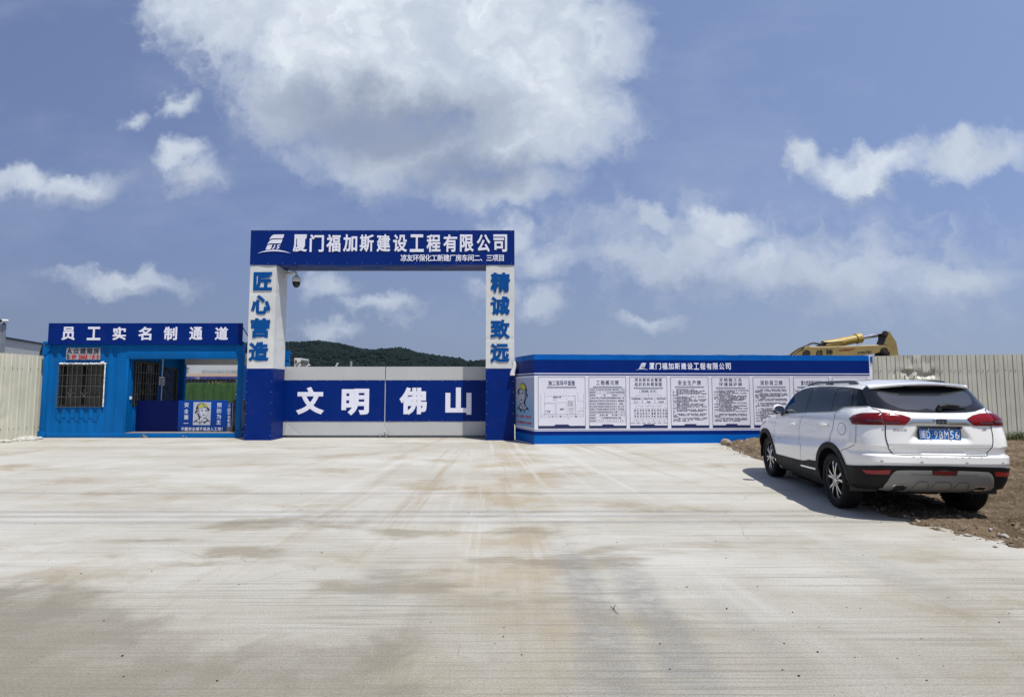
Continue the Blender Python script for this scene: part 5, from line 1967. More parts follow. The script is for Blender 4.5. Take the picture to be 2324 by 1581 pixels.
# tilted lamp plate, vent pipe
fl_ = thing("floodlight", "small tilted pale floodlight plate between the outdoor unit and the vent pipe", "lamp", (at(*zac(1750, 650), YA).x, YA, 2.20))
m = MB()
q4 = [at(*zac(*p_), YA) for p_ in ((1705, 655), (1755, 665), (1822, 550), (1765, 545))]
m.prism(q4, (0, .05, 0))
m.build("head", W_AC, fl_)
m = MB(); m.tube([Vector((at(*zac(1735, 650), YA).x, YA + .03, 2.20)), at(*zac(1735, 640), YA + .03)], .015, 8)
m.build("stem", RAIL, fl_)
pc = at(*zac(2203, 460), YA)
vp = thing("vent_pipe", "grey capped vent pipe rising behind the closed gate", "pipe", (pc.x, YA, 2.20))
m = MB(); m.tube([(pc.x, YA, 2.20), (pc.x, YA, pc.z - .04)], .052, 16)
m.build("pipe", mat("zinc pipe", (.38, .40, .41), .4, .5, var=.1), vp, smooth=50)
m = MB(); m.lathe([(-.09, .045), (-.02, .05), (-.02, .066), (.012, .066), (.02, .05), (.025, 0)], (pc.x, YA, pc.z), (0, 0, 1), 16)
m.build("cap", DARKM, vp, smooth=40)

# camera post at the left edge
pp0 = at(4, 740, 19.0)
po = thing("camera_post", "grey square post topped by a small white bullet camera behind the cream fence", "post", (pp0.x, 19.0, 0))
m = MB(); m.bbox(pp0.x - .17, pp0.x + .03, 18.95, 19.15, 0, at(4, 734, 19.0).z, .008)
m.build("post", mat("galvanised post", (.33, .34, .36), .45, .5, var=.2), po)
m = MB()
ct = at(7, 729, 19.0)
m.tube([(ct.x + .06, 18.85, ct.z + .0), (ct.x + .0, 19.15, ct.z + .03)], .055, 14)
cb_ = m.build("camera_body", WHITEP, po, smooth=50)
m = MB(); m.lathe([(0, .048), (.01, .048), (.012, 0)], (ct.x + .062, 18.84, ct.z), (0.2, -1, -.1), 14)
m.build("lens", BLACKP, cb_)
m = MB(); m.bar((ct.x, 19.05, ct.z - .12), (ct.x, 19.05, ct.z - .02), .05, .05)
m.build("bracket", RAIL, po)
# cables between cabin and fence
m = MB()
for k, (x1_, x2_) in enumerate(((97, 91), (99, 95), (101, 92))):
    m.tube([at(x1_ + 2, 776 + k * 2, 18.6), at((x1_ + x2_) / 2 + 1, 788, 18.6), at(x2_, 800, 18.6), at(x2_ - 1, 815, 18.6), at(x2_ - 1, 880, 18.7)], .016, 6)
tag(m.build("cable", BLACKP, smooth=60), "bundle of black cables hanging between the blue cabin and the cream fence", "cable")

# ================================================================ EXCAVATOR
zx = zoomer(3100, 1280, 3.8733)
YE = 22.0
YEL = mat("worn yellow paint", (.30, .215, .075), .5, var=.2, vscale=2.2, dirt=.45, dirtcol=(.20, .13, .05), dscale=2.6)
YELB = mat("bright yellow cylinder", (.40, .28, .06), .45, var=.12, vscale=3, dirt=.3, dirtcol=(.2, .14, .05))
GREASE = mat("greasy black steel", (.022, .018, .014), .6, var=.4, vscale=8)
ex = thing("excavator", "yellow excavator with its boom lowered behind the hoarding", "excavator", (at(1990, 800, YE).x, YE, 0))
X = lambda x, y, Y=YE: at(*zx(x, y), Y)
boomw = .52


def side_prism(pts, y0, y1, mb, mi=0):
    a = [X(*p) for p in pts]
    mb.prism([(p.x, y0, p.z) for p in a], (0, y1 - y0, 0), mi)


m = MB()
boom_pts = [(60, 760), (150, 640), (265, 525), (330, 470), (400, 430), (455, 405), (500, 420), (700, 424), (1200, 412), (1530, 398), (1640, 398), (1700, 420), (1725, 470), (1700, 505), (1640, 492), (1480, 525), (1250, 560), (800, 600), (520, 640), (300, 860), (120, 1150), (-60, 1150)]
side_prism(boom_pts, YE - boomw / 2, YE + boomw / 2, m)
boom = m.build("boom", YEL, ex, smooth=30, bevel=.015)
EP = Plane((0, YE - boomw / 2 - .004, 0), (1, 0, 0))
m = MB()
for ch, a, b, c, d in (("战", 635, 745, 455, 545), ("神", 785, 895, 445, 545)):
    s0, t1 = EP.px(zx(a, c)); s1, t0 = EP.px(zx(b, d))
    put_glyph(m, EP, ch, s0, s1, t0, t1, .002, .035, 2)
s0, t1 = EP.px(zx(1282, 488)); s1, t0 = EP.px(zx(1500, 522))
tilt = EP.px(zx(1500, 474))[1] - EP.px(zx(1500, 488))[1]
let = "KOMATSU"
for i, ch in enumerate(let):
    a = s0 + (s1 - s0) * i / 7
    put_glyph(m, EP, ch, a, a + (s1 - s0) / 7 * .92, t0 + tilt * i / 6, t1 + tilt * i / 6, .002, .05, 2)
m.build("lettering", BLACKP, boom)
m = MB()
for pts in (((985, 470), (1040, 455), (1100, 450), (1160, 448), (1235, 440)), ((1000, 462), (1070, 466), (1140, 460), (1200, 450)), ((1010, 474), (1090, 470), (1180, 462), (1215, 446)), ((1060, 455), (1110, 446), (1130, 440))):
    stroke_on(m, EP, [EP.px(zx(*p)) for p in pts], .022, .002)
m.build("flame_decal", mat("faded red decal", (.30, .07, .035), .6, var=.2), boom)
m = MB()
m.lathe([(0, .14), (.05, .14), (.05, .0)], X(485, 515, YE - boomw / 2), (0, -1, 0), 16)
m.lathe([(0, .15), (.03, .15), (.03, .09), (.06, .09), (.06, 0)], X(1690, 480, YE - boomw / 2 - .02), (0, -1, 0), 20)
m.build("pin_cap", GREASE, boom, smooth=40)
m = MB()
m.tube([X(x, y, YE - .2) for x, y in ((470, 418), (700, 416), (900, 412), (1200, 404), (1600, 392))], .022, 8)
m.tube([X(x, y, YE - .1) for x, y in ((470, 412), (700, 411), (900, 407), (1200, 399), (1600, 388))], .022, 8)
m.bbox(X(895, 0).x, X(945, 0).x, YE - .24, YE - .05, X(0, 422).z, X(0, 402).z, .01)
m.build("steel_pipe", mat("pale steel pipe", (.30, .26, .18), .5, .3, var=.2), boom, smooth=50)
# stick (arm) with its rear lug
m = MB()
stick = [(1650, 215), (1660, 190), (1690, 175), (1725, 182), (1745, 215), (1828, 345), (1868, 560), (1900, 900), (1780, 900), (1720, 560), (1725, 470), (1700, 410), (1655, 388), (1615, 390), (1650, 330), (1668, 270)]
side_prism(stick, YE - .20, YE + .20, m)
sk_ = m.build("stick", YEL, ex, smooth=30, bevel=.012)
m = MB()
m.lathe([(0, .12), (.03, .12), (.03, .07), (.05, .07), (.05, 0)], X(1700, 212, YE - .20), (0, -1, 0), 18)
side_prism([(1648, 235), (1668, 250), (1660, 320), (1640, 375), (1615, 392), (1632, 340), (1650, 290)], YE - .206, YE + .206, m)
m.build("pin_lug", GREASE, sk_, smooth=40)
m = MB()
side_prism([(1600, 515), (1660, 492), (1715, 505), (1708, 560), (1590, 560)], YE - .22, YE + .22, m)
m.build("knuckle", GREASE, boom, smooth=40)
# arm cylinder
m = MB()
m.tube([X(745, 385), X(1000, 345), X(1255, 290)], .17, 18)
m.tube([X(1250, 291), X(1325, 275)], .205, 18)
cyl = m.build("cylinder", YELB, ex, smooth=50)
m = MB(); m.tube([X(1320, 277), X(1680, 210)], .085, 14)
m.build("rod", mat("chromed rod", (.6, .62, .65), .12, 1.0, var=.05), cyl, smooth=50)
m = MB()
side_prism([(610, 415), (700, 375), (740, 372), (800, 400), (760, 418)], YE - .16, YE + .16, m)
m.build("cylinder_lug", GREASE, cyl, smooth=40)
m = MB()
m.tube([X(x, y, YE - .12) for x, y in ((455, 408), (500, 390), (545, 365), (600, 354), (650, 362), (690, 372), (740, 360))], .035, 8)
m.tube([X(x, y, YE - .16) for x, y in ((740, 352), (800, 348), (900, 345), (1020, 338), (1045, 330))], .02, 8)
m.tube([X(x, y, YE - .28) for x, y in ((180, 610), (265, 520), (360, 450), (455, 408))], .03, 8)
m.bbox(X(715, 0).x, X(750, 0).x, YE - .24, YE - .05, X(0, 370).z, X(0, 345).z, .01)
m.build("hose", BLACKP, ex, smooth=60)
# machine body behind the hoarding
bx_ = X(60, 760).x
m = MB()
m.bbox(bx_ - 2.6, bx_ + .6, YE - .2, YE + 1.2, .95, 2.0, .06)
m.build("body", YEL, ex, smooth=40)
m = MB()
m.bbox(bx_ - 1.2, bx_ + .3, YE - 1.25, YE - .33, .95, 2.25, .06)
m.build("operator_cab", mat("cab glass", (.02, .025, .03), .1), ex, smooth=40)
for yy in (YE - 1.2, YE + .7):
    m = MB()
    pts = [(bx_ - 2.6 + .38 * (1 + cos(a)) - .38, .42 + .42 * sin(a)) for a in [pi / 2 + pi * k / 10 for k in range(11)]] + [(bx_ + 1.0 + .42 * cos(a), .42 + .42 * sin(a)) for a in [-pi / 2 + pi * k / 10 for k in range(11)]]
    m.prism([(a, yy, b - .02) for a, b in pts], (0, .55, 0))
    m.build("track", GREASE, ex, smooth=40)

# ================================================================ OVERHEAD WIRES (their shadows cross the slab)
WIRE = mat("black wire", (.02, .02, .02), .6)
for i, (py, lab) in enumerate(((1122, "single thin overhead wire crossing high above the slab, nearest to the gate"), (1165, "thin overhead wire above the slab, second from the gate"), (1176, "thin overhead wire above the slab, third from the gate"), (1190, "thin overhead wire above the slab, last from the gate"))):
    g = gr(1300, py)
    hgt = 17.0
    y0 = g.y - SH[1] * hgt
    m = MB()
    m.tube([(-40 + 4 * k, y0 + .10 * sin(k * .5) * 0 + .01 * k, hgt + .0008 * (4 * (k - 10)) ** 2) for k in range(21)], .017, 6)
    tag(m.build("overhead_wire", WIRE, smooth=60), lab, "wire", group="overhead wires above the slab")

# ================================================================ PARKED CAR
# car frame: x to the right, y forward from the rear axle, z up
CAR_X, CAR_Y, CAR_RZ = 5.165, 7.42, -0.137
KX = 0.955                                           # narrows the whole body


def lerp_tab(tab, z):
    if z <= tab[0][0]:
        return tab[0][1]
    for (a, va), (b, vb) in zip(tab, tab[1:]):
        if z <= b:
            k = (z - a) / (b - a)
            return va + (vb - va) * k
    return tab[-1][1]


def smooth_tab(tab):
    """monotone-ish cubic through table points"""
    xs = [t[0] for t in tab]; ys = [t[1] for t in tab]
    n = len(xs)
    d = [(ys[i + 1] - ys[i]) / (xs[i + 1] - xs[i]) for i in range(n - 1)]
    m = [d[0]] + [0 if d[i - 1] * d[i] <= 0 else 2 * d[i - 1] * d[i] / (d[i - 1] + d[i]) for i in range(1, n - 1)] + [d[-1]]

    def f(x):
        if x <= xs[0]: return ys[0]
        if x >= xs[-1]: return ys[-1]
        i = 0
        while x > xs[i + 1]: i += 1
        h = xs[i + 1] - xs[i]; t = (x - xs[i]) / h
        return ((2 * t ** 3 - 3 * t ** 2 + 1) * ys[i] + (t ** 3 - 2 * t ** 2 + t) * h * m[i] + (-2 * t ** 3 + 3 * t ** 2) * ys[i + 1] + (t ** 3 - t ** 2) * h * m[i + 1])
    return f


# half width, rear extremity, front extremity and corner radii against height
W_T = smooth_tab([(.22, .80), (.32, .860), (.42, .885), (.55, .897), (.72, .908), (.90, .908), (.99, .904), (1.04, .896), (1.12, .882), (1.22, .862), (1.29, .832), (1.36, .788), (1.44, .752), (1.52, .722), (1.58, .688), (1.63, .645)])
R_T = [(.22, -.30), (.36, -.55), (.40, -.72), (.43, -.80), (.50, -.855), (.60, -.890), (.66, -.905), (.70, -.915), (.715, -.930), (.785, -.928), (.802, -.905), (.812, -.852), (.83, -.850),
       (.895, -.868), (.908, -.890), (1.0, -.884), (1.10, -.876), (1.15, -.872), (1.165, -.872), (1.235, -.868), (1.245, -.860), (1.30, -.822), (1.36, -.765), (1.46, -.662), (1.56, -.560), (1.63, -.500)]
F_T = smooth_tab([(.22, 3.36), (.35, 3.50), (.50, 3.575), (.66, 3.60), (.80, 3.60), (.92, 3.57), (1.0, 3.52), (1.06, 3.45), (1.10, 3.37), (1.14, 3.25), (1.18, 3.06), (1.22, 2.76), (1.25, 2.54), (1.28, 2.44), (1.34, 2.33), (1.44, 2.14), (1.52, 1.96), (1.58, 1.78), (1.61, 1.64), (1.63, 1.50)])
RA_T = smooth_tab([(.22, .25), (.6, .34), (.80, .33), (.9, .30), (1.2, .34), (1.35, .44), (1.5, .36), (1.63, .24)])     # rear corner, along the car
RB_T = smooth_tab([(.22, .20), (.6, .26), (.80, .25), (.9, .22), (1.2, .26), (1.35, .34), (1.5, .26), (1.63, .20)])     # rear corner, across the car
FA_T = smooth_tab([(.22, .7), (.8, .62), (1.0, .60), (1.14, .50), (1.26, .38), (1.45, .34), (1.63, .30)])
FB_T = smooth_tab([(.22, .5), (.8, .42), (1.0, .38), (1.14, .32), (1.26, .34), (1.45, .28), (1.63, .24)])
CROWN, FCROWN = 0.10, 0.12
ZW = smooth_tab([(.40, 0.0), (.75, .035), (1.0, .055), (1.24, .055), (1.45, .02), (1.6, 0.0)])


def recess(u, z):
    """number plate hollow in the tailgate"""
    t = (z - .955) / .19
    if t < 0 or t > 1:
        return 0.0
    half = .40 - .14 * t
    e = max(0.0, min(1.0, (half - abs(u)) / .10))
    k = min(1.0, t / .35, (1 - t) / .06)
    e = e * e * (3 - 2 * e)
    return .045 * e * max(0, k)


def rear_v(z):
    return lerp_tab(R_T, z)


def S(s, z, off=0.0):
    """point of the body skin. |s| in 0..1 rear face, 1..2 rear corner, from 2 on along the side; the sign is the side (+ left)"""
    if off:
        e = .004
        a = S(s - e, z); b = S(s + e, z); c = S(s, z - e); d = S(s, z + e)
        n = (b - a).cross(d - c)
        if n.length > 1e-12:
            n.normalize()
            p = S(s, z)
            ctr = Vector((0, max(-.2, min(1.6, p.y)), p.z - .05))
            if n.dot(p - ctr) < 0:
                n = -n
            return p + n * off
    sg = -1.0 if s >= 0 else 1.0
    t = abs(s)
    w, vr = W_T(z), rear_v(z)
    ra, rb = RA_T(z), RB_T(z)
    if t <= 1:
        u = (w - rb) * t
        v = vr
    elif t <= 2:
        a = (t - 1) * pi / 2
        k = 2.5
        ca, sa = abs(cos(a)) ** (2 / k), abs(sin(a)) ** (2 / k)
        u = (w - rb) + rb * sa
        v = vr + ra * (1 - ca)
    else:
        v = vr + ra + (t - 2)
        u = w
    v += CROWN * (u / .9) ** 2 * (1.0 if z > .42 else .6) - .02
    v += recess(u * sg, z)
    # slight barrel of the flanks and taper to the nose
    if t > 1:
        q = (v - 1.2) / 2.4
        u *= 1 - .022 * q * q if v < 1.2 else 1 - .030 * q * q
    zz = z - ZW(z) * max(0.0, min(2.5, v + .2))
    return Vector((sg * u * (KX + .03 * max(0, min(1, v / 2.6))), v, zz))


def S_front(s, z):
    """same skin for the nose: s 0..1 across the front, 1..2 front corner"""
    sg = -1.0 if s >= 0 else 1.0
    t = abs(s)
    w, vf = W_T(z), F_T(z)
    fa, fb = FA_T(z), FB_T(z)
    if t <= 1:
        u, v = (w - fb) * t, vf
    else:
        a = (t - 1) * pi / 2
        k = 2.2
        u = (w - fb) + fb * abs(sin(a)) ** (2 / k)
        v = vf - fa * (1 - abs(cos(a)) ** (2 / k))
    v -= FCROWN * (u / .9) ** 2
    q = (v - 1.2) / 2.4
    u *= 1 - .022 * q * q if v < 1.2 else 1 - .030 * q * q
    zz = z - ZW(z) * max(0.0, min(2.5, v + .2))
    return Vector((sg * u * (KX + .03 * max(0, min(1, v / 2.6))), v, zz))


def side_s(v, z):
    """side coordinate for a station v"""
    return 2 + v - (rear_v(z) + RA_T(z) + CROWN * (W_T(z) / .9) ** 2 - .02)


PAINT = mat("white car paint", (.87, .865, .84), .22, var=.015, vscale=2, coat=1.0, spec=.5)
CARGLASS = mat("tinted car glass", (.005, .010, .013), .03, var=0, spec=.35)
CLAD = mat("matt black cladding", (.009, .0095, .010), .6, var=.15, vscale=12, bump=.05, bscale=300, spec=.22)
TYRE = mat("tyre rubber", (.010, .010, .010), .75, var=.2, vscale=9, dirt=.25, dirtcol=(.045, .04, .036), dscale=5, spec=.25)
ALLOY = mat("machined alloy", (.55, .56, .57), .28, 1.0, var=.06)
ALLOYD = mat("dark alloy", (.05, .052, .055), .4, .7, var=.1)
CHROME = mat("chrome trim", (.62, .63, .65), .10, 1.0, var=.03)
SKID = mat("silver grey bumper plate", (.23, .23, .225), .42, .25, var=.08, dirt=.35, dirtcol=(.18, .16, .13), dscale=4)
LAMPR = mat("red lamp lens", (.12, .0015, .003), .12, var=.06, vscale=9, coat=.25, spec=.3)
LAMPR2 = mat("bright red lamp lens", (.20, .003, .005), .12, var=.10, vscale=14, coat=.25, spec=.3)
LAMPD = mat("smoked lamp strip", (.055, .008, .010), .10, var=.1, coat=1.0)
GAP = mat("panel gap", (.012, .012, .013), .7, var=0)
PLATEB = mat("blue number plate", (.003, .13, .46), .35, var=.04)
RAILC = mat("dark roof rail", (.10, .105, .115), .35, .6, var=.05)

car = thing("parked_car", "white five-door estate-bodied car with blue rear plate parked half on the soil", "car", (CAR_X, CAR_Y, 0.0), CAR_RZ)

ARCH = [(0.0, .365), (2.67, .365)]
Zrows = [.22, .25, .28, .30, .33, .36, .39, .42, .45, .48, .51, .54, .57, .60, .63, .66, .685, .70, .715, .74, .765, .785, .795, .803, .812, .83, .85, .87, .885, .895, .902, .908, .92, .94, .955, .97, .985, 1.0, 1.015, 1.03, 1.045, 1.06, 1.075,
         1.09, 1.105, 1.12, 1.135, 1.146, 1.155, 1.165, 1.18, 1.20, 1.22, 1.235, 1.245, 1.26, 1.28, 1.30, 1.32, 1.34, 1.36, 1.385, 1.41, 1.435, 1.46, 1.485, 1.51, 1.535, 1.56, 1.585, 1.61, 1.63]
NR, NCR, NS, NCF, NF = 20, 12, 84, 12, 8


def half_ring(z, sg):
    pts = []
    for i in range(NR + 1):
        pts.append(S(sg * i / NR if i else 0.0, z))
    for i in range(1, NCR + 1):
        pts.append(S(sg * (1 + i / NCR), z))
    a = S(sg * 2.0, z); fe = S_front(sg * 2.0, z)
    v0, v1 = a.y, max(fe.y, a.y + .05)
    for i in range(1, NS):
        v = v0 + (v1 - v0) * i / NS
        pts.append(S(sg * (2 + v - v0), z))
    for i in range(NCF + 1):
        pts.append(S_front(sg * (2 - i / NCF), z))
    for i in range(1, NF + 1):
        pts.append(S_front(sg * (1 - i / NF), z))
    return pts


def in_arch(p, r):
    if abs(p.x) < .55:
        return False
    return any((p.y - a) ** 2 + (p.z - b) ** 2 < r * r for a, b in ARCH)


m = MB()
rings = []
for z in Zrows:
    L_, R_ = half_ring(z, 1), half_ring(z, -1)
    rings.append(L_ + R_[-2:0:-1])
n = len(rings[0])
for r in rings:
    m.v += [tuple(p) for p in r]
for j in range(len(rings) - 1):
    for i in range(n):
        q4 = [j * n + i, j * n + (i + 1) % n, (j + 1) * n + (i + 1) % n, (j + 1) * n + i]
        c = sum((Vector(m.v[k]) for k in q4), Vector()) / 4
        if in_arch(c, .460) or (c.z < .345 and c.y < -.15):
            continue
        m.f.append(q4); m.mi.append(0)
# crowned roof over the last ring
top = rings[-1]
cen = sum(top, Vector()) / len(top)
prev = (len(rings) - 1) * n
K = 10
for k in range(1, K + 1):
    f = 1 - k / K
    b0 = len(m.v)
    for p in top:
        q = cen + (p - cen) * f
        e = 1 - f ** 2.2
        zr_ = 1.63 + .088 * e - .014 * ((q.y - .55) / 1.0) ** 2 * (1 - f) ** .5 + (p.z - 1.63) * f
        m.v.append((q.x, q.y, zr_))
    for i in range(n):
        m.f.append([prev + i, prev + (i + 1) % n, b0 + (i + 1) % n, b0 + i]); m.mi.append(0)
    prev = b0
body = m.build("body", PAINT, car, smooth=32, local=True)

# dark underbody and wheel tubs
m = MB()
m.box(-.70, .70, .45, 3.1, .25, .42)
m.box(-.70, .70, -.62, .45, .37, .46)
m.bbox(-.25, .25, -.45, .30, .27, .40, .05)
m.tube([(-.80, 0, .36), (.80, 0, .36)], .05, 10)
for yv in (0.0, 2.67):
    for sg in (-1, 1):
        n0 = len(m.v)
        K = 28
        for k in range(K + 1):
            a = radians(-8) + radians(196) * k / K
            for (xx, r) in ((.52, .02), (.52, .47), (.875 * .96, .47)):
                m.v.append((sg * xx, yv + r * cos(a), .365 + r * sin(a)))
        for k in range(K):
            for q in range(2):
                i = n0 + k * 3 + q
                m.f.append([i, i + 1, i + 4, i + 3]); m.mi.append(0)
m.build("underbody", BLACKP, car, smooth=40, local=True, fix=False)


def patch(name, outline, mat_, parent, off=.003, step=.035, side=1, smooth=50, thick=.006, fn=None, holes=(), mb=None, mi=0, zscale=1.0, bulge=0.0):
    """panel of the body skin: outline in (s, z), laid off mm outside the skin and edged"""
    def dens(poly):
        out = []
        for (a, b) in zip(poly, poly[1:] + poly[:1]):
            L = sqrt((a[0] - b[0]) ** 2 + (a[1] - b[1]) ** 2)
            k = max(1, int(L / step))
            out += [(a[0] + (b[0] - a[0]) * i / k, a[1] + (b[1] - a[1]) * i / k) for i in range(k)]
        return out
    ring = dens(list(outline))
    pts = [Vector(p) for p in ring]
    edges = [(i, (i + 1) % len(ring)) for i in range(len(ring))]
    x0, x1 = min(p[0] for p in ring), max(p[0] for p in ring)
    y0, y1 = min(p[1] for p in ring), max(p[1] for p in ring)

    def inside(x, y):
        c = False
        for i in range(len(ring)):
            a, b = ring[i], ring[(i + 1) % len(ring)]
            if (a[1] > y) != (b[1] > y) and x < (b[0] - a[0]) * (y - a[1]) / (b[1] - a[1]) + a[0]:
                c = not c
        return c

    def edge_d(x, y):
        return min((x - p[0]) ** 2 + (y - p[1]) ** 2 for p in ring) ** .5
    yv = y0 + step / 2
    while yv < y1:
        xv = x0 + step / 2
        while xv < x1:
            if inside(xv, yv) and edge_d(xv, yv) > step * .45:
                pts.append(Vector((xv, yv)))
            xv += step
        yv += step
    vs, _e, fs, *_r = delaunay_2d_cdt(pts, edges, [], 1, 1e-6)
    own = mb is None
    mb = mb or MB()
    F = fn or (lambda s, z, o: S(side * s, z, o))
    base = len(mb.v)
    for p in vs:
        b = bulge * min(1, edge_d(p.x, p.y) / .05) ** .5 if bulge else 0
        mb.v.append(tuple(F(p.x, p.y, off + b)))
    for f_ in fs:
        mb.f.append([base + i for i in f_]); mb.mi.append(mi)
    # edge skirt
    b2 = len(mb.v)
    for p in ring:
        mb.v.append(tuple(F(p[0], p[1], off)))
    for p in ring:
        mb.v.append(tuple(F(p[0], p[1], off - thick)))
    k = len(ring)
    for i in range(k):
        mb.f.append([b2 + i, b2 + (i + 1) % k, b2 + k + (i + 1) % k, b2 + k + i]); mb.mi.append(mi)
    if own:
        return mb.build(name, mat_, parent, smooth=smooth, local=True)
    return None


def line_on(mb, pts, w, off=.0015, side=1, step=.03, mi=0):
    """narrow strip following points (s, z) on the skin"""
    fine = []
    for a, b in zip(pts, pts[1:]):
        L = sqrt((a[0] - b[0]) ** 2 + (a[1] - b[1]) ** 2)
        k = max(1, int(L / step))
        fine += [(a[0] + (b[0] - a[0]) * i / k, a[1] + (b[1] - a[1]) * i / k) for i in range(k)]
    fine.append(pts[-1])
    P = [S(side * s, z, off) for s, z in fine]
    base = len(mb.v)
    for i, p in enumerate(P):
        d = (P[min(i + 1, len(P) - 1)] - P[max(i - 1, 0)])
        s, z = fine[i]
        nrm = (S(side * s, z, off + .01) - p)
        t = d.cross(nrm)
        t = t.normalized() if t.length > 1e-12 else Vector((0, 0, 1))
        mb.v.append(tuple(p + t * w / 2)); mb.v.append(tuple(p - t * w / 2))
    for i in range(len(P) - 1):
        mb.f.append([base + 2 * i, base + 2 * i + 1, base + 2 * i + 3, base + 2 * i + 2]); mb.mi.append(mi)


def design_z(v, za):
    z = za
    for _ in range(12):
        z = za + ZW(z) * max(0.0, min(2.5, v + .2))
    return z


def flank(side, v, za, off=0.0):
    """point of the flank at station v and true height za, nose corner included"""
    z = design_z(v, za)

    def raw(v_, z_):
        fe = S_front(2.0, z_)
        if v_ <= fe.y:
            return S(side * side_s(v_, z_), z_)
        lo, hi = 1.0, 2.0
        for _ in range(30):
            md = (lo + hi) / 2
            if S_front(md, z_).y > v_: lo = md
            else: hi = md
        return S_front(side * lo, z_)
    p = raw(v, z)
    if off:
        e = .01
        n = (raw(v + e, z) - raw(v - e, z)).cross(raw(v, z + e) - raw(v, z - e)).normalized()
        if n.x * p.x < 0:
            n = -n
        p = p + n * off
    return p


def arc(c, r, a0, a1, n):
    return [(c[0] + r * cos(a0 + (a1 - a0) * i / n), c[1] + r * sin(a0 + (a1 - a0) * i / n)) for i in range(n + 1)]


def sym(half):
    """left half outline from the centre line (s = 0) round and back to it -> closed symmetrical outline"""
    return half + [(-a, b) for a, b in half[::-1] if abs(a) > 1e-6]


# --- wheel arch lips, tubs and wheels
for side in (1, -1):
    for (cv, cz) in ARCH:
        a0, a1 = radians(-12), radians(190)
        outl = arc((cv, cz), .502, a0, a1, 40) + arc((cv, cz), .425, a1, a0, 36)
        patch("wheel_arch", outl, CLAD, car, off=.016, thick=.03, step=.04, side=1, fn=lambda v, z, o, side=side: flank(side, v, max(.20, z), o))


def wheel(side, v, turn):
    w = bpy.data.objects.new("wheel", None)
    m = MB()
    R, HW = .362, .112
    xo = .842
    prof = [(-HW * .8, .25), (-HW, .27), (-HW * 1.02, .31), (-HW * .92, .345), (-HW * .75, R - .004)]
    for gx in (-.055, -.02, .02, .055):
        prof += [(gx - .006, R), (gx - .004, R - .010), (gx + .004, R - .010), (gx + .006, R)]
    prof += [(HW * .75, R - .004), (HW * .92, .345), (HW * 1.02, .31), (HW, .278), (HW * .86, .260), (HW * .72, .254)]
    org = (side * (xo - HW), v, R + .002)
    m.lathe(prof, org, (side, 0, 0), 56)
    bm = MB()
    # shoulder blocks
    for k in range(56):
        a = 2 * pi * k / 56
        for (xx, rr_) in ((HW * .84, .356), (-HW * .84, .356)):
            c = Vector(org) + Vector((side * xx, 0, 0)) + Vector((0, cos(a), sin(a))) * (rr_)
            t = Vector((0, -sin(a), cos(a)))
            nn = Vector((0, cos(a), sin(a)))
            m.add([c + t * .013 - nn * .012 + Vector((side * .012, 0, 0)), c - t * .013 - nn * .012 + Vector((side * .012, 0, 0)), c - t * .013 + nn * .006 - Vector((side * .012, 0, 0)), c + t * .013 + nn * .006 - Vector((side * .012, 0, 0))], [[0, 1, 2, 3]])
    ty = m.build("wheel", TYRE, car, smooth=38, local=True, fix=False)
    m = MB()
    m.lathe([(.018, .0), (.018, .210), (.03, .232), (.060, .236), (.088, .245), (.094, .254), (.090, .258), (.078, .258)], org, (side, 0, 0), 48)
    for k in range(20):
        a = 2 * pi * k / 20
        m.bar(Vector(org) + Vector((side * .02, .05 * cos(a), .05 * sin(a))), Vector(org) + Vector((side * .02, .15 * cos(a), .15 * sin(a))), .01, .006)
    m.build("rim", ALLOYD, ty, smooth=35, local=True, fix=False)
    m = MB()
    for k in range(5):
        for sg in (-1, 1):
            ac = turn + 2 * pi * k / 5
            pts = []
            # each arm widens towards the rim and leans away from its twin
            for (r, wa, wb, xx) in ((.045, .006, .022, .082), (.10, .005, .028, .086), (.16, .017, .046, .088), (.205, .031, .067, .086), (.246, .034, .076, .076)):
                pts.append((r, wa, wb, xx))
            base = len(m.v)
            for (r, wa, wb, xx) in pts:
                for dx_ in (0, -.022):
                    for w_ in (wa, wb):
                        lean = .018 * (r / .236)
                        t = sg * (w_ + lean * .0)
                        p = Vector((0, r * cos(ac) - t * sin(ac), r * sin(ac) + t * cos(ac)))
                        m.v.append(tuple(Vector(org) + Vector((side * (xx + dx_), 0, 0)) + p))
            nP = len(pts)
            for i in range(nP - 1):
                a = base + i * 4; b = a + 4
                for q4, mi in (([a, a + 1, b + 1, b], 0), ([a + 2, b + 2, b + 3, a + 3], 1), ([a, b, b + 2, a + 2], 1), ([a + 1, a + 3, b + 3, b + 1], 1)):
                    m.f.append(q4); m.mi.append(mi)
    m.build("spokes", [ALLOY, ALLOYD], ty, smooth=20, local=True)
    m = MB()
    m.lathe([(.06, .058), (.086, .055), (.094, .030), (.096, 0)], org, (side, 0, 0), 20)
    for k in range(5):
        a = turn + 2 * pi * (k + .5) / 5
        m.lathe([(.05, .014), (.078, .013), (.08, 0)], Vector(org) + Vector((0, .075 * cos(a), .075 * sin(a))), (side, 0, 0), 8)
    m.build("hub_cap", ALLOY, ty, smooth=40, local=True)
    bpy.data.objects.remove(w)


for (side, v, t) in ((-1, 0.0, .35), (-1, 2.67, .9), (1, 0.0, .1), (1, 2.67, .5)):
    wheel(side, v, t)

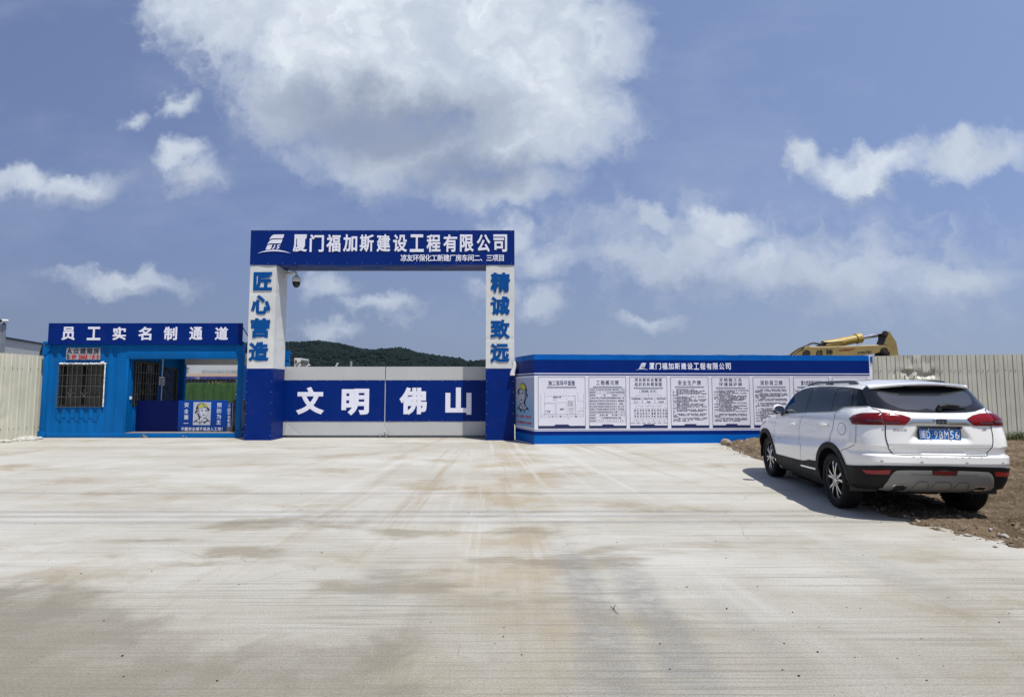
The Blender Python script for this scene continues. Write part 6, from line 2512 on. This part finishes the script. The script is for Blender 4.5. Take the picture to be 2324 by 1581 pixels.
# --- doors, flap, cladding on both flanks
Z_B = 1.284
rdoor_edge = [(2.262, 1.296), (2.361, 1.245), (2.384, 1.16), (2.41, 1.06), (2.472, .973), (2.50, .885)]
bline = [(3.272, 1.286), (3.351, 1.245), (3.47, 1.197), (3.53, 1.139), (3.55, 1.00), (3.52, .81), (3.505, .60), (3.43, .39), (3.42, .33)]
fline = [(4.60, 1.262), (4.66, 1.12), (4.676, .90), (4.66, .60), (4.62, .41), (4.50, .33)]
for side in (1, -1):
    fd = patch("door", [(a - .006, b) for a, b in fline][::-1] + [(4.55, 1.268), (3.75, 1.276), (3.30, 1.282)] + [(a + .006, b) for a, b in bline], PAINT, car, off=.0025, thick=.008, step=.05, side=side, smooth=40)
    # rear door: its hind edge follows the wheel arch
    ra_ = [(side_s(.51 * cos(a), .365 + .51 * sin(a)), .365 + .51 * sin(a)) for a in [radians(x) for x in (72, 60, 45, 30, 15, 0, -4)]]
    rd = patch("door", [(a - .006, b) for a, b in bline] + [(2.90, .33)] + ra_[::-1][0:7] + [(a + .006, b) for a, b in rdoor_edge[::-1]][:6] + [(2.45, 1.284)], PAINT, car, off=.0025, thick=.008, step=.05, side=side, smooth=40)
    ell = lambda c0, c1, r0, r1, n=28: [(c0 + r0 * cos(2 * pi * k / n), c1 + r1 * sin(2 * pi * k / n)) for k in range(n)]
    if side == 1:
        ff = patch("fuel_flap", ell(2.150, 1.069, .108, .073), PAINT, car, off=.003, thick=.008, step=.03, side=1)
    for dr, (c0, c1) in ((fd, (3.775, 1.096)), (rd, (2.66, 1.096))):
        gm = MB()
        patch("cup", ell(c0 - .03, c1, .075, .030), GAP, None, off=.0042, thick=.002, step=.03, side=side, mb=gm)
        m = MB()
        L = .125
        pts = []
        for i in range(9):
            t = -1 + 2 * i / 8
            o = .012 + .030 * (1 - t * t) ** .5 if abs(t) < 1 else .004
            pts.append(S(side * (c0 + L * t), c1 + .004, o))
        m.tube(pts, [.010, .016, .019, .020, .020, .020, .019, .016, .010], 10)
        m.build("handle", PAINT, dr, smooth=60, local=True)
    patch("cladding", [(4.24, .30), (4.58, .41), (4.63, .481), (4.036, .493), (3.517, .504), (3.36, .517), (3.20, .553), (2.92, .566), (2.80, .42), (2.56, .30), (2.46, .232), (4.12, .232)], CLAD, car, off=.012, thick=.02, step=.045, side=side)
    patch("sill_trim", [(3.44, .405), (3.46, .432), (2.93, .452), (2.91, .425)], PAINT, car, off=.016, thick=.006, step=.04, side=side)
    m = MB()
    line_on(m, bline + [], .007, off=.0032, side=side)
    line_on(m, rdoor_edge, .007, off=.0032, side=side)
    line_on(m, fline, .007, off=.0032, side=side)
    line_on(m, [(1.698, 1.136), (1.670, 1.001), (1.678, .955), (1.72, .889), (1.93, .836), (2.184, .785)], .006, off=.0015, side=side)
    if side == 1:
        e2 = ell(2.150, 1.069, .112, .076)
        line_on(m, e2 + e2[:1], .006, off=.0035, side=1)
    m.build("panel_gap", GAP, body, local=True)
    # side windows: black surround, three panes, bright lower strip
    sur = [(4.40, 1.276), (3.743, 1.281), (3.28, 1.288), (2.912, 1.289), (2.363, 1.290), (2.242, 1.301), (2.10, 1.333), (2.01, 1.350), (1.759, 1.361), (1.444, 1.370), (1.476, 1.467), (1.556, 1.574),
           (1.70, 1.584), (1.938, 1.594), (2.235, 1.609), (2.603, 1.618), (3.029, 1.618), (3.376, 1.606), (3.617, 1.578), (3.80, 1.536), (3.96, 1.466), (4.107, 1.392), (4.25, 1.322)]
    GLB = mat("gloss black pillar", (.005, .006, .008), .15, var=0, spec=.3)
    wsur = patch("window_band", sur, GLB, car, off=.004, thick=.010, step=.05, side=side)
    for nm, o in (("window", [(4.24, 1.290), (3.36, 1.300), (3.30, 1.31), (3.205, 1.56), (3.22, 1.582), (3.37, 1.576), (3.60, 1.552), (3.77, 1.512), (3.95, 1.440), (4.08, 1.375)]),
                  ("window", [(3.135, 1.304), (2.46, 1.304), (2.41, 1.318), (2.37, 1.565), (2.39, 1.588), (2.60, 1.596), (3.00, 1.594), (3.03, 1.58)]),
                  ("window", [(2.23, 1.345), (2.12, 1.372), (1.78, 1.376), (1.53, 1.382), (1.55, 1.46), (1.61, 1.548), (1.90, 1.575), (2.19, 1.586), (2.21, 1.56)])):
        patch(nm, o, CARGLASS, wsur, off=.0065, thick=.004, step=.05, side=side)
    m = MB()
    line_on(m, [(4.42, 1.274), (3.743, 1.279), (3.28, 1.285), (2.912, 1.286), (2.363, 1.287), (2.242, 1.298), (2.10, 1.330), (2.01, 1.347), (1.759, 1.358), (1.455, 1.366)], .014, off=.008, side=side)
    m.build("belt_trim", mat("satin trim", (.20, .21, .22), .3, .8, var=0), wsur, local=True, smooth=40)
    # door mirror
    mr = Vector((-side * .915, 1.80, 1.245))
    m = MB()
    bmh = bmesh.new()
    bmesh.ops.create_uvsphere(bmh, u_segments=24, v_segments=16, radius=1.0)
    vs = []
    for p in bmh.verts:
        x, y, z = p.co
        y2 = y if y > 0 else y * .35
        k = 1 - .12 * max(0, -x * side * -1)
        vs.append((mr.x + x * .100, mr.y + .02 + y2 * .11, mr.z + z * .080 * (1 + .15 * (-x * side))))
    bmh.verts.index_update()
    fs = [[q.index for q in fc.verts] for fc in bmh.faces]
    mis = [0 if sum(vs[i][2] for i in fc) / len(fc) > mr.z - .015 and sum(vs[i][1] for i in fc) / len(fc) > mr.y - .012 else 1 for fc in fs]
    bmh.free()
    for fc, mi in zip(fs, mis):
        pass
    m.v = vs; m.f = fs; m.mi = mis
    mir = m.build("mirror", [PAINT, BLACKP], car, smooth=50, local=True)
    m = MB()
    m.bar((mr.x + side * .09, mr.y + .03, mr.z - .055), (-side * .80, mr.y + .10, mr.z - .11), .09, .035)
    m.build("mirror_arm", BLACKP, mir, local=True)
    m = MB()
    m.poly([(mr.x + .08 * cos(2 * pi * k / 20), mr.y - .026, mr.z + .062 * sin(2 * pi * k / 20)) for k in range(20)])
    m.build("mirror_glass", mat("mirror face", (.7, .72, .75), .03, 1.0, var=0), mir, local=True)
    # lamp cluster at the rear corner
    lo = [(1.941, 1.207), (1.80, 1.250), (1.563, 1.279), (1.15, 1.292), (1.098, 1.244), (.985, 1.153), (1.073, 1.150), (1.571, 1.145), (1.808, 1.141)]
    LMP = patch("tail_lamp", lo, LAMPR, car, off=.012, thick=.02, step=.035, side=side, bulge=.010)
    patch("smoked_strip", [(1.42, 1.212), (1.40, 1.190), (1.04, 1.186), (1.05, 1.208)], LAMPD, LMP, off=.024, thick=.004, step=.04, side=side)
    # front lamp on the nose
    fo = [(1.55, 1.10), (1.9, 1.14), (2.0, 1.10), (1.6, .98), (.95, .98), (.9, 1.04)]
    patch("headlamp", fo, mat("clear lamp", (.35, .37, .4), .08, var=0), car, off=.01, thick=.02, step=.05, side=side, fn=lambda s, z, o, side=side: S_front(side * s, z) + Vector((0, o, 0)))

# --- tailgate with everything it carries
tgh = [(0, .806), (.643, .802), (.79, .804), (.806, .83), (.838, .875), (.868, .945), (.900, 1.02), (.945, 1.139), (.953, 1.151), (.985, 1.153), (1.098, 1.244), (1.15, 1.292), (1.20, 1.318), (1.10, 1.327), (.98, 1.310), (.70, 1.297), (.28, 1.294), (0, 1.294)]
tg = patch("tailgate", sym(tgh), PAINT, car, off=.004, thick=.012, step=.022, smooth=34)
m = MB()
g_ = [(.0, .806), (.643, .802), (.79, .804), (.806, .83), (.838, .875), (.868, .945), (.900, 1.02), (.945, 1.139), (.953, 1.151)]
line_on(m, [(-a, b) for a, b in g_[::-1]] + g_[1:], .011, off=.0052)
for sg in (1, -1):
    line_on(m, [(1.15, 1.295), (1.23, 1.322), (1.38, 1.345)], .008, off=.0052, side=sg)
m.build("panel_gap", GAP, tg, local=True)
for side in (1, -1):
    li = [(1.142, 1.291), (.936, 1.286), (.714, 1.264), (.545, 1.232), (.556, 1.205), (.61, 1.161), (.63, 1.153), (.975, 1.153), (1.088, 1.244)]
    l2 = patch("tail_lamp", li, LAMPR2, car, off=.016, thick=.02, step=.03, side=side, bulge=.008)
    patch("smoked_strip", [(.995, 1.190), (.985, 1.171), (.72, 1.174), (.73, 1.191)], LAMPD, l2, off=.028, thick=.004, step=.04, side=side)
chh = [(0, 1.160), (.42, 1.159), (.598, 1.156), (.552, 1.190), (.540, 1.212), (.527, 1.228), (.3, 1.229), (0, 1.230)]
cs = patch("chrome_strip", sym(chh), CHROME, tg, off=.010, thick=.012, step=.03, bulge=.004)
# shield emblem
pv = S(0, 1.198, .02)


def rp(u, z, o):
    p = S(0, 1.198, 0)
    return Vector((u, p.y - o, z))


m = MB()
shield = [(-.062, 1.226), (-.03, 1.231), (0, 1.232), (.03, 1.231), (.062, 1.226), (.068, 1.205), (.058, 1.178), (.03, 1.166), (0, 1.162), (-.03, 1.166), (-.058, 1.178), (-.068, 1.205)]
m.prism([rp(u, z, .038) for u, z in shield], (0, .03, 0))
em = m.build("emblem", CHROME, cs, local=True, bevel=.004)
m = MB()
for (ua, ub) in ((-.058, -.024), (-.018, .018), (.024, .058)):
    for (za, zb) in ((1.201, 1.223), (1.175, 1.196)):
        m.poly([rp(ua, za, .0395), rp(ub, za, .0395), rp(ub, zb, .0395), rp(ua, zb, .0395)])
m.build("emblem_pane", mat("dark blue enamel", (.01, .015, .035), .15, var=0), em, local=True)
# number plate
py_ = S(0, 1.03, 0).y
m = MB()
PLT = Plane((0, py_ - .028, 0), (1, 0, 0))
pz0, pz1 = .972, 1.112
Pt = lambda u, z, o=0.0: Vector((u, py_ - .030 - o + .10 * (z - pz0) * .35, z))
m.add([Pt(-.232, pz0 - .006, -.004), Pt(.232, pz0 - .006, -.004), Pt(.232, pz1 + .006, -.004), Pt(-.232, pz1 + .006, -.004), Pt(-.232, pz0 - .006, -.02), Pt(.232, pz0 - .006, -.02), Pt(.232, pz1 + .006, -.02), Pt(-.232, pz1 + .006, -.02)],
      [[0, 1, 2, 3], [7, 6, 5, 4], [0, 4, 5, 1], [1, 5, 6, 2], [2, 6, 7, 3], [3, 7, 4, 0]])
pf = m.build("plate_frame", BLACKP, tg, local=True)
m = MB()
m.poly([Pt(-.22, pz0), Pt(.22, pz0), Pt(.22, pz1), Pt(-.22, pz1)])
pn = m.build("number_plate", PLATEB, tg, local=True)
m = MB()


class _PP(Plane):
    def p(self, s, t, n=0.0):
        return Pt(s, t, n)


pq = _PP((0, 0, 0), (1, 0, 0))
frame_on(m, pq, -.212, .212, pz0 + .007, pz1 - .007, .002, .003)
x = -.198
for ch, wd in (("闽", .046), ("D", .046), ("·", .018), ("9", .046), ("B", .046), ("M", .050), ("5", .046), ("6", .046)):
    if ch == "·":
        stroke_on(m, pq, [(x + .004, 1.042), (x + .014, 1.042)], .009, .003)
    else:
        put_glyph(m, pq, ch, x, x + wd - .004, pz0 + .024, pz1 - .022, .003, .016, 2)
    x += wd + .009
m.build("plate_number", mat("plate white", (.68, .70, .74), .5, var=0), tg, local=True)
m = MB()
for (u, z) in ((-.12, pz1 - .008), (.10, pz1 - .008), (-.10, pz0 + .006), (.11, pz0 + .006)):
    p = Pt(u, z, .002)
    m.lathe([(0, .011), (.006, .010), (.010, .005), (.011, 0)], p, (0, -1, 0), 10)
m.build("plate_screw", STEEL, tg, local=True, smooth=40)
m = MB()
m.bbox(-.25, .235, py_ - .04, py_ + .03, 1.128, 1.143, .004)
m.bbox(.205, .235, py_ - .05, py_ + .0, 1.118, 1.142, .004)
m.build("plate_light", BLACKP, tg, local=True)
# bright badges: four characters on the left, a small dark plate on the right
m = MB()
by = lambda u: S(-u / ((W_T(1.10) - RB_T(1.10)) * KX), 1.10, .007).y


class _BP(Plane):
    def p(self, s, t, n=0.0):
        return Vector((s, by(s) - n, t))


bq = _BP((0, 0, 0), (1, 0, 0))
for i, ch in enumerate("吉利汽车"):
    put_glyph(m, bq, ch, -.495 + i * .037, -.462 + i * .037, 1.088, 1.112, .003, .03, 1)
m.build("badge", CHROME, tg, local=True)
m = MB()
for i, ch in enumerate("1.8TD"):
    put_glyph(m, bq, ch, .455 + i * .012, .466 + i * .012, 1.098, 1.116, .003, .04, 1)
m.build("badge", ALLOYD, tg, local=True)
m = MB()
for i in range(4):
    p = [S(4.455 - i * .034, .832, .004), S(4.432 - i * .034, .832, .004), S(4.432 - i * .034, .845, .004), S(4.455 - i * .034, .845, .004)]
    m.poly(p)
m.build("badge", ALLOYD, car, local=True)
# rear window, black border and pane
rgh = [(0, 1.300), (.28, 1.300), (.70, 1.304), (.98, 1.318), (1.10, 1.335), (1.25, 1.347), (1.40, 1.360), (1.438, 1.372), (1.47, 1.467), (1.55, 1.575), (1.50, 1.604), (0, 1.604)]
rw = patch("rear_window", sym(rgh), mat("black glass border", (.010, .011, .014), .07, var=0, coat=.3), car, off=.004, thick=.012, step=.04)
pane = [(0, 1.318), (.20, 1.345), (.38, 1.325), (.66, 1.328), (.86, 1.345), (1.03, 1.385), (1.10, 1.43), (1.135, 1.50), (1.13, 1.535), (1.05, 1.55), (0, 1.552)]
pane_r = [(-.0, 1.552), (-1.02, 1.548), (-1.11, 1.53), (-1.125, 1.49), (-1.10, 1.43), (-1.05, 1.392), (-.92, 1.372), (-.40, 1.362), (-.22, 1.352)]
patch("rear_pane", pane + pane_r[1:], mat("rear glass", (.030, .036, .040), .045, var=0, spec=1.0, coat=1.0), rw, off=.0062, thick=.003, step=.04)
# wiper
m = MB()
m.lathe([(0, .032), (.03, .030), (.045, .018), (.05, 0)], S(-.10, 1.335, .004), (S(-.10, 1.335, .1) - S(-.10, 1.335, 0)), 14)
m.tube([S(-.08, 1.340, .045), S(-.30, 1.356, .050), S(-.62, 1.352, .040)], [.024, .020, .010], 8)
m.tube([S(-.18, 1.350, .026), S(-.5, 1.348, .024), S(-.82, 1.345, .018)], [.016, .012, .007], 6)
m.build("wiper", BLACKP, rw, local=True, smooth=50)

# --- spoiler
HWs = .575


def sp_sec(t):
    """section at t in -1..1 across the car: list of (v, z), from the roof back to the lip and under it"""
    e = abs(t)
    back = -.655 + .14 * e ** 3
    dz = -.046 * e * e
    return [(-.24 - .04 * e, 1.690 + dz * 1.0), (-.36, 1.682 + dz), (-.48, 1.672 + dz), (back + .03, 1.658 + dz), (back, 1.648 + dz), (back + .004, 1.630 + dz), (back + .03, 1.620 + dz), (-.50, 1.606 + dz * .6), (-.44, 1.590 + dz * .5)]


m = MB()
n_ = 36
rows = []
for i in range(n_ + 1):
    t = -1 + 2 * i / n_
    rows.append([(t * HWs * (1 - .03 * k / 8), a, b) for k, (a, b) in enumerate(sp_sec(t))])
base = len(m.v)
for r in rows:
    m.v += r
k9 = 9
for i in range(n_):
    for j in range(k9 - 1):
        a = i * k9 + j
        m.f.append([a, a + 1, a + 1 + k9, a + k9])
        t = -1 + 2 * (i + .5) / n_
        m.mi.append(1 if j >= 6 or (j == 5 and -.42 < t < .42) else 0)
for r in (0, n_):
    m.f.append([r * k9 + j for j in range(k9)]); m.mi.append(0)
sp = m.build("spoiler", [PAINT, BLACKP], car, smooth=35, local=True)
m = MB()
m.bbox(-.20, .20, -.640, -.60, 1.610, 1.632, .006)
m.build("brake_light", LAMPD, sp, local=True)

# --- bumper
bl = [(0, .688), (1.05, .675), (1.5, .655), (2.046, .622), (1.985, .50), (1.954, .459), (1.86, .405), (1.70, .379), (1.40, .350), (.87, .350), (0, .350)]
bp = patch("bumper", sym(bl), CLAD, car, off=.014, thick=.04, step=.026, smooth=40)
skh = [(0, .638), (.60, .630), (.79, .622), (.842, .605), (.895, .564), (.955, .45), (.93, .40), (.875, .352), (.647, .338), (0, .338)]
sk = patch("skid_plate", sym(skh), SKID, car, off=.022, thick=.016, step=.035, bulge=.008, smooth=40)
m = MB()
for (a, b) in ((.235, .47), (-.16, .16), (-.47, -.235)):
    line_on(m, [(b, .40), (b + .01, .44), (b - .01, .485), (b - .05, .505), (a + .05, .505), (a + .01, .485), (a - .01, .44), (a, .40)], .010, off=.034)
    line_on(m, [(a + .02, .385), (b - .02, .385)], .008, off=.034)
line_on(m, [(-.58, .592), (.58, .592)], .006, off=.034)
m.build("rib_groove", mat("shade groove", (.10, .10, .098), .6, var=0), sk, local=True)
for side in (1, -1):
    ex_o = [(.70, .350), (.83, .452), (.81, .470), (.63, .472), (.575, .44), (.60, .352)]
    exm = patch("exhaust_trim", ex_o, CHROME, sk, off=.036, thick=.03, step=.03, side=side, bulge=.002)
    patch("exhaust_opening", [(.695, .362), (.80, .448), (.79, .458), (.64, .460), (.60, .436), (.62, .362)], mat("black hole", (.003, .003, .003), .9, var=0), exm, off=.0385, thick=.02, step=.03, side=side)
    patch("reflector", [(1.51, .607), (.90, .626), (.925, .577), (1.41, .566)], RED if False else mat("red reflector", (.28, .012, .015), .25, var=.1, vscale=30), bp, off=.020, thick=.010, step=.03, side=side)
patch("fog_lamp", [(.215, .640), (-.215, .640), (-.205, .586), (.205, .586)], LAMPD, sk, off=.034, thick=.01, step=.03)
patch("fog_lens", [(.19, .630), (-.13, .630), (-.12, .594), (.18, .594)], mat("dim red lens", (.16, .012, .012), .15, var=.4, vscale=20), sk, off=.036, thick=.004, step=.03)
m = MB()
for s_ in (1.06, .385, -.385, -1.06):
    c = S(s_, .724, .0)
    nrm = (S(s_, .724, .01) - c).normalized()
    m.lathe([(-.002, .016), (.003, .016), (.003, .012), (.0015, .011), (.0015, 0)], c, nrm, 16)
m.build("parking_sensor", mat("sensor ring", (.40, .41, .42), .4, var=0), bp, local=True)
# scuffs on the bumper step
m = MB()
rr = random.Random(4)
for k in range(11):
    s_ = rr.uniform(-.75, .6); w_ = rr.uniform(.01, .05)
    m.poly([S(s_, .784, .0015), S(s_ + w_, .785, .0015), S(s_ + w_ * .8, .790, .0015), S(s_ + w_ * .2, .789, .0015)])
m.build("scuff", GAP, bp, local=True)

# --- roof rails, windscreen, seats seen through nothing: plain dark cabin glass at the front
from mathutils.bvhtree import BVHTree
_bvh = BVHTree.FromPolygons([p.co.copy() for p in body.data.vertices], [list(p.vertices) for p in body.data.polygons])


def roof_z(u, v):
    h = _bvh.ray_cast(Vector((u, v, 2.5)), Vector((0, 0, -1)))
    return h[0].z if h[0] is not None else 1.65


for side in (1, -1):
    pts, rad = [], []
    for i in range(25):
        t = i / 24
        v = -.16 + 1.72 * t
        u = -side * (.545 - .012 * (2 * t - 1) ** 2)
        lift = .030 * min(1, sin(pi * t) * 3.0) ** .7 if 0 < t < 1 else -.006
        pts.append((u, v, roof_z(u, v) + lift)); rad.append(.021 if 0 < i < 24 else .012)
    m = MB()
    m.tube(pts, rad, 10)
    for k in (2, 12, 22):
        p = pts[k]
        m.bbox(p[0] - .018, p[0] + .018, p[1] - .10, p[1] + .10, p[2] - .055, p[2] + .0, .012)
    m.build("roof_rail", RAILC, car, smooth=50, local=True)
wsh = [(0, 1.272), (.7, 1.272), (1.3, 1.275), (1.62, 1.30), (1.55, 1.45), (1.45, 1.58), (1.0, 1.615), (0, 1.618)]
patch("windscreen", sym(wsh), CARGLASS, car, off=.006, thick=.010, step=.05, fn=lambda s, z, o: S_front(s, z) + Vector((0, .7, .7)) * o)
m = MB()


# ================================================================ TIDY THE PARTS
def absorb(o):
    """fixings drawn on a sheet belong to that sheet's own mesh"""
    pa = o.parent
    bm = bmesh.new()
    bm.from_mesh(pa.data)
    off = len(pa.data.materials)
    n0 = len(bm.faces)
    bm.from_mesh(o.data)
    bm.faces.ensure_lookup_table()
    for f in bm.faces[n0:]:
        f.material_index += off
    for mt in o.data.materials:
        pa.data.materials.append(mt)
    bm.to_mesh(pa.data)
    bm.free()
    bpy.data.objects.remove(o, do_unlink=True)


def pieces(o):
    """one object per loose piece"""
    me = o.data
    lab = list(range(len(me.vertices)))

    def find(a):
        while lab[a] != a:
            lab[a] = lab[lab[a]]
            a = lab[a]
        return a
    for p in me.polygons:
        r = find(p.vertices[0])
        for v in p.vertices[1:]:
            lab[find(v)] = r
    groups = {}
    for p in me.polygons:
        groups.setdefault(find(p.vertices[0]), []).append(p)
    if len(groups) < 2:
        return
    kids = list(o.children)
    for g in list(groups.values()):
        used = sorted({v for p in g for v in p.vertices})
        rem = {v: i for i, v in enumerate(used)}
        m2 = bpy.data.meshes.new(me.name)
        m2.from_pydata([me.vertices[v].co[:] for v in used], [], [[rem[v] for v in p.vertices] for p in g])
        for mt in me.materials:
            m2.materials.append(mt)
        for a, b in zip(m2.polygons, g):
            a.material_index = b.material_index
            a.use_smooth = b.use_smooth
        if any(p.use_smooth for p in g):
            m2.set_sharp_from_angle(angle=radians(35))
        n = bpy.data.objects.new(o.name.split('.')[0], m2)
        COL.objects.link(n)
        n.parent = o.parent
    for k in kids:
        k.parent = o.parent
    bpy.data.objects.remove(o, do_unlink=True)


for o in [q for q in bpy.data.objects if q.type == 'MESH']:
    b = o.name.split('.')[0]
    if b in ("screw_heads", "sheet_joint", "scuff", "rib_groove", "casting_hole") and o.parent is not None and o.parent.type == 'MESH':
        absorb(o)
    elif b in ("roller", "pin_cap", "foot", "parking_sensor", "plate_screw", "stay", "brace", "post", "rail", "window", "emblem_pane", "valve_cover") and o.parent is not None:
        pieces(o)


def depth(o):
    d = 0
    while o.parent is not None:
        o = o.parent
        d += 1
    return d


for _ in range(3):
    for o in list(bpy.data.objects):
        while depth(o) > 2:
            o.parent = o.parent.parent
bpy.context.view_layer.update()
